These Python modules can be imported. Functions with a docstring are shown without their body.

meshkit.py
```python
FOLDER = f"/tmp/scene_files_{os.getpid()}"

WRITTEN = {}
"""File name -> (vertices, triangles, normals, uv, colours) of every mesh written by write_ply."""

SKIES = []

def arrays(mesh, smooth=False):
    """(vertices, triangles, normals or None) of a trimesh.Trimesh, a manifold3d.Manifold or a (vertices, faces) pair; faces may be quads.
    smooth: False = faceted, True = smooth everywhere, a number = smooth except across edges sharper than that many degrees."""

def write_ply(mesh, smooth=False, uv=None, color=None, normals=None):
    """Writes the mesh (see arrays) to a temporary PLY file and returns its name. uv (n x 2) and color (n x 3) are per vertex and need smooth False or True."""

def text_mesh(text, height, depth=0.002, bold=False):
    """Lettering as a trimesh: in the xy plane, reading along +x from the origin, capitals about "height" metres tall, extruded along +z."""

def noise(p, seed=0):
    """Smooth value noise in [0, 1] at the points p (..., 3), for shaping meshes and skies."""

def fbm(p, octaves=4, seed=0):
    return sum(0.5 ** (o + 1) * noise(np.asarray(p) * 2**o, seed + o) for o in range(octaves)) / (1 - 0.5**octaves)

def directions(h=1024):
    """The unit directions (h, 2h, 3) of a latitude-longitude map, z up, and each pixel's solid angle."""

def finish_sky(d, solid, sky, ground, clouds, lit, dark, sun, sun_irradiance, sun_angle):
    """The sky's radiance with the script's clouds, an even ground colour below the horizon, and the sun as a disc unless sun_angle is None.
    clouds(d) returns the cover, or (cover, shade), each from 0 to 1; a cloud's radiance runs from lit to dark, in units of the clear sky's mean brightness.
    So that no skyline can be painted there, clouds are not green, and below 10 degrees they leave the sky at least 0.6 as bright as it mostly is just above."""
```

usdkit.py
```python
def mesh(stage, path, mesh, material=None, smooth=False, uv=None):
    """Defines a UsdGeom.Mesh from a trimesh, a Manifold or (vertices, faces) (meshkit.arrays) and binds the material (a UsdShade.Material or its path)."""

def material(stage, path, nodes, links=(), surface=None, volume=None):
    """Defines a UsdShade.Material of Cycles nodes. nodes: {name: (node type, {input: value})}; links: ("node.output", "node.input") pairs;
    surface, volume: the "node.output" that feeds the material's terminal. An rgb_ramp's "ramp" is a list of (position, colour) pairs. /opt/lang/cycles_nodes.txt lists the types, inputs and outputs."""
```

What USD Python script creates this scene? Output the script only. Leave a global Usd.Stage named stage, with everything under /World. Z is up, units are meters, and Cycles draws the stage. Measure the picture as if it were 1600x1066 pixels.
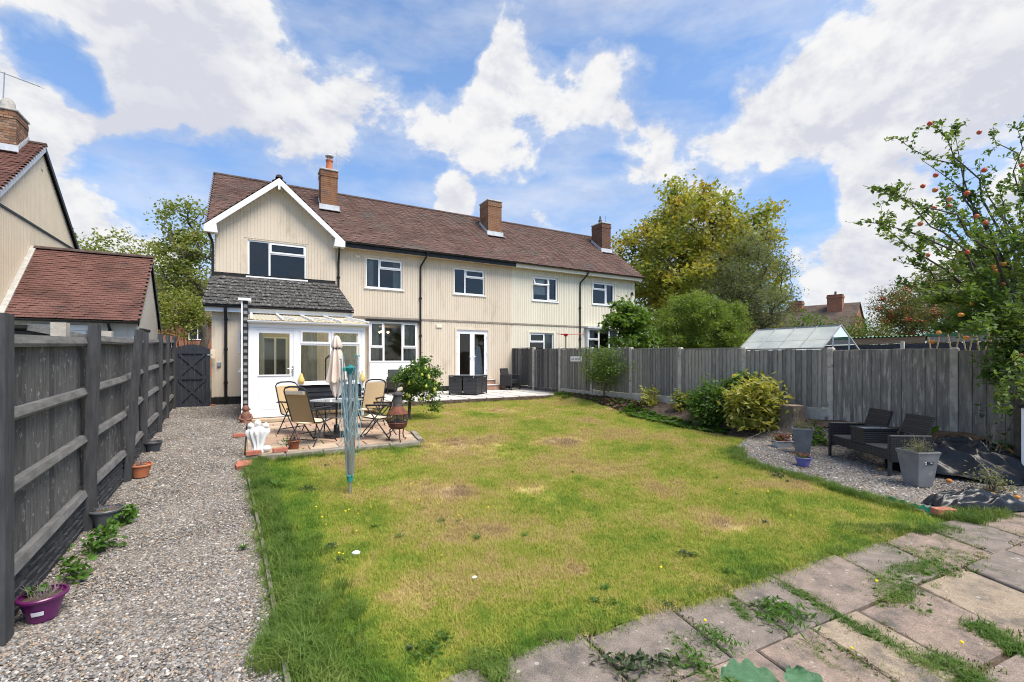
import math, random
import numpy as np, trimesh, usdkit, meshkit
from pxr import Usd, UsdGeom, UsdLux, UsdShade, Gf, Sdf, Vt
from shapely.geometry import Polygon, Point, box as sbox
from shapely import contains_xy
from scipy.spatial import Delaunay

stage = Usd.Stage.CreateInMemory()
UsdGeom.SetStageUpAxis(stage, UsdGeom.Tokens.z)
UsdGeom.SetStageMetersPerUnit(stage, 1.0)
stage.SetDefaultPrim(UsdGeom.Xform.Define(stage, '/World').GetPrim())
UsdGeom.Scope.Define(stage, '/World/Looks')

# ---------------------------------------------------------------- camera, sky, sun, exposure
FOC, HOR, CAMH = 712.0, 561.0, 1.75          # lens and eye height worked out from the photograph (in its 1600 pixel width)
YAW = math.atan((800 - 394) / FOC)
SY, CY = math.sin(YAW), math.cos(YAW)
cam = UsdGeom.Camera.Define(stage, '/World/camera')
cam.CreateHorizontalApertureAttr(36.0)
cam.CreateVerticalApertureAttr(36.0 * 682 / 1024)
cam.CreateFocalLengthAttr(36.0 * FOC / 1600)
cam.CreateVerticalApertureOffsetAttr(28.0 / 1600 * 36)
cam.CreateClippingRangeAttr(Gf.Vec2f(0.05, 3000))
cam.CreateExposureAttr(0.80)
UsdGeom.Xformable(cam).AddTransformOp().Set(Gf.Matrix4d(CY, -SY, 0, 0, 0, 0, 1, 0, -SY, -CY, 0, 0, 0, 0, CAMH, 1))

SUN = np.array([0.24, -0.50, 0.98]); SUN /= np.linalg.norm(SUN)
sun = UsdLux.DistantLight.Define(stage, '/World/sun')
sun.CreateIntensityAttr(0.95)
sun.CreateNormalizeAttr(True)
sun.CreateAngleAttr(34.0)
sun.CreateColorAttr(Gf.Vec3f(1.0, 0.93, 0.83))
_z = SUN; _x = np.cross([0, 0, 1], _z); _x /= np.linalg.norm(_x); _y = np.cross(_z, _x)
UsdGeom.Xformable(sun).AddTransformOp().Set(Gf.Matrix4d(*_x, 0, *_y, 0, *_z, 0, 0, 0, 20, 1))

def view_dir(u, v):
    d = np.array([SY + CY * (u - 800) / FOC, CY - SY * (u - 800) / FOC, (HOR - v) / FOC])
    return d / np.linalg.norm(d)

def sky_material():
    n, l = {}, []
    n['tc'] = ('texture_coordinate', {})
    n['sky'] = ('sky_texture', dict(sky_type='single_scattering', sun_disc=False, sun_elevation=float(math.asin(SUN[2])),
                sun_rotation=float(math.atan2(SUN[0], SUN[1])), air_density=1.0, aerosol_density=0.5, ozone_density=2.0))
    # heaps of cloud: centre, reach, strength (negative: gaps of blue); grey: their shaded bellies
    blobs = [(150, 40, 230, .75), (330, 120, 190, .6), (60, 215, 120, .5), (420, 50, 110, .5), (560, 145, 150, .72), (490, 205, 110, .55), (655, 90, 75, .42), (590, 75, 70, .35), (800, 95, 120, .62), (920, 95, 140, .62), (850, 165, 80, .4), (1030, 130, 90, .45),
             (775, 212, 82, .62), (1180, 190, 120, .62), (1120, 165, 70, .4), (1290, 130, 140, .6), (1440, 75, 175, .66), (1570, 120, 150, .6), (1385, 290, 95, .66), (1320, 425, 110, .5), (1420, 420, 110, .5), (1500, 330, 60, .15),
             (185, 335, 90, .72), (250, 325, 60, .5), (60, 330, 80, .35), (705, 316, 50, .62), (525, 292, 45, .5), (860, 335, 40, .22), (1000, 210, 110, .42), (1130, 270, 110, .36), (900, 200, 70, .3), (1240, 250, 60, .25),
             (1010, 255, 60, .4), (690, 225, 50, .35), (1240, 170, 110, .45), (-150, 150, 260, .6), (1750, 60, 260, .5), (300, -220, 300, .5), (900, -300, 260, .45), (1500, -200, 240, .5),
             (600, 35, 130, -.7), (1100, 40, 150, -.7), (860, -10, 130, -.5), (80, 95, 42, -.75), (270, 262, 110, -.5), (430, 285, 80, -.45), (600, 270, 80, -.5), (930, 265, 80, -.3), (1240, 330, 80, -.5), (700, 60, 45, -.4)]
    grey = [(300, 175, 150, .9), (220, 90, 110, .4), (560, 215, 90, .35), (980, 150, 90, .35), (1230, 215, 120, .5), (1480, 135, 150, .6), (1560, 200, 120, .5), (1380, 330, 70, .3), (1340, 460, 100, .5), (800, 230, 50, .4)]
    def add_up(tag, lst, smax):
        prev = None
        for i, (u, v, r, w) in enumerate(lst):
            c = view_dir(u, v); cosr = math.cos(math.atan2(r * 1.15, FOC) * (0.55 + 0.45 * c[1]))
            n[f'{tag}d{i}'] = ('vector_math', dict(math_type='dot_product', vector2=tuple(c)))
            n[f'{tag}m{i}'] = ('map_range', dict(range_type='linear', clamp=True, from_min=float(cosr), from_max=1.0, to_min=0.0, to_max=float(w)))
            l.extend([('wv.vector', f'{tag}d{i}.vector1'), (f'{tag}d{i}.value', f'{tag}m{i}.value')])
            if prev is None: prev = f'{tag}m{i}.result'; continue
            n[f'{tag}a{i}'] = ('math', dict(math_type='smoothmax' if (smax and w > 0) else 'add', value3=0.12))
            l.extend([(prev, f'{tag}a{i}.value1'), (f'{tag}m{i}.result', f'{tag}a{i}.value2')]); prev = f'{tag}a{i}.value'
        return prev
    # the shapes are stirred by a slow noise so that no outline is round
    n['stir'] = ('noise_texture', dict(scale=5.0, detail=4.0, roughness=0.55)); l.append(('tc.generated', 'stir.vector'))
    n['st2'] = ('vector_math', dict(math_type='subtract', vector2=(.5, .5, .5))); n['st3'] = ('vector_math', dict(math_type='scale', scale=0.16)); n['wv0'] = ('vector_math', dict(math_type='add')); n['wv'] = ('vector_math', dict(math_type='normalize'))
    l += [('stir.color', 'st2.vector1'), ('st2.vector', 'st3.vector1'), ('tc.generated', 'wv0.vector1'), ('st3.vector', 'wv0.vector2'), ('wv0.vector', 'wv.vector1')]
    P_ = add_up('b', blobs, True); S_ = add_up('g', grey, False)
    n['mp'] = ('mapping', dict(scale=(1, 1, 1.5)))
    n['nz'] = ('noise_texture', dict(scale=7.0, detail=10.0, roughness=0.6, lacunarity=2.1, distortion=0.15))
    n['mp2'] = ('mapping', dict(scale=(1, 1, 1.5), location=(0.0, 0.0, 0.035)))
    n['nz2'] = ('noise_texture', dict(scale=7.0, detail=6.0, roughness=0.55, lacunarity=2.1, distortion=0.15))
    n['wisp'] = ('noise_texture', dict(scale=3.2, detail=7.0, roughness=0.6)); n['mpw'] = ('mapping', dict(scale=(1, 1, 3.2)))
    l += [('tc.generated', 'mp.vector'), ('mp.vector', 'nz.vector'), ('tc.generated', 'mp2.vector'), ('mp2.vector', 'nz2.vector'), ('tc.generated', 'mpw.vector'), ('mpw.vector', 'wisp.vector')]
    n['s2'] = ('math', dict(math_type='multiply_add', value2=1.25)); l += [('nz.fac', 's2.value1'), (P_, 's2.value3')]
    n['cov'] = ('map_range', dict(range_type='smoothstep', clamp=True, from_min=0.79, from_max=1.0, to_min=0.0, to_max=1.0)); l += [('s2.value', 'cov.value')]
    n['soft'] = ('map_range', dict(range_type='smoothstep', clamp=True, from_min=0.64, from_max=0.96, to_min=0.0, to_max=0.5)); l += [('s2.value', 'soft.value')]
    n['thin'] = ('map_range', dict(clamp=True, from_min=0.42, from_max=0.74, to_min=0.03, to_max=0.6)); l += [('wisp.fac', 'thin.value')]
    n['mx0'] = ('math', dict(math_type='maximum')); n['mx'] = ('math', dict(math_type='maximum')); l += [('cov.result', 'mx0.value1'), ('soft.result', 'mx0.value2'), ('mx0.value', 'mx.value1'), ('thin.result', 'mx.value2')]
    n['dif'] = ('math', dict(math_type='subtract')); l += [('nz2.fac', 'dif.value1'), ('nz.fac', 'dif.value2')]
    n['shd'] = ('map_range', dict(clamp=True, range_type='smoothstep', from_min=-0.10, from_max=0.15, to_min=0.0, to_max=0.72)); l += [('dif.value', 'shd.value')]
    n['gn'] = ('math', dict(math_type='multiply_add', value2=2.6, value3=-1.25)); n['gm'] = ('math', dict(math_type='add')); l += [('nz2.fac', 'gn.value1'), ('gn.value', 'gm.value1'), (S_, 'gm.value2')]
    n['gq'] = ('map_range', dict(clamp=True, range_type='smoothstep', from_min=0.05, from_max=1.5, to_min=0.0, to_max=0.9)); l += [('gm.value', 'gq.value')]
    n['sh'] = ('math', dict(math_type='add', use_clamp=True)); l += [('shd.result', 'sh.value1'), ('gq.result', 'sh.value2')]
    n['cc'] = ('mix', dict(color1=CLOUD_LIT, color2=CLOUD_DARK)); l += [('sh.value', 'cc.fac')]
    n['blue'] = ('mix', dict(mix_type='multiply', fac=1.0, color2=SKY_TINT)); l += [('sky.color', 'blue0.color1')]
    # the haze near the horizon is paler and less bright than a bare desert sky
    n['up'] = ('separate_xyz', {}); n['upr'] = ('rgb_ramp', dict(ramp=[(0.0, (.66, .70, .80)), (0.06, (.58, .65, .77)), (0.12, (.54, .62, .74)), (0.25, (.74, .81, .90)), (0.5, (.95, 1.02, 1.07)), (1.0, (1, 1, 1))])); n['blue0'] = ('mix', dict(mix_type='multiply', fac=1.0))
    l += [('tc.generated', 'up.vector'), ('up.z', 'upr.fac'), ('upr.color', 'blue0.color2'), ('blue0.color', 'blue.color1')]
    n['mix'] = ('mix', {}); l += [('mx.value', 'mix.fac'), ('blue.color', 'mix.color1'), ('cc.color', 'mix.color2')]
    n['bg'] = ('background_shader', dict(strength=0.12)); l += [('mix.color', 'bg.color')]
    return usdkit.material(stage, '/World/Looks/sky_look', n, l, surface='bg.background')

CLOUD_LIT, CLOUD_DARK, SKY_TINT = (4.5, 4.5, 4.5), (3.3, 3.4, 3.8), (1.02, 1.08, 1.12)
dome = UsdLux.DomeLight.Define(stage, '/World/sky')
dome.CreateIntensityAttr(1.0)
UsdShade.MaterialBindingAPI.Apply(dome.GetPrim()).Bind(sky_material())
dome.GetPrim().SetCustomDataByKey('kind', 'structure')
dome.GetPrim().SetCustomDataByKey('label', 'blue sky with heaped white clouds')

# ---------------------------------------------------------------- helpers: prims
USED, BASE, LOOK = {}, {}, {}
def numbered(parent, name):
    k = (parent, name); n = USED.get(k, 0); USED[k] = n + 1
    return f'{parent}/{name}' if n == 0 else f'{parent}/{name}_{n:03d}'

def keys(p, label=None, cat=None, group=None, kind=None):
    for k, v in (('label', label), ('category', cat), ('group', group), ('kind', kind)):
        if v: p.SetCustomDataByKey(k, v)

def thing(name, label, cat, loc=(0, 0, 0), rz=0.0, group=None, kind=None):
    path = numbered('/World', name)
    x = UsdGeom.Xform.Define(stage, path)
    x.AddTranslateOp().Set(Gf.Vec3d(*map(float, loc)))
    x.AddRotateZOp().Set(float(math.degrees(rz)))
    keys(x.GetPrim(), label, cat, group, kind)
    BASE[path] = (np.array(loc, float), float(rz))
    return path

def copy_of(src, label, loc, rz=0.0, group=None, cat=None):
    """One more of a thing, with its parts."""
    name = src.rsplit('/', 1)[1]
    p = stage.GetPrimAtPath(src)
    path = numbered('/World', name)
    x = UsdGeom.Xform.Define(stage, path)
    x.GetPrim().GetReferences().AddInternalReference(src)
    x.GetPrim().SetInstanceable(True)
    x.GetPrim().GetAttribute('xformOp:translate').Set(Gf.Vec3d(*map(float, loc)))
    x.GetPrim().GetAttribute('xformOp:rotateZ').Set(float(math.degrees(rz)))
    keys(x.GetPrim(), label, cat, group)
    return path

def arr(m):
    if isinstance(m, MB): return m.get()
    v, f, _ = meshkit.arrays(m, False)
    return v, f

def obj(name, m, mat, parent=None, smooth=False, w=False, label=None, cat=None, group=None, kind=None):
    """One Mesh prim; w=True: the mesh is given in world coordinates and is brought to its thing's base."""
    par = parent or '/World'
    v, f = arr(m)
    if w and parent:
        top = '/'.join(parent.split('/')[:3])
        loc, rz = BASE[top]
        v = v - loc
        c, s = math.cos(-rz), math.sin(-rz)
        v = np.stack([v[:, 0] * c - v[:, 1] * s, v[:, 0] * s + v[:, 1] * c, v[:, 2]], 1)
    path = numbered(par, name)
    g = usdkit.mesh(stage, path, (v, f), mat, smooth=smooth)
    keys(g.GetPrim(), label, cat, group, kind)
    return path

def scatter(name, protos, pts, idx, quat, scl, label, kind='stuff'):
    """Uncountable small stuff: one PointInstancer. protos: [(mesh, material)]."""
    path = numbered('/World', name)
    pi = UsdGeom.PointInstancer.Define(stage, path)
    rel = pi.CreatePrototypesRel()
    for k, (m, mat) in enumerate(protos):
        q = usdkit.mesh(stage, f'{path}/piece_{k:03d}' if k else f'{path}/piece', arr(m), mat, smooth=False)
        rel.AddTarget(q.GetPath())
    pi.CreatePositionsAttr(Vt.Vec3fArray.FromNumpy(np.asarray(pts, np.float32)))
    pi.CreateProtoIndicesAttr(Vt.IntArray.FromNumpy(np.asarray(idx, np.int32)))
    pi.CreateOrientationsAttr(Vt.QuathArray([Gf.Quath(float(a), float(b), float(c), float(d)) for a, b, c, d in quat]))
    s = np.asarray(scl, np.float32)
    if s.ndim == 1: s = np.repeat(s[:, None], 3, 1)
    pi.CreateScalesAttr(Vt.Vec3fArray.FromNumpy(s))
    keys(pi.GetPrim(), label, None, None, kind)
    return path

def yaw_quats(rng, n, tilt=0.0):
    a = rng.uniform(0, 2 * np.pi, n); t = rng.normal(0, tilt, n) if tilt else np.zeros(n); b = rng.uniform(0, 2 * np.pi, n)
    # yaw after a small tilt about a level axis
    qz = np.stack([np.cos(a / 2), 0 * a, 0 * a, np.sin(a / 2)], 1)
    qt = np.stack([np.cos(t / 2), np.cos(b) * np.sin(t / 2), np.sin(b) * np.sin(t / 2), 0 * t], 1)
    w1, x1, y1, z1 = qt.T; w2, x2, y2, z2 = qz.T
    return np.stack([w1*w2-x1*x2-y1*y2-z1*z2, w1*x2+x1*w2+y1*z2-z1*y2, w1*y2-x1*z2+y1*w2+z1*x2, w1*z2+x1*y2-y1*x2+z1*w2], 1)

# ---------------------------------------------------------------- helpers: meshes
BOXF = np.array([[0,2,1],[0,3,2],[4,5,6],[4,6,7],[0,1,5],[0,5,4],[1,2,6],[1,6,5],[2,3,7],[2,7,6],[3,0,4],[3,4,7]])
def unit(a): a = np.asarray(a, float); return a / (np.linalg.norm(a) + 1e-12)

class MB:
    def __init__(s): s.v, s.f, s.n = [], [], 0
    def add(s, v, f):
        v = np.asarray(v, float); s.v.append(v); s.f.append(np.asarray(f, int) + s.n); s.n += len(v); return s
    def mesh(s, m): return s.add(*arr(m))
    def hexa(s, p): return s.add(p, BOXF)                        # 8 corners: lower ring, upper ring
    def box(s, x0, y0, z0, x1, y1, z1):
        return s.hexa([[x0,y0,z0],[x1,y0,z0],[x1,y1,z0],[x0,y1,z0],[x0,y0,z1],[x1,y0,z1],[x1,y1,z1],[x0,y1,z1]])
    def rbox(s, x0, y0, z0, x1, y1, z1, b=0.008):                # a box with chamfered edges
        c = trimesh.creation.box([x1-x0-2*b, y1-y0-2*b, z1-z0-2*b]).vertices
        pts = []
        for d in ((b,0,0),(0,b,0),(0,0,b)):
            pts.append(c + np.sign(c) * np.array(d))
        m = trimesh.convex.convex_hull(np.vstack(pts)); 
        return s.add(np.array(m.vertices) + [(x0+x1)/2, (y0+y1)/2, (z0+z1)/2], m.faces)
    def obox(s, c, size, R):
        h = np.array(size) / 2
        p = np.array([[-1,-1,-1],[1,-1,-1],[1,1,-1],[-1,1,-1],[-1,-1,1],[1,-1,1],[1,1,1],[-1,1,1]]) * h
        return s.hexa(p @ np.asarray(R).T + c)
    def beam(s, p, q, w, h, up=(0, 0, 1)):
        p, q = np.array(p, float), np.array(q, float); a = unit(q - p); b = np.cross(up, a)
        b = unit(b) if np.linalg.norm(b) > 1e-6 else np.array([1., 0, 0]); c = np.cross(a, b)
        o = [(-1,-1),(1,-1),(1,1),(-1,1)]
        return s.hexa([p + b*w/2*i + c*h/2*j for i, j in o] + [q + b*w/2*i + c*h/2*j for i, j in o])
    def tube(s, pts, r, k=6, caps=True):
        pts = np.asarray(pts, float); n = len(pts); r = np.broadcast_to(np.asarray(r, float), (n,))
        t = np.gradient(pts, axis=0); t /= np.linalg.norm(t, axis=1, keepdims=True) + 1e-12
        ref = np.array([0, 0, 1.]) if abs(t[0][2]) < .9 else np.array([1., 0, 0])
        vs, prev = [], unit(np.cross(t[0], ref)); a = np.arange(k) * 2 * np.pi / k
        for i in range(n):
            b = prev - t[i] * np.dot(prev, t[i]); b = unit(b); c = np.cross(t[i], b); prev = b
            vs.append(pts[i] + r[i] * (np.cos(a)[:, None] * b + np.sin(a)[:, None] * c))
        v = np.vstack(vs); f = []
        for i in range(n - 1):
            for j in range(k):
                j2 = (j + 1) % k
                f += [[i*k+j, i*k+j2, (i+1)*k+j2], [i*k+j, (i+1)*k+j2, (i+1)*k+j]]
        if caps:
            v = np.vstack([v, pts[0], pts[-1]]); m = n * k
            for j in range(k):
                j2 = (j + 1) % k
                f += [[m, j2, j], [m + 1, (n-1)*k+j, (n-1)*k+j2]]
        return s.add(v, f)
    def lathe(s, prof, c=(0, 0, 0), k=20, fun=None):             # prof: (radius, z) from the bottom up
        a = np.arange(k) * 2 * np.pi / k; vs = []
        for r, z in prof:
            rr = r * (fun(a, z) if fun else 1.0)
            vs.append(np.stack([rr * np.cos(a), rr * np.sin(a), np.full(k, z)], 1))
        v = np.vstack(vs) + np.array(c); f = []
        for i in range(len(prof) - 1):
            for j in range(k):
                j2 = (j + 1) % k
                f += [[i*k+j, i*k+j2, (i+1)*k+j2], [i*k+j, (i+1)*k+j2, (i+1)*k+j]]
        return s.add(v, f)
    def prism(s, poly, depth, M=None):                            # shapely polygon in xy pushed along +z, then placed by the 3x4 matrix M
        m = trimesh.creation.extrude_polygon(poly, depth, engine='earcut')
        v = np.array(m.vertices)
        if M is not None: v = v @ np.asarray(M)[:, :3].T + np.asarray(M)[:, 3]
        return s.add(v, m.faces)
    def many(s, bases, U, V, N, su, sv, sn):
        """Many boxes at once: corner bases (n,3), axes U V N, sizes (scalars or arrays)."""
        bases = np.asarray(bases, float); n = len(bases)
        if n == 0: return s
        U, V, N = (np.broadcast_to(np.asarray(x, float), (n, 3)) for x in (U, V, N))
        su, sv, sn = (np.broadcast_to(np.asarray(x, float), (n,))[:, None] for x in (su, sv, sn))
        q = [(0,0,0),(1,0,0),(1,1,0),(0,1,0),(0,0,1),(1,0,1),(1,1,1),(0,1,1)]
        v = np.stack([bases + U*su*a + V*sv*b + N*sn*c for a, b, c in q], 1).reshape(-1, 3)
        f = (BOXF[None] + (np.arange(n) * 8)[:, None, None]).reshape(-1, 3)
        return s.add(v, f)
    def get(s): return np.vstack(s.v), np.vstack(s.f)
    def move(s, R=None, t=(0, 0, 0)):
        v, f = s.get(); v = (v @ np.asarray(R).T if R is not None else v) + np.array(t); m = MB(); m.add(v, f); return m

XZ = lambda y: [[1, 0, 0, 0], [0, 0, 1, y], [0, 1, 0, 0]]          # polygon (x, z) pushed along +y from y  (mirrored winding is harmless)
YZ = lambda x: [[0, 0, 1, x], [1, 0, 0, 0], [0, 1, 0, 0]]
def rotz(a): c, s = math.cos(a), math.sin(a); return np.array([[c, -s, 0], [s, c, 0], [0, 0, 1.]])
def rotx(a): c, s = math.cos(a), math.sin(a); return np.array([[1., 0, 0], [0, c, -s], [0, s, c]])
def roty(a): c, s = math.cos(a), math.sin(a); return np.array([[c, 0, s], [0, 1., 0], [-s, 0, c]])

# ---------------------------------------------------------------- helpers: materials
def M(name, c1, c2=None, c3=None, scale=5.0, detail=5.0, rough=0.8, spec=0.3, stretch=(1, 1, 1), bump=0.0, bscale=None, bdist=0.01, island=0.0, metallic=0.0, lo=0.34, hi=0.66, second=None, hue=0.0, coords='pos', extra=None, transl=0.0):
    """Plain rough surface: colour runs c1-c2-c3 over a noise; island: brightness differs from piece to piece; second: (colour, scale, lo, hi) stains."""
    if name in LOOK: return LOOK[name]
    n, l = {}, []
    n['g'] = ('geometry', {}); n['tcn'] = ('texture_coordinate', {})
    n['mp'] = ('mapping', dict(scale=tuple(stretch))); l += [('g.position' if coords == 'pos' else 'tcn.object', 'mp.vector')]
    n['nz'] = ('noise_texture', dict(scale=float(scale), detail=float(detail), roughness=0.6)); l += [('mp.vector', 'nz.vector')]
    cols = [c for c in (c1, c2, c3) if c is not None]
    if len(cols) == 1: cols = [tuple(x * .9 for x in c1), tuple(x * 1.1 for x in c1)]
    n['rp'] = ('rgb_ramp', dict(ramp=[(lo + (hi - lo) * i / (len(cols) - 1), c) for i, c in enumerate(cols)])); l += [('nz.fac', 'rp.fac')]
    col = 'rp.color'
    if second:
        n['nz2'] = ('noise_texture', dict(scale=float(second[1]), detail=6.0, roughness=0.65)); l += [('mp.vector' if len(second) > 4 else 'g.position', 'nz2.vector')]
        n['m2'] = ('map_range', dict(clamp=True, range_type='smoothstep', from_min=second[2], from_max=second[3], to_min=0.0, to_max=1.0)); l += [('nz2.fac', 'm2.value')]
        n['mx2'] = ('mix', dict(color2=second[0])); l += [('m2.result', 'mx2.fac'), (col, 'mx2.color1')]; col = 'mx2.color'
    if island:
        n['mi'] = ('map_range', dict(from_min=0.0, from_max=1.0, to_min=1 - island, to_max=1 + island)); l += [('g.random_per_island', 'mi.value')]
        n['hv'] = ('hsv', dict(hue=0.5, saturation=1.0)); l += [('mi.result', 'hv.value'), (col, 'hv.color')]; col = 'hv.color'
        if hue:
            n['wn'] = ('white_noise_texture', dict(dimensions='1D')); l += [('g.random_per_island', 'wn.w')]
            n['mh'] = ('map_range', dict(from_min=0.0, from_max=1.0, to_min=0.5 - hue, to_max=0.5 + hue)); l += [('wn.value', 'mh.value'), ('mh.result', 'hv.hue')]
    n['p'] = ('principled_bsdf', dict(roughness=float(rough), specular_ior_level=float(spec), metallic=float(metallic))); l += [(col, 'p.base_color')]
    if bump:
        n['nb'] = ('noise_texture', dict(scale=float(bscale or scale * 3), detail=6.0, roughness=0.65)); l += [('mp.vector', 'nb.vector')]
        n['bp'] = ('bump', dict(strength=float(bump), distance=float(bdist))); l += [('nb.fac', 'bp.height'), ('bp.normal', 'p.normal')]
    surf = 'p.BSDF'
    if transl:
        n['tr'] = ('translucent_bsdf', {}); n['trc'] = ('mix', dict(mix_type='multiply', fac=1.0, color2=(1.5, 1.35, 0.6))); l += [(col, 'trc.color1'), ('trc.color', 'tr.color')]
        n['ms'] = ('mix_closure', dict(fac=float(transl))); l += [('p.BSDF', 'ms.closure1'), ('tr.BSDF', 'ms.closure2')]; surf = 'ms.closure'
    if extra: extra(n, l)
    LOOK[name] = usdkit.material(stage, f'/World/Looks/{name}', n, l, surface=surf)
    return LOOK[name]

def pane_look(name='window_glass', tint=(0.93, 0.96, 0.95)):
    if name in LOOK: return LOOK[name]
    n = dict(t=('transparent_bsdf', dict(color=tint)), g=('glossy_bsdf', dict(roughness=0.0, color=(1, 1, 1))), f=('fresnel', dict(IOR=1.62)), m=('mix_closure', {}))
    LOOK[name] = usdkit.material(stage, f'/World/Looks/{name}', n, [('f.fac', 'm.fac'), ('t.BSDF', 'm.closure1'), ('g.BSDF', 'm.closure2')], surface='m.closure')
    return LOOK[name]

# ---------------------------------------------------------------- lie of the land
def ss(t): t = np.clip(t, 0, 1); return t * t * (3 - 2 * t)
def z0(y): return 0.03 * np.clip(np.asarray(y, float) - 4.0, 0, 13.65)
def G(x, y):
    """Height of the ground: gently up towards the houses, banked up along the right-hand fence."""
    x, y = np.asarray(x, float), np.asarray(y, float)
    a = z0(y)
    return a + ss((x - 9.0) / 1.0) * (0.48 - a) * ss((y - 1.0) / 2.0)

def sheet(poly, off, cell, rough=0.0, seed=0, fun=None):
    """A sheet over the ground inside a polygon, off metres above it."""
    x0, y0, x1, y1 = poly.bounds
    gx, gy = np.meshgrid(np.arange(x0, x1 + cell, cell), np.arange(y0, y1 + cell, cell))
    p = np.stack([gx.ravel(), gy.ravel()], 1)
    p = p[contains_xy(poly.buffer(-cell * .35), p[:, 0], p[:, 1])]
    b = [poly.exterior.interpolate(d) for d in np.arange(0, poly.exterior.length, cell)]
    p = np.vstack([p, [[q.x, q.y] for q in b], np.array(poly.exterior.coords)[:-1]])
    p = np.unique(np.round(p, 5), axis=0)
    t = Delaunay(p).simplices
    c = p[t].mean(1); t = t[contains_xy(poly, c[:, 0], c[:, 1])]
    a = p[t]; cr = (a[:,1,0]-a[:,0,0])*(a[:,2,1]-a[:,0,1]) - (a[:,1,1]-a[:,0,1])*(a[:,2,0]-a[:,0,0])
    t[cr < 0] = t[cr < 0][:, ::-1]; t = t[np.abs(cr) > 1e-9]
    z = (fun or G)(p[:, 0], p[:, 1]) + off
    if rough: z = z + rough * (meshkit.fbm(np.stack([p[:, 0] * 2.2, p[:, 1] * 2.2, 0 * p[:, 0] + seed], 1), 4) - .5)
    return np.column_stack([p, z]), t

def inside(poly, n, rng, weight=None):
    x0, y0, x1, y1 = poly.bounds; out = []
    while sum(map(len, out)) < n:
        p = rng.uniform([x0, y0], [x1, y1], (n * 2, 2)); p = p[contains_xy(poly, p[:, 0], p[:, 1])]
        if weight is not None: p = p[rng.uniform(0, 1, len(p)) < weight(p)]
        out.append(p)
    return np.vstack(out)[:n]
# ---------------------------------------------------------------- materials
m_cream = M('cream_cladding', (.595, .505, .39), (.65, .56, .44), scale=1.6, stretch=(1, 1, .3), rough=.6, second=((.46, .385, .285), 2.4, .52, .78, 1), bump=.05, bscale=60, bdist=.004)
m_cream2 = M('pale_cladding', (.66, .61, .48), (.71, .66, .53), scale=1.6, stretch=(1, 1, .3), rough=.6, second=((.57, .51, .39), 2.2, .54, .8, 1), bump=.05, bscale=60, bdist=.004)
m_cream3 = M('left_cladding', (.68, .58, .42), (.72, .62, .47), scale=1.3, rough=.6, second=((.6, .5, .36), 1.6, .58, .8))
m_grey_clad = M('grey_cladding', (.55, .52, .47), (.61, .58, .52), scale=1.5, rough=.65)
m_upvc = M('white_plastic', (.80, .80, .80), (.84, .84, .845), scale=3, rough=.3, spec=.5)
m_white = M('white_paint', (.74, .74, .73), (.82, .82, .81), scale=4, rough=.5, second=((.5, .48, .43), 9, .62, .78))
m_black = M('black_plastic', (.012, .012, .013), (.02, .02, .021), scale=6, rough=.4)
m_plinth = M('black_plinth', (.01, .01, .011), (.022, .021, .02), scale=8, rough=.75, bump=.3, bscale=30)
m_tile = M('clay_roof_tiles', (.115, .066, .054), (.16, .093, .076), (.205, .122, .1), scale=1.8, rough=.85, island=.2, hue=.012, second=((.13, .115, .10), 1.0, .5, .74), bump=.3, bscale=40)
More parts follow.
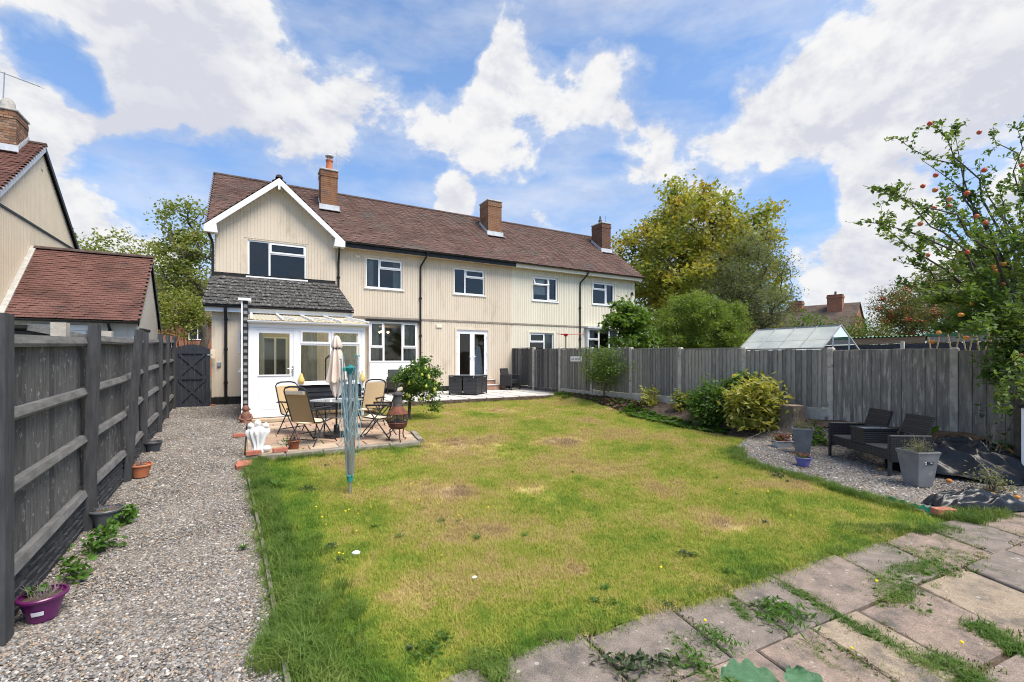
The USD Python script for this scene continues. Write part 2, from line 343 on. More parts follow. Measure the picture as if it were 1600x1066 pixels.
m_tile_red = M('red_roof_tiles', (.105, .05, .04), (.165, .074, .058), (.205, .096, .075), scale=1.6, rough=.8, island=.26, hue=.012, second=((.10, .06, .05), 1.4, .56, .72), bump=.3, bscale=40)
m_tile_far = M('brown_roof_tiles', (.10, .075, .06), (.16, .115, .09), scale=1.2, rough=.9, island=.25)
m_ctile = [M(f'concrete_tile_{i}', tuple(.036 * k for k in (1.0, .96, .9)), tuple(.072 * k for k in (1.0, .95, .88)), scale=9, rough=.9, second=((.25 + .03 * i, .245 + .03 * i, .225 + .03 * i), 13 + i, .53, .68), bump=.7, bscale=30, bdist=.01) for i in range(3)]
m_brick = M('chimney_brick', (.22, .10, .055), (.33, .15, .08), (.38, .2, .11), scale=4, rough=.9, island=.32, hue=.015, second=((.16, .14, .12), 3, .55, .72), bump=.5, bscale=50)
m_brick_v = [M(f'old_brick_{i}', *c, scale=9, rough=.9, bump=.6, bscale=60, second=((.13, .115, .1), 6, .56, .7)) for i, c in enumerate([((.18, .095, .06), (.26, .14, .085)), ((.23, .115, .065), (.32, .16, .09)), ((.13, .085, .06), (.2, .12, .08)), ((.27, .16, .1), (.35, .22, .14))])]
m_redbrick = M('loose_red_brick', (.33, .11, .075), (.42, .16, .11), scale=14, rough=.9, bump=.5, bscale=60, second=((.42, .33, .27), 12, .6, .75))
m_mortar = M('mortar', (.28, .26, .22), (.38, .35, .30), scale=12, rough=.95)
m_lead = M('lead_flashing', (.42, .44, .46), (.55, .57, .59), scale=6, rough=.5, spec=.5)
m_cement = M('cement', (.33, .31, .28), (.45, .43, .39), scale=8, rough=.95, bump=.4)
m_concrete = M('concrete_post', (.37, .33, .28), (.52, .475, .41), scale=7, rough=.95, bump=.5, bscale=50, second=((.12, .12, .10), 4, .56, .72))
m_wood_grey = [M(f'weathered_board_{i}', *c, scale=7, stretch=(6, 6, .7), rough=.9, bump=.55, bscale=22, bdist=.006, second=((.31, .29, .26), 7, .58, .76, 1)) for i, c in enumerate([((.165, .149, .128), (.285, .26, .226)), ((.205, .184, .155), (.34, .308, .262)), ((.125, .115, .101), (.22, .204, .182)), ((.25, .222, .182), (.39, .347, .288))])]
m_wood_dark = [M(f'charcoal_board_{i}', *c, scale=7, stretch=(6, 6, .8), rough=.85, bump=.5, bscale=20, bdist=.006, second=((.30, .29, .27), 13, .57, .72)) for i, c in enumerate([((.062, .059, .056), (.115, .11, .104)), ((.08, .077, .072), (.145, .139, .13)), ((.05, .048, .047), (.095, .091, .087))])]
m_post_dark = M('charcoal_post', (.036, .037, .04), (.066, .067, .07), scale=5, stretch=(5, 5, .8), rough=.75, bump=.35, bscale=25, bdist=.005)
m_rail_dark = M('charcoal_rail', (.10, .098, .094), (.18, .175, .168), scale=6, stretch=(3, .8, 3), rough=.85, bump=.4, bscale=25, second=((.3, .29, .28), 8, .64, .8))
m_stone_dark = M('dark_stone_board', (.045, .046, .05), (.10, .102, .108), scale=8, rough=.85, island=.3, bump=.6, bscale=30)
m_gate = M('gate_paint', (.022, .025, .033), (.036, .04, .05), scale=4, stretch=(3, 3, .6), rough=.55, bump=.2, bscale=20)
m_panel = [M(f'peeling_panel_{i}', (.16, .143, .122), (.29, .262, .225), scale=5, stretch=(3.5, 3.5, .45), rough=.9, bump=.5, bscale=24, second=((.44 - .04 * i, .39 - .04 * i, .325 - .04 * i), 5 + i, .52 + .015 * i, .63, 1)) for i in range(3)]
m_glass = pane_look()
m_curtain = M('curtain_cloth', (.55, .57, .56), (.68, .69, .67), scale=3, rough=.9, transl=.2)
m_soil = M('dark_soil', (.05, .034, .024), (.10, .07, .05), (.16, .12, .09), scale=9, rough=1, bump=1, bscale=40, bdist=.03)
m_mulch = M('dry_mulch', (.11, .065, .038), (.21, .135, .08), scale=12, rough=1, bump=1, bscale=45, bdist=.03)
m_metal = M('black_steel', (.018, .018, .02), (.028, .028, .03), scale=8, rough=.4, spec=.5)
m_alu = M('grey_aluminium', (.4, .42, .43), (.5, .52, .53), scale=8, rough=.35, metallic=.8)
m_rust = M('rusty_iron', (.10, .035, .022), (.2, .075, .045), scale=10, rough=.85, bump=.5, bscale=40, second=((.06, .05, .045), 6, .55, .7))
m_sooty = M('sooty_iron', (.05, .045, .043), (.11, .10, .095), scale=9, rough=.75, bump=.3)
m_bark = M('bark', (.07, .058, .045), (.14, .12, .098), scale=14, stretch=(1, 1, .3), rough=.95, bump=.8, bscale=30, bdist=.02)
m_bark2 = M('dark_bark', (.045, .038, .032), (.10, .088, .075), scale=14, stretch=(1, 1, .3), rough=.95, bump=.8, bscale=30, bdist=.02)
m_terracotta = M('terracotta', (.4, .13, .055), (.5, .18, .085), scale=8, rough=.8)
m_bamboo = M('bamboo', (.45, .3, .13), (.55, .4, .2), scale=10, rough=.6)

def weave_look(name, a, b, s=70):
    n, l = {}, []
    n['g'] = ('texture_coordinate', {})
    for k, d in (('wx', 'x'), ('wy', 'y'), ('wz', 'z')):
        n[k] = ('wave_texture', dict(wave_type='bands', bands_direction=d, scale=float(s) / 6.28 * 1.0, distortion=0.6, detail=1.0)); l.append(('g.object', k + '.vector'))
    n['m1'] = ('math', dict(math_type='maximum')); n['m2'] = ('math', dict(math_type='multiply'))
    l += [('wx.fac', 'm1.value1'), ('wy.fac', 'm1.value2'), ('m1.value', 'm2.value1'), ('wz.fac', 'm2.value2')]
    n['r'] = ('rgb_ramp', dict(ramp=[(0, a), (1, b)])); l.append(('m2.value', 'r.fac'))
    n['p'] = ('principled_bsdf', dict(roughness=.5, specular_ior_level=.4)); l.append(('r.color', 'p.base_color'))
    n['b'] = ('bump', dict(strength=.8, distance=.004)); l += [('m2.value', 'b.height'), ('b.normal', 'p.normal')]
    return usdkit.material(stage, f'/World/Looks/{name}', n, l, surface='p.BSDF')
m_rattan = weave_look('black_rattan', (.008, .008, .009), (.03, .03, .032), 60)
m_rattan2 = weave_look('charcoal_rattan', (.02, .02, .022), (.06, .06, .063), 40)

def leaf(name, c1, c2, c3=None, rough=.5, transl=.44, scale=1.6, island=.35, hue=.012, second=None):
    return M(name, c1, c2, c3, scale=scale, detail=3, rough=rough, spec=.35, island=island, hue=hue, transl=transl, second=second)
l_ash = leaf('yellowing_leaves', (.30, .38, .065), (.46, .48, .095), (.55, .43, .11), scale=.55, second=((.15, .21, .045), .5, .48, .66))
l_left = leaf('pale_green_leaves', (.19, .26, .05), (.30, .37, .09), (.40, .42, .13), scale=.7)
l_olive = leaf('grey_green_leaves', (.17, .22, .11), (.29, .345, .19), scale=.9)
l_conifer = leaf('feathery_green', (.13, .21, .035), (.22, .33, .055), (.32, .42, .085), scale=1.3)
l_fig = leaf('fresh_green_leaves', (.11, .21, .03), (.2, .33, .06), scale=1.2)
l_apple = leaf('apple_leaves', (.09, .18, .035), (.175, .29, .06), (.27, .37, .095), scale=1.4)
l_pear = leaf('pear_leaves', (.08, .18, .03), (.17, .3, .055), scale=2.5)
l_laurel = leaf('spotted_laurel_leaves', (.2, .28, .04), (.46, .47, .1), (.6, .56, .2), scale=6, island=.3)
l_shrub = leaf('dark_green_leaves', (.075, .17, .03), (.15, .27, .045), scale=3)
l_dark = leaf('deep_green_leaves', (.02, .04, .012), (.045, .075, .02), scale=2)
l_bluish = leaf('bluish_round_leaves', (.07, .14, .08), (.13, .22, .13), scale=5)
l_rowan = leaf('rowan_leaves', (.08, .12, .03), (.15, .18, .055), (.25, .19, .08), scale=1)
l_yellowgreen = leaf('yellow_green_leaves', (.12, .16, .02), (.22, .24, .035), scale=1.2)
l_lav = leaf('silvery_leaves', (.17, .2, .1), (.28, .3, .18), scale=7)
l_red = leaf('red_leaves', (.3, .05, .035), (.4, .12, .06), scale=8)
l_weed = leaf('weed_leaves', (.08, .19, .025), (.15, .3, .05), scale=7)
l_weed2 = leaf('dusty_weed_leaves', (.075, .115, .05), (.12, .17, .08), scale=7)
l_dry = M('dry_stalks', (.25, .2, .13), (.36, .3, .2), scale=10, rough=.9)

# ---------------------------------------------------------------- leaves and trees
def leaves_mesh(c, rng, l, w, up=.5, fold=.18, droop=0.0):  # noqa
    """Diamond leaves, one at each point."""
    n = len(c); nrm = rng.normal(0, 1, (n, 3)); nrm[:, 2] = np.abs(nrm[:, 2]) + up; nrm /= np.linalg.norm(nrm, axis=1, keepdims=True)
    a = rng.normal(0, 1, (n, 3)); a[:, 2] -= droop; a -= nrm * (a * nrm).sum(1, keepdims=True); a /= np.linalg.norm(a, axis=1, keepdims=True) + 1e-9
    b = np.cross(nrm, a); s = rng.uniform(.65, 1.25, (n, 1))
    L, Wd = l * s / 2, w * s / 2
    v = np.stack([c - a * L, c + b * Wd + nrm * Wd * fold * 2 - a * L * .12, c + a * L, c - b * Wd + nrm * Wd * fold * 2 - a * L * .12], 1).reshape(-1, 3)
    f = (np.array([[0, 1, 2], [0, 2, 3]])[None] + (np.arange(n) * 4)[:, None, None]).reshape(-1, 3)
    return v, f

def crown_points(rng, n, c, r, lump=.35, shell=.45, freq=2.2, seed=0, flat=0.0):
    d = rng.normal(0, 1, (n, 3)); d /= np.linalg.norm(d, axis=1, keepdims=True)
    rad = rng.uniform(0, 1, n) ** shell
    k = 1 + lump * 2 * (meshkit.fbm(d * freq + seed * 7.3 + 20, 3) - .5)
    return np.array(c) + d * np.array(r) * (rad * k)[:, None]

def skeleton(rng, base, top, r0, tips, sag=.12, rmin=.006, steps=4):
    """Trunk and limbs that reach every tip: each tip hangs on the nearest wood that leads towards it."""
    base, top = np.array(base, float), np.array(top, float)
    nodes, par = [base], [-1]
    for i in range(1, 6):
        p = base + (top - base) * i / 5 + (rng.normal(0, .02, 3) * np.linalg.norm(top - base) if i < 5 else 0); nodes.append(p); par.append(len(nodes) - 2)
    order = np.argsort(np.linalg.norm(tips - top, axis=1))
    for t in tips[order]:
        P = np.array(nodes); d = np.linalg.norm(P - t, axis=1); d = d + .35 * np.linalg.norm(P - top, axis=1); d[:4] += 3 if len(nodes) > 6 else 0
        i = int(np.argmin(d)); a = P[i]; last = i
        L = np.linalg.norm(t - a)
        for k in range(1, steps + 1):
            q = a + (t - a) * k / steps + np.array([0, 0, sag * L * math.sin(math.pi * k / steps)]) + (rng.normal(0, .035 * L, 3) if k < steps else 0)
            nodes.append(q); par.append(last); last = len(nodes) - 1
    nodes, par = np.array(nodes), np.array(par)
    cnt = np.zeros(len(nodes)); kids = np.zeros(len(nodes), int)
    for i in range(len(nodes) - 1, 0, -1):
        if kids[i] == 0: cnt[i] = 1
        cnt[par[i]] += cnt[i]; kids[par[i]] += 1
    cnt[0] = max(cnt[0], cnt.max()); rad = np.maximum(rmin, r0 * (cnt / cnt[0]) ** .5)
    return nodes, par, rad

def wood_mesh(nodes, par, rad, mb_trunk, mb_limbs, k=5):
    ch = {}
    for i in range(1, len(par)): ch.setdefault(par[i], []).append(i)
    def run(i, chain):
        while True:
            c = ch.get(chain[-1], [])
            if not c: break
            c = sorted(c, key=lambda j: -rad[j]); nxt = c[0]
            for o in c[1:]: starts.append([chain[-1], o])
            chain.append(nxt)
        return chain
    starts, first = [[0]], True
    while starts:
        s = starts.pop()
        chain = run(0, list(s))
        r = rad[chain].copy()
        if not first: r[0] = min(r[0], r[1] * 1.25)
        else: r[0] *= 1.25
        (mb_trunk if first else mb_limbs).tube(nodes[chain], r, k=8 if first else k)
        first = False

def tree(name, label, cat, base, fork, r0, c, r, ntips, nleaf, ll, lw, lk, bark, seed, spread=.35, lump=.35, shell=.45, group=None, sag=.1, up=.4, droop=0., extra=None, rmin=.008, leafname='crown', thin=1.0, along=0):
    rng = np.random.default_rng(seed)
    tips = crown_points(rng, ntips, c, r, lump, shell, seed=seed)
    if extra is not None: tips = np.vstack([tips, extra])
    nd, par, rad = skeleton(rng, base, fork, r0, tips, sag=sag, rmin=rmin)
    t = thing(name, label, cat, base, group=group)
    a, b = MB(), MB(); wood_mesh(nd, par, rad, a, b)
    obj('trunk', a, bark, t, smooth=60, w=True)
    if b.n: obj('limb', b, bark, t, smooth=60, w=True, kind='stuff')
    per = max(1, nleaf // len(tips)); ce = np.repeat(tips, per, 0)
    cnt = np.repeat(rng.uniform(.25, 1, len(tips)), per); cnt[per * ntips:] *= thin; keep = rng.uniform(0, 1, len(ce)) < cnt; ce = ce[keep]
    pts = ce + rng.normal(0, 1, (len(ce), 3)) * spread * np.array([1, 1, .75])
    if along:
        ix = np.nonzero((rad <= np.quantile(rad, .75)) & (np.arange(len(nd)) > 6))[0]; k = rng.choice(ix, along); f = rng.uniform(0, 1, (along, 1)); pts = np.vstack([pts, nd[k] * f + nd[par[k]] * (1 - f) + rng.normal(0, .035, (along, 3))])
    obj(leafname, leaves_mesh(pts, rng, ll, lw, up=up, droop=droop), lk, t, w=True, kind='stuff')
    return t, tips, nd

def bush(name, label, cat, base, c, r, n, ll, lw, lk, seed, lump=.3, shell=.3, clump=.16, nc=None, group=None, stems=8, up=.5, stem_r=.008, bark=None, droop=0.):
    rng = np.random.default_rng(seed); nc = nc or max(12, n // 25)
    t = thing(name, label, cat, base, group=group)
    ce = crown_points(rng, nc, c, r, lump, shell, seed=seed); ce[:, 2] = np.maximum(ce[:, 2], base[2] + .03)
    pts = ce[rng.integers(0, nc, n)] + rng.normal(0, clump, (n, 3)); pts[:, 2] = np.maximum(pts[:, 2], base[2] + .01)
    mb = MB()
    for k in range(stems):
        q = ce[rng.integers(0, nc)]; b = np.array(base) + np.append(rng.normal(0, .04, 2), -.02)
        mb.tube([b, b * .5 + q * .5 + rng.normal(0, .05, 3), q], [stem_r * 1.5, stem_r, stem_r * .5], 5)
    obj('stem', mb, bark or m_bark, t, w=True, kind='stuff')
    obj('foliage', leaves_mesh(pts, rng, ll, lw, up=up, droop=droop), lk, t, w=True, kind='stuff')
    return t, ce
# ---------------------------------------------------------------- pixel of the photograph -> point of the place
def ray(u): return SY + CY * (u - 800) / FOC, CY - SY * (u - 800) / FOC
def on_y(u, v, Y): a, b = ray(u); t = Y / b; return a * t, CAMH + (HOR - v) / FOC * t
def on_ground(u, v, z=0.0): a, b = ray(u); t = FOC * (CAMH - z) / (v - HOR); return a * t, b * t
def at_depth(u, v, t): a, b = ray(u); return np.array([a * t, b * t, CAMH + (HOR - v) / FOC * t])

# ---------------------------------------------------------------- the ground
PATH_EDGE = [(.20, 1.2), (.16, 2.5), (.08, 4.6), (-.06, 7.3), (-.12, 8.35)]
SEAT = Polygon([(9.0, 5.9), (8.0, 5.45), (7.35, 4.95), (7.05, 4.3), (6.95, 3.45), (6.7, 2.75), (6.6, 2.2), (7.4, 1.7), (9.2, 1.6), (9.75, 2.2), (9.7, 5.6)])
LAWN = Polygon([(.22, 1.2), (.18, 2.5), (.1, 4.6), (-.04, 7.3), (-.1, 8.24), (2.74, 8.17), (2.95, 9.4), (3.1, 13.65), (10.0, 13.9), (9.95, 14.5), (9.55, 11.5), (9.15, 9.0), (8.95, 6.8), (9.0, 5.9), (8.0, 5.45), (7.35, 4.95),
                (7.05, 4.3), (6.95, 3.45), (6.7, 2.75), (6.6, 2.2), (6.4, 1.95), (5.5, 2.0), (4.4, 2.05), (2.6, 2.2), (1.5, 2.3), (.9, 2.35), (.85, 1.2)])
BED = Polygon([(9.98, 14.4), (9.55, 11.5), (9.15, 9.0), (8.95, 6.8), (9.0, 5.9), (9.7, 5.6), (9.75, 2.2), (10.04, 2.2), (10.04, 14.6)])

def ground_extra(n, l):
    pass
m_earth = M('earth', (.07, .06, .035), (.11, .1, .055), scale=2, rough=1)
# terrain: one sheet out to the horizon
xs = np.concatenate([[-1500, -400, -120, -40], np.arange(-20, 32, 2.0), [60, 140, 400, 1500]])
ys = np.concatenate([[-1500, -300, -60, -20, -6], np.arange(0, 30, 2.0), [60, 140, 400, 1500]])
gx, gy = np.meshgrid(xs, ys); gz = z0(gy) - .16
gz = gz + np.where(gx > 10.2, .25 * ss((gx - 10.2) / 2.0), 0)
ny, nx = gx.shape; ii = np.arange(nx * ny).reshape(ny, nx)
tf = np.vstack([np.stack([ii[:-1, :-1], ii[:-1, 1:], ii[1:, 1:]], -1).reshape(-1, 3), np.stack([ii[:-1, :-1], ii[1:, 1:], ii[1:, :-1]], -1).reshape(-1, 3)])
obj('terrain', (np.stack([gx.ravel(), gy.ravel(), gz.ravel()], 1), tf), m_earth, kind='structure', label='plain earth under the gardens and beyond', smooth=True)

# the lawn's own colour: green, yellow and straw patches (the same function colours blades and turf)
BARE = [(*on_ground(725, 698, .1), .85), (*on_ground(780, 640, .25), .8), (*on_ground(700, 646, .25), .5), (*on_ground(690, 775), .45), (*on_ground(905, 893), .12), (*on_ground(830, 770), .4), (*on_ground(880, 690, .1), .5), (*on_ground(1130, 820), .28), (*on_ground(640, 930), .25)]
def lawn_look(name, bright, blade=True):
    n, l = {}, []
    n['g'] = ('geometry', {})
    n['a'] = ('noise_texture', dict(scale=.75, detail=5.0, roughness=.62)); n['b'] = ('noise_texture', dict(scale=3.1, detail=4.0, roughness=.6)); n['c'] = ('noise_texture', dict(scale=38.0, detail=3.0, roughness=.6))
    for k in 'abc': l.append(('g.position', k + '.vector'))
    n['s'] = ('math', dict(math_type='multiply_add', value2=.45)); l += [('b.fac', 's.value1'), ('a.fac', 's.value3')]
    n['e'] = ('noise_texture', dict(scale=10.0, detail=5.0, roughness=.7)); l.append(('g.position', 'e.vector')); n['s3'] = ('math', dict(math_type='multiply_add', value2=.5, )); n['s3b'] = ('math', dict(math_type='subtract', value2=.5)); l += [('e.fac', 's3b.value1'), ('s3b.value', 's3.value1'), ('s.value', 's3.value3')]
    n['s2'] = ('math', dict(math_type='multiply_add', value2=.28)); l += [('c.fac', 's2.value1'), ('s3.value', 's2.value3')]
    prev = 's2.value'
    for i, (x, y, r) in enumerate(BARE):
        n[f'v{i}'] = ('vector_math', dict(math_type='distance', vector2=(x, y, float(z0(y)))))
        n[f'm{i}'] = ('map_range', dict(range_type='smoothstep', clamp=True, from_min=0.0, from_max=r * 1.5, to_min=.22, to_max=0.0))
        n[f'p{i}'] = ('math', dict(math_type='add'))
        l += [('g.position', f'v{i}.vector1'), (f'v{i}.value', f'm{i}.value'), (prev, f'p{i}.value1'), (f'm{i}.result', f'p{i}.value2')]; prev = f'p{i}.value'
    # long green fringe by the gravel path and the near slabs
    n['xyz'] = ('separate_xyz', {}); l.append(('g.position', 'xyz.vector'))
    n['ex'] = ('map_range', dict(range_type='smoothstep', clamp=True, from_min=.25, from_max=1.0, to_min=-.22, to_max=0.0)); l.append(('xyz.x', 'ex.value'))
    n['ey'] = ('map_range', dict(range_type='smoothstep', clamp=True, from_min=2.2, from_max=3.3, to_min=-.1, to_max=0.0)); l.append(('xyz.y', 'ey.value'))
    n['e1'] = ('math', dict(math_type='add')); n['e2'] = ('math', dict(math_type='add')); l += [(prev, 'e1.value1'), ('ex.result', 'e1.value2'), ('e1.value', 'e2.value1'), ('ey.result', 'e2.value2')]
    k = bright
    R = [(.56, (.07*k, .14*k, .016*k)), (.69, (.145*k, .205*k, .027*k)), (.82, (.24*k, .255*k, .042*k)), (.985, (.33*k, .26*k, .10*k)), (1.18, (.22*k, .155*k, .09*k))]
    n['sc'] = ('map_range', dict(clamp=True, from_min=.4, from_max=1.2, to_min=0.0, to_max=1.0)); l.append(('e2.value', 'sc.value'))
    n['r'] = ('rgb_ramp', dict(ramp=[(max(0, min(1, (p - .4) / .8)), c) for p, c in R])); l.append(('sc.result', 'r.fac'))
    n['mi'] = ('map_range', dict(to_min=.72, to_max=1.3)); n['hv'] = ('hsv', dict(hue=.5, saturation=1.0)); l += [('g.random_per_island', 'mi.value'), ('mi.result', 'hv.value'), ('r.color', 'hv.color')]
    n['p'] = ('principled_bsdf', dict(roughness=.7, specular_ior_level=.25))
    if blade:
        l.append(('hv.color', 'p.base_color'))
        n['t'] = ('translucent_bsdf', {}); n['x'] = ('mix_closure', dict(fac=.3)); l += [('hv.color', 't.color'), ('p.BSDF', 'x.closure1'), ('t.BSDF', 'x.closure2')]
        return usdkit.material(stage, f'/World/Looks/{name}', n, l, surface='x.closure')
    l.append(('r.color', 'p.base_color'))
    n['bp'] = ('bump', dict(strength=1.0, distance=.03)); n['d'] = ('noise_texture', dict(scale=60.0, detail=4.0)); l += [('g.position', 'd.vector'), ('d.fac', 'bp.height'), ('bp.normal', 'p.normal')]
    return usdkit.material(stage, f'/World/Looks/{name}', n, l, surface='p.BSDF')
m_turf, m_blade = lawn_look('turf', 1.45, False), lawn_look('grass_blades', 2.05)
obj('lawn', sheet(LAWN, 0, .22, .05, 1), m_turf, kind='structure', smooth=True, label='patchy green and straw coloured lawn')

def pebble_bed(name):
    n, l = {}, []
    n['g'] = ('geometry', {})
    n['v'] = ('voronoi_texture', dict(scale=62.0, randomness=1.0)); l.append(('g.position', 'v.vector'))
    n['w'] = ('separate_color', {}); l.append(('v.color', 'w.color'))
    n['r'] = ('rgb_ramp', dict(ramp=[(0, (.10, .09, .08)), (.3, (.18, .165, .145)), (.55, (.27, .24, .21)), (.75, (.33, .26, .195)), (1, (.48, .45, .41))])); l.append(('w.r', 'r.fac'))
    n['p'] = ('principled_bsdf', dict(roughness=.85)); 
    n['dk'] = ('map_range', dict(clamp=True, from_min=.35, from_max=.75, to_min=1.0, to_max=.35)); n['mm'] = ('hsv', {}); l += [('v.distance', 'dk.value'), ('dk.result', 'mm.value'), ('r.color', 'mm.color'), ('mm.color', 'p.base_color')]
    n['b'] = ('bump', dict(strength=1.0, distance=.015, invert=True)); l += [('v.distance', 'b.height'), ('b.normal', 'p.normal')]
    return usdkit.material(stage, f'/World/Looks/{name}', n, l, surface='p.BSDF')
m_gravel = pebble_bed('gravel_bed')
PYs = [3.99, 5.98, 7.82, 9.75, 11.8, 13.8, 15.75]
PFX = [-1.303, -1.365, -1.41, -1.55, -1.63, -1.77, -1.86]                     # path-side face of each post
FX = lambda y: float(np.interp(y, [-10] + PYs + [30], [-1.25] + PFX + [-1.9])) - .065                     # line of the left-hand fence
GRAVEL = Polygon([(FX(1.2) - .05, 1.2)] + PATH_EDGE + [(-.12, 12.7), (-.2, 12.8), (-.2, 16.3), (-2.1, 16.3), (FX(16) - .05, 16.0)])
obj('gravel_path', sheet(GRAVEL, .004, .25, .03, 3), m_gravel, kind='structure', smooth=True, label='grey gravel path along the charcoal fence')
obj('gravel_seating_area', sheet(SEAT, .022, .25, .03, 5), m_gravel, kind='structure', smooth=True, label='gravel corner under the black rattan seat')
obj('flower_bed', sheet(BED, .035, .16, .10, 8), m_soil, kind='structure', smooth=True, label='soil bed along the foot of the board fence')

# pebbles lying on the gravel
def pebble(seed):
    r = np.random.default_rng(seed); m = trimesh.creation.icosphere(1, 1.0); v = np.array(m.vertices)
    v = v * (1 + .35 * (meshkit.noise(v * 1.3 + seed * 9 + 30)[:, None] - .5)) * np.array([1.0, r.uniform(.6, .9), r.uniform(.4, .6)])
    return v * .5, np.array(m.faces)
pebcol = [((.075, .07, .065), (.115, .108, .10)), ((.16, .148, .135), (.22, .203, .185)), ((.25, .228, .20), (.32, .29, .255)), ((.27, .195, .13), (.36, .265, .18)), ((.40, .375, .335), (.50, .47, .42)), ((.145, .11, .087), (.2, .155, .122)), ((.2, .198, .196), (.27, .267, .262))]
pebs = [(pebble(i), M(f'pebble_{i}', *c, scale=60, detail=2, rough=.75)) for i, c in enumerate(pebcol)]
rng = np.random.default_rng(11)
def pebbles(name, poly, n, off, label, near, nearpow=1.0, s0=.017):
    p = inside(poly, n, rng, (lambda q: np.clip((near / np.maximum(np.hypot(q[:, 0], q[:, 1]), .5)) ** nearpow, 0, 1)) if near else None)
    idx = rng.choice(7, n, p=[.17, .25, .22, .13, .07, .09, .07])
    s = s0 * np.exp(rng.normal(0, .28, n)) * (1 + .06 * np.maximum(0, np.hypot(p[:, 0], p[:, 1]) - 4))
    z = G(p[:, 0], p[:, 1]) + off + s * .12
    scatter(name, pebs, np.column_stack([p, z]), idx, yaw_quats(rng, n, .35), s, label)
pebbles('gravel', GRAVEL.buffer(-.01), 90000, .004, 'loose grey and tan pebbles of the garden path', 3.2, 1.5, s0=.0145)
pebbles('gravel', SEAT.buffer(-.03), 24000, .022, 'loose pebbles around the rattan seat and pots', 0, s0=.0175)

# timber edging of the path
ed = thing('timber_edging', 'thin weathered timber strip between the gravel path and the lawn', 'edging', (0.1, 4, 0))
for (x0, y0), (x1, y1) in zip(PATH_EDGE[:-1], PATH_EDGE[1:]):
    a = MB(); a.beam((x0 + .012, y0, float(G(0, y0)) + .0), (x1 + .012, y1 - .006, float(G(0, y1)) + .0), .026, .085)
    obj('edging_board', a, M('edging_wood', (.13, .115, .095), (.24, .215, .18), scale=9, stretch=(3, .5, 3), rough=.95, bump=.4), ed, w=True)

# ---------------------------------------------------------------- paving
def lichen(n, l):
    k = [i for i, (a, b) in enumerate(l) if b == 'p.base_color'][0]; src = l[k][0]; l.pop(k)
    n['lv'] = ('voronoi_texture', dict(scale=11.0, randomness=1.0)); n['ln'] = ('noise_texture', dict(scale=3.0, detail=3.0)); n['lq'] = ('math', dict(math_type='multiply_add', value2=-.35, value3=.30))
    n['lt'] = ('math', dict(math_type='subtract')); n['lm'] = ('map_range', dict(clamp=True, from_min=0.0, from_max=.05, to_min=0.0, to_max=.55)); n['lx'] = ('mix', dict(color2=(.42, .40, .36)))
    n['sv'] = ('noise_texture', dict(scale=140.0, detail=3.0, roughness=.7)); n['sm'] = ('map_range', dict(clamp=True, from_min=.36, from_max=.66, to_min=.62, to_max=1.35)); n['sh'] = ('hsv', {})
    l += [('g.position', 'lv.vector'), ('g.position', 'ln.vector'), ('ln.fac', 'lq.value1'), ('lq.value', 'lt.value1'), ('lv.distance', 'lt.value2'), ('lt.value', 'lm.value'), ('lm.result', 'lx.fac'), (src, 'sh.color'), ('g.position', 'sv.vector'), ('sv.fac', 'sm.value'), ('sm.result', 'sh.value'), ('sh.color', 'lx.color1'), ('lx.color', 'p.base_color')]
m_slab = [M(f'old_slab_{i}', *c, extra=lichen, scale=11, detail=9, rough=.95, bump=.55, bscale=110, bdist=.006, second=((.095, .085, .076), 4.5, .44, .74)) for i, c in enumerate([((.185, .145, .118), (.265, .208, .17)), ((.16, .135, .115), (.235, .195, .165)), ((.2, .152, .122), (.285, .215, .172)), ((.24, .19, .135), (.32, .255, .185))])]
def slab_mesh(q, z, th=.05, inset=.012, jit=0.0, r=None):
    q = np.array(q, float); c = q.mean(0); d = (q - c); q2 = c + d * (1 - inset / np.linalg.norm(d, axis=1, keepdims=True))
    zz = np.full(4, float(z)) + (r.normal(0, jit, 4) if r is not None and jit else 0)
    top, mid, low = np.column_stack([q2, zz]), np.column_stack([q, zz - inset * .8]), np.column_stack([q, zz - th])
    v = np.vstack([low, mid, top]); f = [[8, 9, 10], [8, 10, 11]]
    for k in range(4):
        j = (k + 1) % 4
        f += [[k, j, 4 + j], [k, 4 + j, 4 + k], [4 + k, 4 + j, 8 + j], [4 + k, 8 + j, 8 + k]]
    return v, np.array(f)
rs = np.random.default_rng(5)
pv = numbered('/World', 'slab_paving'); UsdGeom.Xform.Define(stage, pv); BASE[pv] = (np.zeros(3), 0.)
keys(stage.GetPrimAtPath(pv), 'old concrete slabs with weeds in the joints', None, None, 'structure')
SX = [.25, .92, 1.82, 2.54, 3.09, 3.63, 4.48, 5.22, 6.0, 6.75, 7.5, 8.3, 9.1]
SJ = [0, .58, 1.22, 1.86, 2.5]
def slab_pt(x, d): return np.array([x + d * np.clip(-.08 - .11 * (x - 1.8), -.42, 0), 2.44 - .075 * x - d])
obj('joint_soil', sheet(Polygon([(.25, 2.40), (4.4, 2.06), (6.5, 1.9), (9.2, 1.7), (9.2, -.8), (.2, -.8)]), -.022, .4, .015, 2), m_soil, pv, label='dark soil in the joints')
SLABS = []
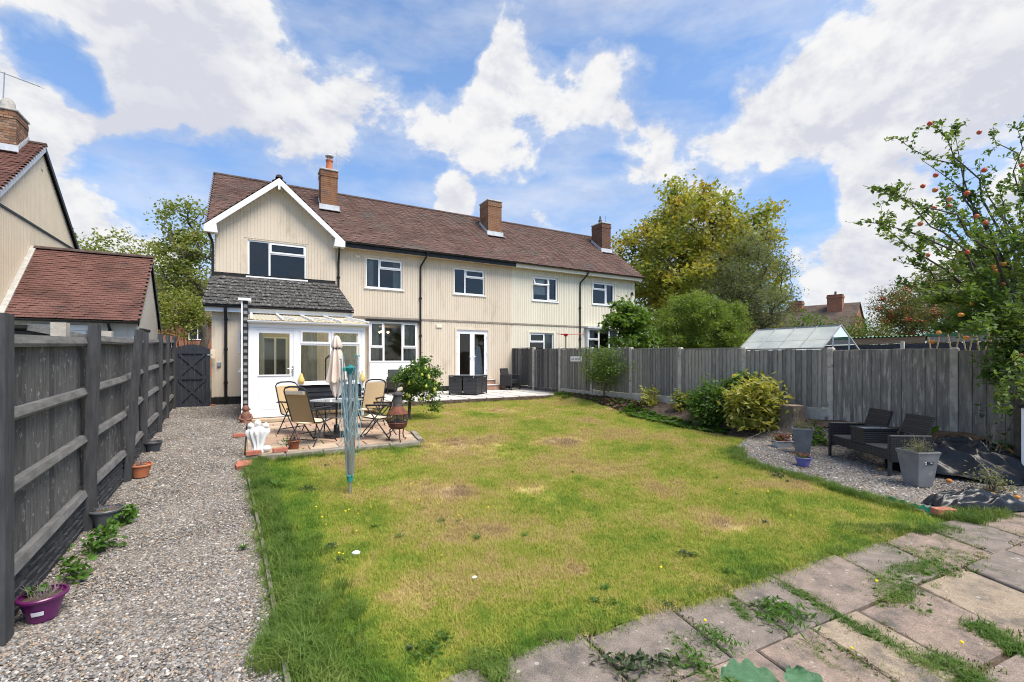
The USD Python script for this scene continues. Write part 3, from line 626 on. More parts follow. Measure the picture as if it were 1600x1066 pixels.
for j in range(4):
    xo = SX if j != 1 else [x + (.2 if 2 < k < 9 else .05) for k, x in enumerate(SX)]
    for a, b in zip(xo[:-1], xo[1:]):
        q = [slab_pt(a, SJ[j+1]), slab_pt(b, SJ[j+1]), slab_pt(b, SJ[j]), slab_pt(a, SJ[j])]
        if j == 0: q[2][1] += rs.normal(0, .03); q[3][1] += rs.normal(0, .03)
        c = np.mean(q, 0); q = [c + (p - c) * (1 - .009 / np.linalg.norm(p - c) * rs.uniform(.5, 2.2)) + rs.normal(0, .006, 2) for p in q]
        SLABS.append(q)
        obj('slab', slab_mesh(q, .012 + rs.normal(0, .004), jit=.004, r=rs), m_slab[rs.integers(0, 3) if rs.uniform() < .85 else 3], pv)

# sandy terrace by the conservatory, raised a little above the lawn
P1Z = .21
m_sand = [M(f'sandy_slab_{i}', *c, scale=6, rough=.9, bump=.35, bscale=90, second=((.28, .22, .17), 3.5, .52, .72)) for i, c in enumerate([((.34, .24, .16), (.44, .32, .22)), ((.39, .30, .21), (.48, .38, .275)), ((.32, .215, .15), (.41, .28, .20))])]
t1 = numbered('/World', 'sandy_terrace'); UsdGeom.Xform.Define(stage, t1); BASE[t1] = (np.zeros(3), 0.); keys(stage.GetPrimAtPath(t1), 'sandy paved terrace with the round table and chairs', None, None, 'structure')
T1 = [(-.1, 8.26), (2.72, 8.2), (2.92, 9.5), (2.95, 12.62), (-.1, 12.62)]
a = MB(); a.prism(Polygon(T1).buffer(-.012), .28, [[1, 0, 0, 0], [0, 1, 0, 0], [0, 0, 1, P1Z - .30]]); obj('terrace_base', a, m_mortar, t1)
yy = np.linspace(8.42, 12.6, 11); 
for j in range(10):
    x0, x1 = -.08, np.interp(yy[j], [8.2, 9.5, 12.6], [2.72, 2.92, 2.93]); nx_ = 6 if j % 2 == 0 else 7
    e = np.linspace(x0, x1 - .02, nx_ + 1) if j % 2 == 0 else np.concatenate([[x0], x0 + (np.arange(nx_ - 1) + .5) * (x1 - x0) / (nx_ - 1), [x1 - .02]])
    for p, q in zip(e[:-1], e[1:]):
        obj('slab', slab_mesh([(p + .008, yy[j] + .008), (q - .008, yy[j] + .008), (q - .008, yy[j+1] - .008), (p + .008, yy[j+1] - .008)], P1Z + .004 + rs.normal(0, .003), th=.035, inset=.008), m_sand[rs.integers(0, 3)], t1)
# edging stones along its front and right side
m_edge = M('pale_kerb', (.17, .15, .115), (.29, .255, .20), scale=7, rough=.95, bump=.4)
for k in range(5):
    xa = -.08 + k * .56; b = MB(); b.rbox(xa, 8.24 - .012 * k - .0, -.02, xa + .54, 8.40 - .012 * k, P1Z + .012, .012); obj('kerb_stone', b, m_edge, t1)
for k in range(2):
    b = MB(); b.beam((2.80 + .1 * k, 8.42 + k * .56, P1Z - .09), (2.88 + .1 * k, 8.95 + k * .56, P1Z - .09), .1, .2); obj('kerb_stone', b, m_edge, t1)

# pale far terrace against the house
P2Z = .44
t2 = numbered('/World', 'pale_terrace'); UsdGeom.Xform.Define(stage, t2); BASE[t2] = (np.zeros(3), 0.); keys(stage.GetPrimAtPath(t2), 'pale grey slabs with dark joints below the french doors', None, None, 'structure')
m_pale = [M(f'pale_slab_{i}', *c, scale=4, rough=.9, second=((.28, .26, .23), 3, .55, .75)) for i, c in enumerate([((.47, .44, .41), (.56, .53, .49)), ((.50, .46, .43), (.58, .55, .50)), ((.42, .40, .375), (.50, .475, .45))])]
a = MB(); a.box(3.0, 13.64, .1, 10.02, 17.66, P2Z - .012); obj('terrace_base', a, m_soil, t2)
for i in range(11):
    for j in range(6):
        xa, ya = 3.02 + i * .636, 13.66 + j * .636
        obj('slab', slab_mesh([(xa + .03, ya + .035), (xa + .606, ya + .035), (xa + .606, ya + .60), (xa + .03, ya + .60)], P2Z + .012 + rs.normal(0, .004), th=.03, inset=.008), m_pale[rs.integers(0, 3)], t2)
# ---------------------------------------------------------------- buildings: builders
def strips(mb, x0, x1, bot, top, holes, pitch, y, proud=.012, wid=None, axis='x', sign=-1):
    """Ribs of the pressed cladding, clipped round the openings. top(x) may slope."""
    wid = wid or pitch * .74
    n = int((x1 - x0) / pitch); off = (x1 - x0 - n * pitch) / 2
    for i in range(n):
        a = x0 + off + i * pitch + (pitch - wid) / 2; b = a + wid
        iv = [(bot, min(top(a), top(b)))]
        for hx0, hz0, hx1, hz1 in holes:
            if b > hx0 and a < hx1:
                iv = [s for p, q in iv for s in ((p, min(q, hz0)), (max(p, hz1), q)) if s[1] - s[0] > .02]
        for p, q in iv:
            if q - p < .02: continue
            if axis == 'x': mb.box(a, min(y, y + sign * proud), p, b, max(y, y + sign * proud), q)
            else: mb.box(min(y, y + sign * proud), a, p, max(y, y + sign * proud), b, q)

def window(parent, rect, y, lights, name='window', glass=None, sash=(), depth=.07, fr=.05, recess=.03, curtain=None, sill=True, label=None, mat=None, open_tilt=None):
    """White frame at face y - its own part, with a pane for each light; lights in fractions (x0, z0, x1, z1) of the rectangle."""
    x0, z0_, x1, z1 = rect; w, h = x1 - x0, z1 - z0_
    hole = []
    for a, b, c, d in lights:
        hole.append((x0 + a*w + (fr if a == 0 else fr*.55), z0_ + b*h + (fr if b == 0 else fr*.55), x0 + c*w - (fr if c == 1 else fr*.55), z0_ + d*h - (fr if d == 1 else fr*.55)))
    P = sbox(x0, z0_, x1, z1)
    for q in hole: P = P.difference(sbox(*q))
    m = MB(); m.prism(P, depth, XZ(y + recess))
    for k in sash:                                            # opening lights: a second, prouder frame
        a, b, c, d = hole[k]; e = .035
        m.prism(sbox(a - e*.4, b - e*.4, c + e*.4, d + e*.4).difference(sbox(a + e, b + e, c - e, d - e)), .03, XZ(y + recess - .018))
    p = obj(name, m, mat or m_upvc, parent, w=True, label=label)
    for k, (a, b, c, d) in enumerate(hole):
        g = MB(); yy = y + recess + depth * .55
        g.add([[a - .01, yy, b - .01], [c + .01, yy, b - .01], [c + .01, yy, d + .01], [a - .01, yy, d + .01]], [[0, 1, 2], [0, 2, 3]])
        obj('pane', g, glass or m_glass, p, w=True)
    if sill:
        s = MB(); s.box(x0 - .05, y - .05, z0_ - .05, x1 + .05, y + recess + .01, z0_ - .004); obj('sill', s, mat or m_upvc, p, w=True)
    for (a, c, zb, zt) in (curtain or ()):
        n = 24; xs_ = np.linspace(a, c, n * 2); yy = y + .24 + .03 * np.sin(np.arange(n * 2) * 1.5)
        v = np.vstack([np.column_stack([xs_, yy, np.full(n*2, zb)]), np.column_stack([xs_, yy * 1.0, np.full(n*2, zt)])])
        f = [[i, i+1, n*2+i+1] for i in range(n*2-1)] + [[i, n*2+i+1, n*2+i] for i in range(n*2-1)]
        obj('curtain', (v, np.array(f)), m_curtain, p, w=True, smooth=60)
    return p

def tiles(mb, O, U, V, nu, nv, wid, gauge, keep=None, r=None, th=.014, lift=.02, jit=.004, lap=1.28):
    O, U, V = np.array(O, float), unit(U), unit(V); N = np.cross(U, V); N = N * np.sign(N[2])
    i, j = np.meshgrid(np.arange(nu), np.arange(nv)); i, j = i.ravel(), j.ravel()
    b = O + U * ((i + .5 * (j % 2)) * wid)[:, None] + V * (j * gauge)[:, None]
    ce = b + U * wid / 2 + V * gauge / 2
    if keep is not None: k = keep(ce); b = b[k]
    n = len(b); off = lift + r.normal(0, jit, n)
    Vt_ = unit(V * gauge * lap - N * lift)
    mb.many(b + N * off[:, None], U, Vt_, N, wid * .965, gauge * lap, th)

def chimney(parent, x0, x1, y0, y1, zb, zt, name='chimney', front=False, pot=None, r=None, cap=m_cement, brick=None, flash=True, slope=None):
    """Brick stack with mortar joints, an oversailing head and a lead apron. front: the bricks one can see are parts of their own."""
    c = MB(); c.box(x0 + .012, y0 + .012, zb, x1 - .012, y1 - .012, zt - .02); p = obj(name, c, m_mortar, parent, w=True)
    r = r or np.random.default_rng(3); L, H, J, D = .215, .068, .011, .03
    rest = MB(); rows = int((zt - zb) / (H + J))
    for k in range(rows):
        z = zt - (k + 1) * (H + J); sh = (L + J) / 2 if k % 2 else 0; o = .018 if k in (1, 2) else 0
        for face in range(4):
            ln = (x1 - x0) if face % 2 == 0 else (y1 - y0)
            e = [0] + [s for s in np.arange(sh or (L + J), ln - .03, L + J)] + [ln]
            for a, b in zip(e[:-1], e[1:]):
                a2, b2 = a + J / 2, b - J / 2; q = o + r.normal(0, .0015)
                if face == 0: bx = (x0 + a2 - (o if a == 0 else 0), y0 - q, x0 + b2 + (o if b == ln else 0), y0 + D)
                elif face == 1: bx = (x1 - D, y0 + a2 + (D if a == 0 else 0), x1 + q, y0 + b2 - (D if b == ln else 0))
                elif face == 2: bx = (x0 + a2, y1 - D, x0 + b2, y1 + q)
                else: bx = (x0 - q, y0 + a2 + (D if a == 0 else 0), x0 + D, y0 + b2 - (D if b == ln else 0))
                if front and face in (0, 1):
                    m = MB(); m.box(bx[0], bx[1], z, bx[2], bx[3], z + H); obj('brick', m, m_brick_v[r.integers(0, 4)], p, w=True)
                else: rest.box(bx[0], bx[1], z, bx[2], bx[3], z + H)
    obj('brickwork', rest, brick or m_brick, p, w=True, kind='stuff')
    f = MB(); f.rbox(x0 - .035, y0 - .035, zt, x1 + .035, y1 + .035, zt + .07, .02); obj('coping', f, cap, p, w=True)
    if flash and slope:                                        # lead apron in front and steps up the sides
        s, zf = slope, lambda y: slope[0] + slope[1] * (y - slope[2])
        m = MB(); m.beam((x0 - .06, y0 - .03, zf(y0) + .10), (x1 + .06, y0 - .03, zf(y0) + .10), .02, .2); m.beam((x0 - .08, y0 - .14, zf(y0 - .14) + .05), (x1 + .08, y0 - .14, zf(y0 - .14) + .05), .22, .02)
        for xs_ in (x0 - .012, x1 + .012):
            nst = 9
            for i in range(nst):
                ya, yb = y0 + (y1 - y0) * i / nst, y0 + (y1 - y0) * (i + 1) / nst
                m.box(xs_ - .012, ya, zf(ya) - .05, xs_ + .012, yb, zf(yb) + .12)
        obj('flashing', m, m_lead, p, w=True)
    return p

def gutter(mb, p, q, r=.06):
    p, q = np.array(p, float), np.array(q, float); u = unit(q - p); k = 8
    side = np.cross(u, [0, 0, 1.]); a = np.linspace(math.pi, 2 * math.pi, k)
    prof = [(math.cos(t) * r, math.sin(t) * r) for t in a] + [(math.cos(t) * (r - .008), math.sin(t) * (r - .008)) for t in a[::-1]]
    v = np.vstack([[e + side * c + np.array([0, 0, d]) for c, d in prof] for e in (p, q)]); n = len(prof)
    f = [[i, (i+1) % n, n + (i+1) % n] for i in range(n)] + [[i, n + (i+1) % n, n + i] for i in range(n)]
    f += [[0, i, i + 1] for i in range(1, n - 1)] + [[n, n + i + 1, n + i] for i in range(1, n - 1)]
    mb.add(v, f)

# ---------------------------------------------------------------- the cream semi-detached pair
FY = 17.65; EZ = 6.0; KM = .786; EY = 17.30; RY = 20.95; RZ = EZ + KM * (RY - EY); PX = 10.07
roof_z = lambda y: EZ + KM * (y - EY)
rh = np.random.default_rng(21)
GX, GHW, GZ, GK = .79, 2.1, 7.86, .885          # cross gable: centre, half width at the eaves, ridge height, pitch
gab_z = lambda x: GZ - GK * np.abs(x - GX)
A = thing('cream_house', 'large cream clad house with a cross gable, dark tiled porch and french doors', 'house', (4.5, 20.9, .4))
WR = {}
x0, za = on_y(387, 373.6, 17.53); x1, zb = on_y(478.6, 437.7, 17.53); _, zc = on_y(387, 431, 17.53); WR['w1'] = (x0, zc, x1, za - .01)
def rect(u0, v0, u1, v1, Y): a, b = on_y(u0, v1, Y); c, d = on_y(u1, v0, Y); return (a, b, c, d)
x0, z1 = on_y(571.5, 402, FY); _, zb = on_y(571.5, 449, FY); x1, _ = on_y(628.5, 454, FY); WR['w2'] = (x0, zb, x1, z1)
x0, z1 = on_y(709.4, 418.3, FY); _, zb = on_y(709.4, 458.6, FY); x1, _ = on_y(757, 463, FY); WR['w3'] = (x0, zb, x1, z1)
DR = (7.40, P2Z + .46, 8.86, 2.97)
BX = (3.80, 1.00, 5.66, 3.17)                     # bay window on the ground floor
holes = [WR['w2'], WR['w3'], DR, (BX[0] + .06, BX[1] + .1, BX[2] - .06, BX[3] - .06)]
P = Polygon([(2.6, .3), (PX, .3), (PX, EZ + .06), (2.6, EZ + .06)])
for h in holes: P = P.difference(sbox(*h))
a = MB(); a.prism(P, .2, XZ(FY))
Pg = Polygon([(-1.05, .3), (2.62, .3), (2.62, gab_z(2.62) - .02), (GX, GZ - .06), (-1.05, gab_z(-1.05) - .02)]).difference(sbox(*WR['w1']))
a.prism(Pg, .2, XZ(17.53))
a.box(-1.05, 17.74, .3, -.87, 24.2, EZ); a.box(-1.05, 24.2, .3, PX, 24.35, EZ + .05); a.box(PX - .1, 17.86, .3, PX - .004, 24.2, EZ)
obj('wall', a, m_cream, A, w=True)
a = MB(); a.box(-.86, 17.87, 3.05, PX - .11, 24.19, 3.25); a.box(-.86, 17.87, .3, PX - .11, 24.19, .86); a.box(-.86, 17.87, EZ - .1, PX - .11, 24.19, EZ - .03); obj('inner_floor', a, m_grey_clad, A, w=True)
a = MB()
gh = lambda b: [(h[0] - .07, h[1] - .06, h[2] + .07, h[3] + .05) for h in b]
strips(a, 2.64, PX - .01, 3.36, lambda x: EZ - .06, gh(holes), .098, FY)
strips(a, 2.64, PX - .01, P2Z + .2, lambda x: 3.28, gh(holes) + [(BX[0] - .02, .4, BX[2] + .02, BX[3] + .12)], .098, FY)
strips(a, -1.04, 2.61, 4.40, lambda x: gab_z(x) - .14, gh([WR['w1']]), .098, 17.53)
obj('cladding', a, m_cream, A, w=True, kind='stuff')
a = MB(); a.box(2.66, FY - .03, 3.285, PX, FY - .001, 3.345); obj('drip_strip', a, M('drip_strip', (.2, .17, .13), (.3, .25, .2), rough=.7), A, w=True)
for h in (WR['w2'], WR['w3'], DR):
    a = MB(); e = .09; a.prism(sbox(h[0] - e, h[1] - (e if h is not DR else -.0), h[2] + e, h[3] + e).difference(sbox(h[0] - .004, h[1] - .004 - (.3 if h is DR else 0), h[2] + .004, h[3] + .004)), .03, XZ(FY - .028))
    obj('window_surround', a, m_cream, A, w=True)
a = MB(); a.box(2.64, FY - .008, .34, PX, FY - .001, P2Z + .19); obj('plinth', a, m_plinth, A, w=True)
L2 = [(0, 0, .36, 1), (.36, 0, 1, .68), (.36, .68, 1, 1)]
def curt(r, wl=.2, wr=.2): return [(r[0] - .03, r[0] + (r[2]-r[0]) * wl, r[1] - .1, r[3] + .1), (r[2] - (r[2]-r[0]) * wr, r[2] + .03, r[1] - .1, r[3] + .1)]
window(A, WR['w1'], 17.53, L2, sash=(2,), label='wide three light window in the gable')
window(A, WR['w2'], FY, L2, sash=(2,), curtain=curt(WR['w2'], .25, .22))
window(A, WR['w3'], FY, L2, sash=(2,))
# bay with a panelled base
b0, bz0, b1, bz1 = BX; by = FY - .22
bw = (b0, 1.62, b1, bz1)
LB = [(0, 0, .29, .37), (0, .37, .29, 1), (.29, 0, .68, 1), (.68, 0, 1, .37), (.68, .37, 1, 1)]
window(A, bw, by, LB, sash=(1, 4), fr=.06, name='bay_window', sill=False, curtain=[(b0 + .08, b0 + .42, bz0 + .7, bz1), (b1 - .46, b1 - .06, bz0 + .7, bz1)], label='white five light bay window with pale curtains')
a = MB(); a.box(b0 + .02, by + .03, .98, b1 - .02, by + .09, 1.605); a.box(b0, by + .1, .98, b0 + .05, FY - .001, bz1); a.box(b1 - .05, by + .1, .98, b1, FY - .001, bz1); a.box(b0 - .06, by - .02, .9, b1 + .06, FY - .001, .975)
obj('bay_panel', a, m_white, A, w=True)
a = MB(); a.box(b0 - .12, by - .08, bz1 + .004, b1 + .14, FY - .001, bz1 + .075); obj('bay_roof', a, m_lead if False else m_black, A, w=True)
# ceiling light seen lit through the bay
m_bulb = usdkit.material(stage, '/World/Looks/warm_bulb', {'e': ('emission', dict(color=(1, .62, .25), strength=9.0))}, surface='e.emission')
cl = thing('ceiling_lamp', 'small lit ceiling lamp with warm bulbs seen through the bay window', 'lamp', (4.6, 18.6, 3.04))
a = MB(); a.tube([(0, 0, 0), (0, 0, -.12)], .012); [a.tube([(0, 0, -.12), (.2 * math.cos(k * 2.1), .2 * math.sin(k * 2.1), -.17)], .01) for k in range(3)]; obj('lamp_arm', a, m_metal, cl)
for k in range(3):
    obj('bulb', trimesh.creation.icosphere(2, .045).apply_translation([.2 * math.cos(k * 2.1), .2 * math.sin(k * 2.1), -.2]), m_bulb, cl, smooth=True)
# french doors
dx = (DR[0] + DR[2]) / 2
a = MB(); a.prism(sbox(*DR).difference(sbox(DR[0] + .055, DR[1] + .05, DR[2] - .055, DR[3] - .055)), .09, XZ(FY + .01)); obj('door_frame', a, m_upvc, A, w=True)
for x0, x1 in ((DR[0] + .06, dx - .003), (dx + .003, DR[2] - .06)):
    z0_, z1 = DR[1] + .055, DR[3] - .06
    a = MB(); q = sbox(x0 + .1, z0_ + .12, x1 - .1, z1 - .1); a.prism(sbox(x0, z0_, x1, z1).difference(q), .06, XZ(FY + .02)); d = obj('door', a, m_upvc, A, w=True)
    g = MB(); c = q.bounds; g.add([[c[0], FY + .05, c[1]], [c[2], FY + .05, c[1]], [c[2], FY + .05, c[3]], [c[0], FY + .05, c[3]]], [[0, 1, 2], [0, 2, 3]]); obj('pane', g, m_glass, d, w=True)
    h = MB(); s_ = 1 if x0 > dx else -1; hx = x0 + .05 if s_ > 0 else x1 - .05; h.box(hx - .014, FY - .012, 1.72, hx + .014, FY + .019, 1.95); h.tube([(hx, FY - .03, 1.86), (hx + .1 * s_, FY - .03, 1.86)], .01); obj('handle', h, m_upvc, d, w=True)
    h = MB(); ex = DR[0] + .05 if s_ < 0 else DR[2] - .05
    for zz in (1.25, 1.95, 2.65): h.rbox(ex - .018, FY - .012, zz, ex + .018, FY + .009, zz + .1, .006)
    obj('hinge', h, m_upvc, d, w=True)
a = MB()
n = 40; xs_ = np.linspace(dx + .14, DR[2] - .12, n); yy = FY + .3 + .035 * np.sin(np.arange(n) * .9)
v = np.vstack([np.column_stack([xs_ + (xs_ - dx - .4) * .3, yy, np.full(n, .9)]), np.column_stack([xs_ * .4 + (dx + .42) * .6, yy, np.full(n, 2.3)])])
a.add(v, [[i, i+1, n+i+1] for i in range(n-1)] + [[i, n+i+1, n+i] for i in range(n-1)]); obj('curtain', a, M('white_drape', (.7, .7, .74), (.8, .8, .83)), A, w=True, smooth=60, label='gathered white drape behind the right french door')
# steps
m_step = M('step_brick', (.30, .16, .11), (.42, .25, .18), scale=6, rough=.9, bump=.3, second=((.45, .38, .31), 5, .5, .7))
for k, (e, z) in enumerate(((.72, P2Z + .2), (.36, P2Z + .4))):
    b = MB(); b.rbox(7.25 - (.15 if k == 0 else 0), FY - e, P2Z + .012 + .2 * k + (.001 if k else 0), 9.05 + (.3 if k == 0 else 0), FY - .012, z, .012); s_ = obj('step', b, m_step, A, w=True)
    b = MB(); b.rbox(7.22 - (.15 if k == 0 else 0), FY - e - .03, z + .002, 9.08 + (.3 if k == 0 else 0), FY - .012 if k else FY - .33, z + .04, .01); obj('tread', b, m_pale[2], s_, w=True)
a = MB(); a.rbox(6.5, FY - .05, 3.02, 6.76, FY - .014, 3.16, .01); obj('vent', a, m_cream2, A, w=True, label='small pale vent cover on the ground floor wall')
a = MB(); a.rbox(2.95 + 2.0 - 1.62, FY - .05, 5.52, 3.5, FY - .014, 5.63, .01); obj('vent', a, m_cream2, A, w=True)

# roof: main slope and cross gable
def main_keep(x0, x1):
    def k(c):
        ok = (c[:, 0] > x0) & (c[:, 0] < x1) & (c[:, 1] < RY - .07)
        return ok & ~((np.abs(c[:, 0] - GX) < GHW + .3) & (gab_z(c[:, 0]) > c[:, 2] - .01))
    return k
LS = math.hypot(RY - EY, RZ - EZ); VV = np.array([0, RY - EY, RZ - EZ])
def roof_deck(x0, x1, xg=None):
    m = MB()
    for a, b, y in ((x0, x1, EY + .02),) if xg is None else ((x0, xg, 17.76), (xg, x1, EY + .02)):
        z = roof_z(y - .02); m.hexa([[a, y, z - .08], [b, y, z - .08], [b, RY, RZ - .08], [a, RY, RZ - .08], [a, y, z - .01], [b, y, z - .01], [b, RY, RZ - .01], [a, RY, RZ - .01]])
    m.hexa([[x0, RY, RZ - .08], [x1, RY, RZ - .08], [x1, 2 * RY - EY, EZ - .08], [x0, 2 * RY - EY, EZ - .08], [x0, RY, RZ - .01], [x1, RY, RZ - .01], [x1, 2 * RY - EY, EZ - .01], [x0, 2 * RY - EY, EZ - .01]])
    return m
def ridge(mb, p, q, r=.11, n=None):
    p, q = np.array(p, float), np.array(q, float); L = np.linalg.norm(q - p); n = n or int(L / .32)
    for i in range(n):
        a, b = p + (q - p) * i / n, p + (q - p) * ((i + 1) / n - .0004)
        u = unit(b - a); s_ = np.cross(u, [0, 0, 1.]); A_ = np.linspace(.15, math.pi - .15, 7)
        ring = lambda e, rr: [e + s_ * math.cos(t) * rr + np.array([0, 0, math.sin(t) * rr - .05]) for t in A_]
        k = 7; rr = r * (1 + rh.normal(0, .006)); v = ring(a, rr * 1.012) + ring(b, rr)
        f = [[j, j + 1, k + j + 1] for j in range(k - 1)] + [[j, k + j + 1, k + j] for j in range(k - 1)] + [[0, j + 1, j] for j in range(1, k - 1)] + [[k, k + j, k + j + 1] for j in range(1, k - 1)]
        mb.add(v, f)
dk = roof_deck(-1.28, PX - .004, 2.84)
rf = obj('roof', dk, m_plinth, A, w=True)
# gable roof boarding
KL = lambda x: EY + (gab_z(x) - EZ) / KM
m = MB()
for s_ in (-1, 1):
    xe = GX + s_ * (GHW + .02); ze = gab_z(xe)
    yb = KL(xe) - .02
    m.hexa([[GX, 17.2, GZ - .075], [xe, 17.2, ze - .075], [xe, max(yb, 17.3), ze - .075], [GX, KL(GX), GZ - .075], [GX, 17.2, GZ - .01], [xe, 17.2, ze - .01], [xe, max(yb, 17.3), ze - .01], [GX, KL(GX), GZ - .01]])
obj('gable_boarding', m, m_plinth, rf, w=True)
T = MB()
tiles(T, (-1.31, EY - .03, EZ), (1, 0, 0), VV, int(11.45 / .165) + 1, int(LS / .1), .165, .1, main_keep(-1.32, PX - .05), rh)
for s_ in (-1, 1):
    V_ = unit([-s_, 0, GK]); L_ = (GHW + .04) * math.hypot(1, GK)
    kk = lambda c: (c[:, 1] < KL(c[:, 0]) + .05) & ((c[:, 0] - GX) * s_ > .01)
    tiles(T, (GX + s_ * (GHW + .04), 17.16, GZ - GK * (GHW + .04)), (0, 1, 0), V_, 26, int(L_ / .1), .165, .1, kk, rh)
obj('roof_tiles', T, m_tile, rf, w=True, kind='stuff')
m_ridge = M('ridge_tile', (.07, .045, .04), (.13, .09, .075), scale=4, rough=.9, island=.25, bump=.4)
m = MB(); ridge(m, (-1.3, RY, RZ + .03), (PX - .01, RY, RZ + .03)); ridge(m, (GX, 17.15, GZ + .02), (GX, KL(GX) + .1, GZ + .02)); obj('ridge_tiles', m, m_ridge, rf, w=True, kind='stuff')
m = MB()
for s_ in (-1, 1):                                         # white barge boards with a boxed foot
    p = np.array([GX, 17.18, GZ - .03]); xe = GX + s_ * (GHW - .02); q = np.array([xe, 17.18, gab_z(xe) - .03])
    m.hexa([[p[0], 17.165, p[2] - .21], [q[0], 17.165, q[2] - .21], [q[0], 17.20, q[2] - .21], [p[0], 17.20, p[2] - .21], [p[0], 17.165, p[2]], [q[0], 17.165, q[2]], [q[0], 17.20, q[2]], [p[0], 17.20, p[2]]])
    m.hexa([[q[0] - s_ * .34, 17.163, q[2] - .23], [q[0] + s_ * .03, 17.163, q[2] - .23], [q[0] + s_ * .03, 17.5, q[2] - .23], [q[0] - s_ * .34, 17.5, q[2] - .23], [q[0] - s_ * .30, 17.163, q[2] + .06], [q[0] + s_ * .03, 17.163, q[2] - .015], [q[0] + s_ * .03, 17.5, q[2] - .015], [q[0] - s_ * .30, 17.5, q[2] + .06]])
m.box(GX - .035, 17.15, GZ - .42, GX + .035, 17.163, GZ - .16)
obj('barge_board', m, m_white, A, w=True)
m = MB(); m.hexa([[GX - 1.9, 17.21, gab_z(GX - 1.9) - .16], [GX, 17.21, GZ - .16], [GX, 17.52, GZ - .16], [GX - 1.9, 17.52, gab_z(GX - 1.9) - .16], [GX - 1.9, 17.21, gab_z(GX - 1.9) - .13], [GX, 17.21, GZ - .13], [GX, 17.52, GZ - .13], [GX - 1.9, 17.52, gab_z(GX - 1.9) - .13]])
m.hexa([[GX + .004, 17.21, GZ - .16], [GX + 1.9, 17.21, gab_z(GX + 1.9) - .16], [GX + 1.9, 17.52, gab_z(GX + 1.9) - .16], [GX + .004, 17.52, GZ - .16], [GX + .004, 17.21, GZ - .13], [GX + 1.9, 17.21, gab_z(GX + 1.9) - .13], [GX + 1.9, 17.52, gab_z(GX + 1.9) - .13], [GX + .004, 17.52, GZ - .13]])
obj('soffit', m, m_white, A, w=True)
m = MB(); gutter(m, (2.86, EY - .07, EZ + .0), (PX, EY - .07, EZ + .0)); m.box(2.86, EY + .0, EZ - .2, PX, EY + .02, EZ - .04); obj('gutter', m, m_black, A, w=True)
m = MB(); m.box(2.7, EY + .024, EZ - .16, PX, FY - .002, EZ - .14); obj('eaves_soffit', m, m_cream, A, w=True)
def downpipe(parent, x, ytop, ztop, ywall, zbot, r=.036, kink=.16, name='downpipe'):
    m = MB(); m.tube([(x + kink, ytop, ztop), (x + kink, ytop, ztop - .1), (x + kink * .8, ytop + .05, ztop - .2), (x + .01, ywall - .06, ztop - .52), (x, ywall - .055, ztop - .65), (x, ywall - .055, zbot)], r, 8)
    for z in np.arange(zbot + .7, ztop - .9, 1.5): m.box(x - .06, ywall - .07, z, x + .06, ywall - .012, z + .05); m.tube([(x, ywall - .055, z - .02), (x, ywall - .055, z + .07)], r * 1.25, 8)
    obj(name, m, m_black, parent, w=True, smooth=40)
downpipe(A, on_y(656.5, 450, FY)[0], EY - .07, EZ - .03, FY, P2Z)
downpipe(A, 2.74, EY - .04, EZ - .06, FY, 4.0, kink=-.02)
m = MB(); m.tube([(-1.22, 17.3, 5.98), (-1.22, 17.32, 5.8), (-1.12, 17.42, 5.55), (-1.1, 17.46, 5.4), (-1.1, 17.46, 4.3)], .04, 8); obj('downpipe', m, m_black, A, w=True, smooth=40)
SL = (EZ + .03, KM, EY)
c1 = chimney(A, 2.36, 3.0, 19.42, 20.1, 7.4, 9.27, r=rh, slope=SL)
m = MB(); m.lathe([(0, 9.34), (.17, 9.34), (.16, 9.42), (.13, 9.46), (.12, 9.72), (.145, 9.75), (.145, 9.8), (.11, 9.8), (.1, 9.6), (0, 9.6)], (2.72, 19.72, 0), 14); obj('chimney_pot', m, m_terracotta, c1, w=True, smooth=40)
m = MB(); m.lathe([(0, 9.93), (.15, 9.93), (.17, 9.96), (.10, 10.01), (0, 10.03)], (2.72, 19.72, 0), 14); [m.tube([(2.72 + .1 * math.cos(k), 19.72 + .1 * math.sin(k), 9.79), (2.72 + .12 * math.cos(k), 19.72 + .12 * math.sin(k), 9.94)], .008, 4) for k in (0, 2.1, 4.2)]; obj('cowl', m, m_lead, c1, w=True)
m = MB(); m.tube([(3.03, 19.85, 9.0), (3.03, 19.85, 10.28)], .016, 5); m.tube([(2.98, 19.88, 10.2), (3.5, 19.62, 9.86)], .01, 4)
for k in range(7): p = np.array([3.0, 19.87, 10.18]) + (np.array([3.5, 19.62, 9.86]) - [3.0, 19.87, 10.18]) * k / 6; m.tube([p + [.06, .13, .05], p - [.06, .13, .05]], .006, 4)
obj('aerial', m, m_alu, c1, w=True)
chimney(A, 9.72, 10.46, 19.34, 20.25, 7.3, 9.28, r=rh, slope=SL, brick=M('orange_chimney_brick', (.25, .125, .07), (.36, .18, .1), (.3, .21, .14), scale=3, rough=.9, island=.3, bump=.4))

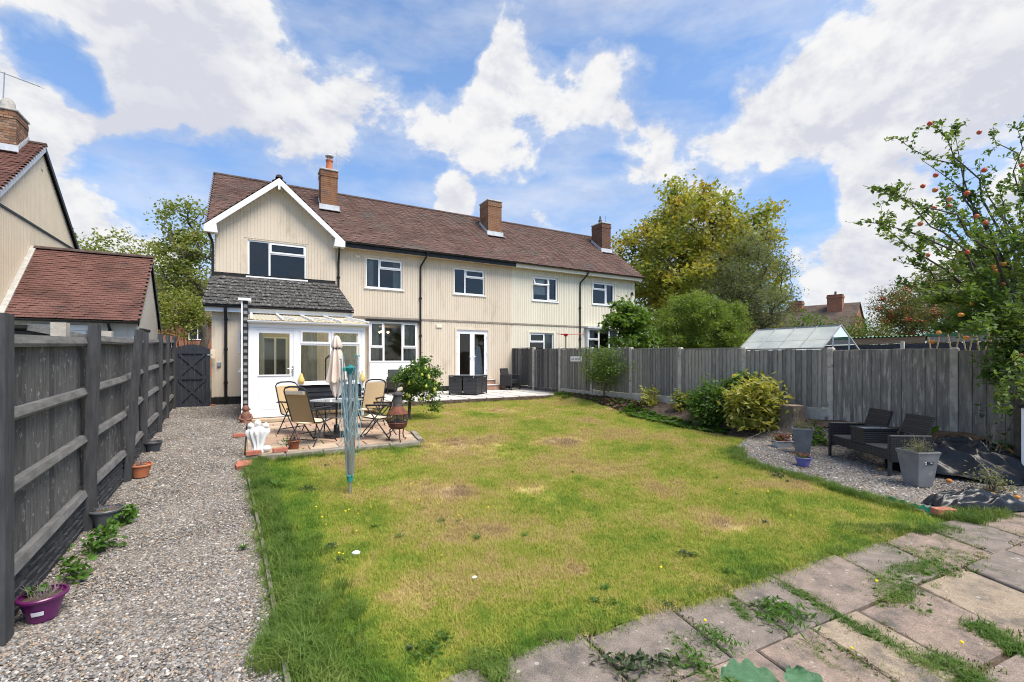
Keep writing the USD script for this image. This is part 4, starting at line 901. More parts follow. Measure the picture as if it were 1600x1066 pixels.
# porch with concrete tiles
PY, PEY, PEZ, PTZ = 16.25, 16.0, 3.36, 4.43
m = MB()
hp = []
m.box(-1.05, PY, .2, 2.62, PY + .12, 3.24); m.box(-1.05, PY + .121, .2, -.93, 17.64, 3.24); m.box(2.5, PY + .121, .2, 2.62, 17.64, 3.24)
for xx in (-1.05, 2.5):
    m.hexa([[xx, PY + .1, 3.241], [xx + .12, PY + .1, 3.241], [xx + .12, 17.64, 3.241], [xx, 17.64, 3.241], [xx, PY + .1, 3.38], [xx + .12, PY + .1, 3.38], [xx + .12, 17.64, 4.3], [xx, 17.64, 4.3]])
po = obj('porch', m, m_cream, A, w=True)
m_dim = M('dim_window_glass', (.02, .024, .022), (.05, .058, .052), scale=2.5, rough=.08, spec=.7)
m = MB(); m.prism(sbox(.12, .95, .98, 2.45).difference(sbox(.17, 1.0, .60, 2.4)).difference(sbox(.66, 1.0, .93, 2.4)), .03, XZ(PY - .045)); wn_ = obj('inner_window', m, m_upvc, po, w=True)
m = MB(); m.box(.15, PY - .03, .98, .95, PY - .022, 2.42); obj('pane', m, m_dim, wn_, w=True)
m = MB(); strips(m, -1.04, 2.61, .62, lambda x: 3.2, [(.1, .93, 1.0, 2.47)], .105, PY); obj('cladding', m, m_cream, po, w=True, kind='stuff')
m = MB(); m.box(-1.06, PY - .02, .1, 2.64, PY - .001, .60); obj('plinth', m, m_plinth, po, w=True)
m = MB(); m.box(-1.2, PEY + .02, PEZ - .2, 2.95, PEY + .045, PEZ - .045); m.box(-1.2, PEY + .046, PEZ - .2, 2.95, PY - .015, PEZ - .18); obj('fascia', m, m_white, po, w=True)
m = MB(); gutter(m, (-1.24, PEY - .05, PEZ - .02), (2.97, PEY - .05, PEZ - .02), .055); obj('gutter', m, m_black, po, w=True)
m = MB(); xd = on_y(353, 560, PY)[0]; m.tube([(xd, PEY - .05, PEZ - .05), (xd, PEY - .04, PEZ - .2), (xd, PY - .07, PEZ - .5), (xd, PY - .07, .35)], .042, 8)
for z in (1.0, 2.0, 2.9): m.tube([(xd, PY - .07, z), (xd, PY - .07, z + .07)], .054, 8)
obj('downpipe', m, m_black, po, w=True, smooth=40)
m = MB(); m.rbox(xd - .22, PY - .06, 1.52, xd - .12, PY - .013, 1.66, .01); obj('socket_box', m, m_alu, po, w=True)
pr = numbered(A, 'porch_roof'); m = MB(); m.hexa([[-1.2, PEY + .03, PEZ - .05], [2.93, PEY + .03, PEZ - .05], [2.66, 17.53, PTZ - .06], [-1.14, 17.53, PTZ - .06], [-1.2, PEY + .03, PEZ - .02], [2.93, PEY + .03, PEZ - .02], [2.66, 17.53, PTZ - .03], [-1.14, 17.53, PTZ - .03]])
USED[(A, 'porch_roof')] = 0; pr = obj('porch_roof', m, m_plinth, A, w=True)
VP = np.array([0, 17.53 - PEY, PTZ - PEZ]); LP = np.linalg.norm(VP); VP = VP / LP; NP = np.cross([1, 0, 0], VP); rows = 9; gz_ = LP / rows
for j in range(rows):
    xr = np.interp(j / (rows - 1), [0, 1], [2.98, 2.68]); xl = np.interp(j / (rows - 1), [0, 1], [-1.26, -1.17]); n = 14
    e = np.linspace(xl, xr, n + 1)
    if j % 2: e = np.concatenate([[xl], (e[:-1] + e[1:]) / 2, [xr]])
    for p, q in zip(e[:-1], e[1:]):
        b = np.array([p, PEY - .05, PEZ - .04]) + VP * gz_ * j + NP * (.045 + rh.normal(0, .005)); th = .034
        m = MB(); w_ = q - p - .006; V2 = unit(VP * gz_ * 1.2 - NP * .03)
        m.many([b], [(1, 0, 0)], [V2], [NP], w_, gz_ * 1.2, th)
        if w_ > .2: m.many([b + np.array([w_ * .0, 0, 0]) + NP * th], [(1, 0, 0)], [V2], [NP], .05, gz_ * .98, .012)
        obj('tile', m, m_ctile[rh.integers(0, 3)], pr, w=True)
m = MB(); m.box(-1.14, 17.49, PTZ + .0, 2.62, 17.527, PTZ + .14); obj('flashing', m, m_lead if False else m_plinth, pr, w=True)

# ---------------------------------------------------------------- the neighbour's half
B = thing('cream_house', 'paler cream half of the pair, the far right half beyond the fence', 'house', (13.8, 20.9, .4))
BE = 17.5
x0, z1 = on_y(832.3, 431, FY); _, zb = on_y(832.3, 469, FY); x1, _ = on_y(871, 472, FY); WR['w4'] = (x0, zb, x1, z1)
x0, z1 = on_y(926, 440.5, FY); _, zb = on_y(926, 475, FY); x1, _ = on_y(959.7, 479, FY); WR['w5'] = (x0, zb, x1, z1)
x0, z1 = on_y(827, 519.8, FY); x1, _ = on_y(864.7, 521, FY); WR['w6'] = (x0, z1 - 1.25, x1, z1)
x0, z1 = on_y(915, 513.5, FY); x1, _ = on_y(962, 515, FY); WR['w7'] = (x0, z1 - 1.6, x1, z1)
hb = [WR[k] for k in ('w4', 'w5', 'w6', 'w7')]
P = Polygon([(PX + .002, .3), (BE, .3), (BE, EZ + .06), (PX + .002, EZ + .06)])
for h in hb: P = P.difference(sbox(*h))
a = MB(); a.prism(P, .2, XZ(FY)); a.box(BE - .15, 17.86, .3, BE, 24.2, EZ); a.box(PX, 24.2, .3, BE, 24.35, EZ + .05); a.box(PX + .004, 17.86, .3, PX + .1, 24.2, EZ)
m = Polygon([(17.66, EZ + .001), (24.3, EZ + .001), (RY, RZ - .1)]); a.prism(m, .14, YZ(BE - .145))
obj('wall', a, m_cream2, B, w=True)
a = MB(); a.box(PX + .11, 17.87, 3.05, BE - .16, 24.19, 3.25); a.box(PX + .11, 17.87, .3, BE - .16, 24.19, .86); a.box(PX + .11, 17.87, EZ - .1, BE - .16, 24.19, EZ - .03); obj('inner_floor', a, m_grey_clad, B, w=True)
a = MB(); strips(a, PX + .01, BE, 3.36, lambda x: EZ - .06, gh(hb), .098, FY); strips(a, PX + .01, BE, .5, lambda x: 3.28, gh(hb), .098, FY); obj('cladding', a, m_cream2, B, w=True, kind='stuff')
a = MB(); a.box(PX + .002, FY - .03, 3.285, BE, FY - .001, 3.345); obj('drip_strip', a, LOOK['drip_strip'], B, w=True)
for h in hb[:3]:
    a = MB(); e = .08; a.prism(sbox(h[0] - e, h[1] - e, h[2] + e, h[3] + e).difference(sbox(h[0] - .004, h[1] - .004, h[2] + .004, h[3] + .004)), .03, XZ(FY - .028))
    obj('window_surround', a, m_cream2, B, w=True)
L4 = [(0, 0, .62, .66), (0, .66, .62, 1), (.62, 0, 1, 1)]
p = window(B, WR['w4'], FY, L4, sash=(2,), label='white window with its top light tilted open')
r4 = WR['w4']; w_, h_ = r4[2] - r4[0], r4[3] - r4[1]
a = MB(); c_ = np.array([r4[0] + .31 * w_, FY - .075, r4[1] + .80 * h_]); Rt = rotx(-.42)
q = sbox(-.29 * w_, -.17 * h_, .29 * w_, .17 * h_); q = q.difference(sbox(-.29 * w_ + .045, -.17 * h_ + .045, .29 * w_ - .045, .17 * h_ - .045)); a.prism(q, .04, np.column_stack([Rt @ np.array([[1, 0, 0], [0, 0, 1.], [0, 1, 0]]).T, c_])); obj('open_light', a, m_upvc, p, w=True)
a = MB(); a.box(r4[0] + .06, FY + .2, r4[1] + .3, r4[0] + .6 * w_, FY + .21, r4[3]); obj('blind', a, m_curtain, p, w=True)
window(B, WR['w5'], FY, [(0, 0, .6, .68), (0, .68, .6, 1), (.6, 0, 1, 1)], sash=(1, 2))
window(B, WR['w6'], FY, L4, sash=(1,), curtain=curt(WR['w6'], .05, .25))
window(B, WR['w7'], FY - .2, [(0, 0, .36, .66), (0, .66, .36, 1), (.36, 0, .7, 1), (.7, 0, 1, 1)], sash=(1,), sill=False, name='bay_window', curtain=curt(WR['w7'], .3, .2))
r7 = WR['w7']; a = MB(); a.box(r7[0] - .1, FY - .3, r7[3] + .005, r7[2] + .1, FY - .001, r7[3] + .09); obj('bay_roof', a, m_lead, B, w=True)
a = MB(); a.box(r7[0], FY - .16, .5, r7[2], FY - .05, r7[1] - .004); a.box(r7[0], FY - .1, r7[1], r7[0] + .04, FY - .001, r7[3]); a.box(r7[2] - .04, FY - .1, r7[1], r7[2], FY - .001, r7[3]); obj('bay_panel', a, m_white, B, w=True)
rf2 = obj('roof', roof_deck(PX, 17.72), m_plinth, B, w=True)
T = MB(); tiles(T, (PX - .17, EY - .03, EZ), (1, 0, 0), VV, int(7.9 / .165) + 1, int(LS / .1), .165, .1, lambda c: (c[:, 0] > PX - .06) & (c[:, 0] < 17.75) & (c[:, 1] < RY - .07), rh)
obj('roof_tiles', T, m_tile, rf2, w=True, kind='stuff')
m = MB(); ridge(m, (PX + .01, RY, RZ + .03), (17.74, RY, RZ + .03)); obj('ridge_tiles', m, m_ridge, rf2, w=True, kind='stuff')
m = MB(); gutter(m, (PX + .005, EY - .07, EZ), (17.8, EY - .07, EZ)); obj('gutter', m, M('brown_black_plastic', (.03, .02, .016), (.04, .028, .022), rough=.45), B, w=True)
m = MB(); m.box(PX + .004, EY + .0, EZ - .2, 17.7, EY + .02, EZ - .04); m.box(PX + .004, EY + .024, EZ - .17, 17.7, FY - .002, EZ - .15); obj('eaves_soffit', m, m_cream2, B, w=True)
m = MB(); m.hexa([[17.705, EY, EZ - .2], [17.735, EY, EZ - .2], [17.735, RY, RZ - .2], [17.705, RY, RZ - .2], [17.705, EY, EZ], [17.735, EY, EZ], [17.735, RY, RZ], [17.705, RY, RZ]]); obj('barge_board', m, m_black, B, w=True)
downpipe(B, on_y(905.5, 480, FY)[0], EY - .07, EZ - .03, FY, .5, kink=.2)
c3 = chimney(B, 16.75, 17.4, 19.37, 20.25, 7.3, 9.25, r=rh, slope=SL, brick=M('brown_chimney_brick', (.16, .085, .06), (.24, .125, .085), scale=3, rough=.9, island=.3, bump=.4))
m = MB(); m.lathe([(0, 9.3), (.12, 9.3), (.1, 9.42), (.1, 9.55), (.05, 9.6), (.05, 9.75), (0, 9.78)], (17.0, 19.8, 0), 10); m.tube([(17.2, 19.6, 9.3), (17.2, 19.6, 9.75)], .012, 4); obj('chimney_cap', m, m_sooty, c3, w=True)
m = MB(); m.rbox(17.22, FY - .09, 5.1, 17.34, FY - .02, 5.24, .02); m.tube([(17.28, FY - .09, 5.15), (17.2, FY - .2, 5.05)], .03, 6); obj('security_lamp', m, m_black, B, w=True)

# ---------------------------------------------------------------- conservatory (lean-to) against the porch
C = thing('conservatory', 'white lean-to conservatory with a half glazed door and black boarded base', 'conservatory', (1.2, 14.4, P1Z))
CY_, CX0, CX1, CZ = 12.75, -.08, 2.66, 2.52
m = MB()                                                        # corner posts, head and mullions
for x0, x1 in ((CX0, CX0 + .1), (.955, 1.03), (CX1 - .09, CX1)): m.box(x0, CY_, P1Z + .16, x1, CY_ + .09, CZ)
m.box(CX0, CY_ - .002, CZ + .002, CX1, CY_ + .1, CZ + .1); m.box(CX0 + .101, CY_ + .004, P1Z + .1, .954, CY_ + .1, P1Z + .158); obj('frame', m, m_upvc, C, w=True)
dx0, dx1, dz0, dz1 = CX0 + .105, .95, P1Z + .165, CZ - .01
q = sbox(dx0 + .12, dz0 + .98, dx1 - .13, dz1 - .12)
m = MB(); m.prism(sbox(dx0, dz0, dx1, dz1).difference(q), .06, XZ(CY_ + .012)); m.box(dx0 + .12, CY_ + .004, dz0 + .13, dx1 - .13, CY_ + .0115, dz0 + .84); m.prism(sbox(dx0, dz0, dx1, dz1).buffer(.004, join_style=2).difference(sbox(dx0 + .03, dz0 + .03, dx1 - .03, dz1 - .03)), .012, XZ(CY_ - .001))
m.box(dx0 + .09, CY_ - .008, dz0 + .955, dx1 - .1, CY_ + .0115, dz0 + .985)
d = obj('door', m, m_upvc, C, w=True)
for k_, (xa_, xb_) in enumerate(((q.bounds[0] - .02, q.bounds[0] + .12),)):
    n_ = 16; xs_ = np.linspace(xa_, xb_, n_); yy_ = CY_ + .2 + .02 * np.sin(np.arange(n_) * 1.4); v = np.vstack([np.column_stack([xs_, yy_, np.full(n_, .5)]), np.column_stack([xs_, yy_, np.full(n_, CZ)])]); obj('curtain', (v, np.array([[i, i+1, n_+i+1] for i in range(n_-1)] + [[i, n_+i+1, n_+i] for i in range(n_-1)])), m_curtain, C, w=True, smooth=60)
c = q.bounds; m = MB(); m.add([[c[0], CY_ + .04, c[1]], [c[2], CY_ + .04, c[1]], [c[2], CY_ + .04, c[3]], [c[0], CY_ + .04, c[3]]], [[0, 1, 2], [0, 2, 3]]); obj('pane', m, m_glass, d, w=True)
m = MB(); hx = dx1 - .06; m.rbox(hx - .016, CY_ - .012, dz0 + .95, hx + .016, CY_ + .0, dz0 + 1.2, .005); m.tube([(hx, CY_ - .012, dz0 + 1.13), (hx, CY_ - .05, dz0 + 1.13), (hx - .13, CY_ - .05, dz0 + 1.135)], .011, 6); obj('handle', m, m_alu, d, w=True)
window(C, (1.032, 1.13, CX1 - .092, CZ), CY_, [(0, 0, .5, .72), (.5, 0, 1, .72), (0, .72, .5, 1), (.5, .72, 1, 1)], sash=(2, 3), recess=.005, name='window', sill=True, curtain=[(1.1, 1.5, 1.1, CZ), (1.95, 2.5, 1.1, CZ)])
m = MB(); m.box(1.032, CY_ + .02, P1Z + .2, CX1 - .02, CY_ + .1, 1.075)
obj('base_panel', m, m_plinth, C, w=True)
for k in range(5):
    z = P1Z + .2 + k * .122; b = MB(); b.hexa([[1.04, CY_ - .012, z], [CX1 - .02, CY_ - .012, z], [CX1 - .02, CY_ + .018, z], [1.04, CY_ + .018, z], [1.04, CY_ + .008, z + .112], [CX1 - .02, CY_ + .008, z + .112], [CX1 - .02, CY_ + .018, z + .112], [1.04, CY_ + .018, z + .112]])
    obj('board', b, m_black, C, w=True)
m = MB(); m.box(CX0 - .0, CY_ - .06, P1Z + .11, .99, CY_ + .003, P1Z + .155); obj('threshold', m, m_upvc, C, w=True)
for k in range(5): b = MB(); b.rbox(-.05 + k * .23, CY_ - .02, P1Z + .012, .17 + k * .23, CY_ + .1, P1Z + .1, .006); obj('brick', b, m_brick_v[k % 4], C, w=True)
m = MB(); m.rbox(CX0 + .02, CY_ - .30, P1Z + .01, 1.0, CY_ - .07, P1Z + .095, .012); obj('step', m, m_sand[1], C, w=True)
# half-brick side wall, painted black, with a white outer skin and side window
m = MB(); rows = 37
for k in range(rows):
    z = .3 + k * .077
    for i in range(16):
        y = CY_ - .06 + i * .22 + (.11 if k % 2 else 0)
        if 1.15 < z < 2.3 and y > CY_ + .35: continue
        m.box(-.19 + rh.normal(0, .002), y, z, -.088, y + .21, z + .066)
obj('brickwork', m, M('black_painted_brick', (.012, .012, .013), (.03, .03, .031), rough=.6, scale=9, bump=.3), C, w=True, kind='stuff')
m = MB(); m.box(-.18, CY_ - .05, .3, -.1, CY_ + .3, 3.14); obj('mortar_core', m, M('pale_mortar', (.2, .2, .2), (.28, .28, .27)), C, w=True)
m = MB(); m.box(-.232, CY_ - .075, .3, -.195, CY_ + .28, 3.15); m.box(-.29, CY_ - .12, 3.152, -.02, CY_ + .3, 3.21); m.box(-.3, CY_ + .3, 1.42, -.2, 16.2, 1.47); m.box(-.232, CY_ + .28, 1.475, -.19, CY_ + .36, 2.6); m.box(-.232, 15.8, .3, -.19, 16.2, 3.1); obj('side_trim', m, m_upvc, C, w=True)
m = MB(); m.hexa([[-.25, 13.3, 1.9], [-.21, 13.3, 1.9], [-.21, 14.3, 1.9], [-.25, 14.3, 1.9], [-.24, 13.3, 2.45], [-.20, 13.3, 2.45], [-.2, 14.3, 2.45], [-.24, 14.3, 2.45]]); mm = m.move(rotz(0), (-.05, 0, 0)); obj('side_light', mm, m_upvc, C, w=True, label='tilted white side light')
# roof
m_poly = M('clouded_plastic_sheet', (.60, .55, .43), (.72, .68, .56), scale=2.5, rough=.45, second=((.35, .31, .2), 6, .62, .8), transl=.35)
RZ0, RZ1, RY0, RY1 = 2.70, 3.14, 12.6, 16.2
n = 90; xs_ = np.linspace(CX0 - .02, CX1 + .06, n); w = .008 * np.sin(np.arange(n) * math.pi / 1.5)
v = np.vstack([np.column_stack([xs_, np.full(n, RY0), RZ0 + w]), np.column_stack([xs_, np.full(n, RY1), RZ1 + w])])
cr = obj('roof', (v, np.array([[i, i+1, n+i+1] for i in range(n-1)] + [[i, n+i+1, n+i] for i in range(n-1)])), m_poly, C, w=True)
for k in range(5):
    x = CX0 + .06 + k * (CX1 - CX0) / 4 - .0; m = MB(); m.beam((x, RY0 - .02, RZ0 + .03), (x, RY1, RZ1 + .03), .05, .045); obj('glazing_bar', m, m_white, cr, w=True)
for k in range(3):
    x = .85 + k * .85; m = MB(); m.beam((x - .2, RY0 + 1.5, RZ0 + .22), (x + .1, RY0 + .1, RZ0 + .06), .05, .03); obj('loose_bar', m, m_white, cr, w=True)
m = MB(); m.box(CX0 - .02, CY_ - .05, CZ + .102, CX1 + .06, CY_ + .06, RZ0 - .012); obj('fascia', m, m_white, C, w=True)
m = MB(); gutter(m, (CX0 - .02, CY_ - .11, RZ0 - .015), (CX1 + .08, CY_ - .11, RZ0 - .015), .055); obj('gutter', m, m_white, C, w=True)
m = MB(); m.box(CX1 - .06, CY_ + .12, P1Z, CX1 - .002, 16.2, 1.1); m.box(CX1 - .06, CY_ + .12, CZ - .1, CX1 - .002, 16.2, CZ); [m.box(CX1 - .055, y, 1.1, CX1 - .004, y + .06, CZ - .1) for y in (13.8, 15.0)]; obj('side_frame', m, m_upvc, C, w=True)
m = MB(); m.box(CX0, CY_ + .12, P1Z - .02, CX1 - .07, 16.2, P1Z + .06); obj('floor', m, m_sand[0], C, w=True)
m = MB(); m.box(.5, 14.5, P1Z + .07, .95, 15.0, 1.1); m.tube([(1.75, 13.4, .4), (1.75, 13.4, 1.75)], .015, 5); m.tube([(1.75, 13.4, 1.75), (1.95, 13.3, 1.95)], .03, 6); obj('indoor_stand', m, m_metal, C, w=True)

# ---------------------------------------------------------------- left neighbour: gable end, chimney and tiled extension
D = thing('cream_house', 'neighbouring cream house at the left edge, gable end with brick chimney and red tiled extension', 'house', (-9, 20.9, .4))
LX = -6.1
a = MB(); a.prism(Polygon([(17.65, .3), (24.25, .3), (24.25, EZ), (RY, RZ - .1), (17.65, EZ)]), .14, YZ(LX - .14)); a.box(-13, 17.65, .3, LX - .145, 17.85, EZ); a.box(-13, 24.1, .3, LX - .145, 24.25, EZ); obj('wall', a, m_cream3, D, w=True)
a = MB(); gt = lambda y: min(EZ + KM * (y - EY), EZ + KM * (2 * RY - EY - y)) - .12
strips(a, 17.66, 24.24, EZ + .09, gt, [], .1, LX, axis='y', sign=1); strips(a, 17.66, 24.24, 2.6, lambda y: EZ - .0, [], .1, LX, axis='y', sign=1); obj('cladding', a, m_cream3, D, w=True, kind='stuff')
a = MB(); a.box(LX + .001, 17.66, EZ + .005, LX + .04, 24.24, EZ + .07); obj('drip_strip', a, m_black, D, w=True)
rd = obj('roof', roof_deck(-13, -6.0), m_plinth, D, w=True)
T = MB(); tiles(T, (-9.0, EY - .03, EZ), (1, 0, 0), VV, int(3.05 / .165), int(LS / .1), .165, .1, None, rh); obj('roof_tiles', T, m_tile_red, rd, w=True, kind='stuff')
m = MB(); ridge(m, (-9, RY, RZ + .03), (-5.97, RY, RZ + .03)); obj('ridge_tiles', m, m_ridge, rd, w=True, kind='stuff')
m = MB(); xb = -5.985
m.hexa([[xb - .03, EY, EZ - .2], [xb, EY, EZ - .2], [xb, RY, RZ - .2], [xb - .03, RY, RZ - .2], [xb - .03, EY, EZ - .02], [xb, EY, EZ - .02], [xb, RY, RZ - .02], [xb - .03, RY, RZ - .02]]); obj('barge_board', m, m_lead, D, w=True, label='pale blue grey barge board')
m = MB(); m.hexa([[xb - .03, RY + .002, RZ - .2], [xb, RY + .002, RZ - .2], [xb, 2 * RY - EY + .1, EZ - .3], [xb - .03, 2 * RY - EY + .1, EZ - .3], [xb - .03, RY + .002, RZ - .02], [xb, RY + .002, RZ - .02], [xb, 2 * RY - EY + .1, EZ - .1], [xb - .03, 2 * RY - EY + .1, EZ - .1]]); obj('barge_board', m, m_black, D, w=True)
m = MB(); m.box(LX + .014, RY - .07, 8.05, LX + .03, RY + .07, 8.3); obj('vent', m, m_grey_clad, D, w=True)
cl_ = chimney(D, -7.15, -6.42, 20.1, 21.0, 7.6, 9.5, front=True, r=rh, slope=SL)
m = MB(); m.lathe([(0, 9.57), (.2, 9.57), (.19, 9.68), (.17, 9.72), (.17, 9.86), (.1, 9.98), (0, 10.0)], (-6.72, 20.45, 0), 16); obj('chimney_pot', m, m_cement, cl_, w=True, smooth=40)
m = MB(); p = at_depth(3, 150, 14.6); q = at_depth(7, 113, 14.6); e = at_depth(63, 136, 13.9); s_ = at_depth(-25, 103, 14.9)
m.tube([p + [0, 0, -.8], q], .018, 5); m.tube([s_, e], .012, 4)
for k in range(13): c_ = s_ + (e - s_) * k / 12; m.tube([c_ + [.05, .12, .02], c_ - [.05, .12, .02]], .006, 4)
obj('aerial', m, m_alu, cl_, w=True)
# extension
EX0, EX1, EYF, EYR, EYB, EEZ, ERZ = -6.04, -3.1, 17.95, 20.05, 21.75, 3.05, 5.26
x_ = obj('extension', (lambda a: (a.box(EX0, EYF + .15, .2, EX1 - .12, EYF + .3, EEZ + .1), a.prism(Polygon([(EYF + .15, .2), (EYB - .1, .2), (EYB - .1, EEZ + .1), (EYR, ERZ - .1), (EYF + .15, EEZ + .1)]), .12, YZ(EX1 - .12)), a)[-1])(MB()), m_grey_clad, D, w=True)
a = MB(); strips(a, EX0, EX1 - .02, .5, lambda x: EEZ + .02, [(-5.6, 1.4, -4.2, 2.75)], .14, EYF + .15); obj('cladding', a, m_grey_clad, x_, w=True, kind='stuff')
a = MB(); a.box(-5.55, EYF + .1, 2.6, -4.25, EYF + .148, 2.75); a.box(-5.5, EYF + .12, 1.4, -4.3, EYF + .147, 2.59); obj('window_head', a, m_upvc, x_, w=True)
ke = (ERZ - EEZ) / (EYR - EYF)
m = MB(); m.hexa([[EX0, EYF - .1, EEZ - .1 * ke - .05], [EX1 + .08, EYF - .1, EEZ - .1 * ke - .05], [EX1 + .08, EYR, ERZ - .05], [EX0, EYR, ERZ - .05], [EX0, EYF - .1, EEZ - .1 * ke - .01], [EX1 + .08, EYF - .1, EEZ - .1 * ke - .01], [EX1 + .08, EYR, ERZ - .01], [EX0, EYR, ERZ - .01]])
kb = (ERZ - EEZ) / (EYB - EYR); m.hexa([[EX0, EYR, ERZ - .05], [EX1 + .08, EYR, ERZ - .05], [EX1 + .08, EYB + .1, EEZ - .1 * kb - .05], [EX0, EYB + .1, EEZ - .1 * kb - .05], [EX0, EYR, ERZ - .01], [EX1 + .08, EYR, ERZ - .01], [EX1 + .08, EYB + .1, EEZ - .1 * kb - .01], [EX0, EYB + .1, EEZ - .1 * kb - .01]])
re_ = obj('extension_roof', m, m_plinth, D, w=True)
Ve = np.array([0, EYR - EYF + .14, (EYR - EYF + .14) * ke]); T = MB(); tiles(T, (EX0 + .02, EYF - .14, EEZ - .14 * ke), (1, 0, 0), Ve, int(3.0 / .165), int(np.linalg.norm(Ve) / .1), .165, .1, lambda c: c[:, 1] < EYR - .01, rh); obj('roof_tiles', T, m_tile_red, re_, w=True, kind='stuff')
m = MB(); ridge(m, (EX0 + .05, EYR, ERZ + .03), (EX1 + .1, EYR, ERZ + .03), n=10); obj('ridge_tiles', m, m_ridge, re_, w=True, kind='stuff')
m = MB(); m.beam((EX0 + .03, EYF - .16, EEZ - .16 * ke + .05), (EX0 + .03, EYR, ERZ + .05), .14, .06); obj('cement_fillet', m, m_cement, re_, w=True)
m = MB(); gutter(m, (EX0, EYF - .18, EEZ - .18), (EX1 + .1, EYF - .18, EEZ - .18), .055); m.tube([(-3.75, EYF - .18, EEZ - .2), (-3.75, EYF + .08, EEZ - .4), (-3.75, EYF + .08, .4)], .04, 7)
obj('gutter', m, m_black, D, w=True)
m = MB(); m.hexa([[EX1 + .05, EYR, ERZ - .2], [EX1 + .08, EYR, ERZ - .2], [EX1 + .08, EYB + .1, EEZ - .35], [EX1 + .05, EYB + .1, EEZ - .35], [EX1 + .05, EYR, ERZ - .012], [EX1 + .08, EYR, ERZ - .012], [EX1 + .08, EYB + .1, EEZ - .14], [EX1 + .05, EYB + .1, EEZ - .14]])
m.hexa([[EX1 + .05, EYF - .1, EEZ - .3], [EX1 + .08, EYF - .1, EEZ - .3], [EX1 + .08, EYR - .004, ERZ - .2], [EX1 + .05, EYR - .004, ERZ - .2], [EX1 + .05, EYF - .1, EEZ - .12], [EX1 + .08, EYF - .1, EEZ - .12], [EX1 + .08, EYR - .004, ERZ - .012], [EX1 + .05, EYR - .004, ERZ - .012]]); obj('barge_board', m, m_black, re_, w=True)
m = MB(); m.prism(sbox(18.6, .4, 19.5, 2.4).difference(sbox(18.7, 1.3, 19.4, 2.3)), .05, YZ(EX1 + .001)); obj('door', m, m_upvc, x_, w=True)
m = MB(); m.box(EX1 + .001, 18.35, 2.62, EX1 + .1, 18.45, 2.72); m.tube([(EX1 + .1, 18.4, 2.67), (EX1 + .26, 18.36, 2.63)], .05, 8); obj('security_lamp', m, m_black, x_, w=True)
# ---------------------------------------------------------------- left fence (charcoal, seen from its rail side)
rf_ = np.random.default_rng(31)
F = thing('charcoal_fence', 'charcoal painted board fence with rails and leaning posts along the gravel path', 'fence', (-1.4, 4, 0))
lean = [0.0, .045, .125, .02, .02, .02, 0]
for k, y in enumerate(PYs):
    x, z = FX(y), float(G(0, y)); t = lean[k]
    m = MB(); w = .062; x = PFX[k]
    m.hexa([[x - .075, y - w, z - .1], [x, y - w, z - .1], [x, y + w, z - .1], [x - .075, y + w, z - .1], [x - .075 + t, y - w, z + 2.03], [x + t, y - w, z + 2.03], [x + t, y + w, z + 2.03], [x - .075 + t, y + w, z + 2.03]])
    p = obj('post', m, m_post_dark, F, w=True)
    if k in (1, 2):
        m = MB(); m.box(x - .30, y - .05, z, x - .19, y + .06, z + 2.0 + (.04 if k == 1 else 0)); obj('concrete_core', m, m_concrete, p, w=True)
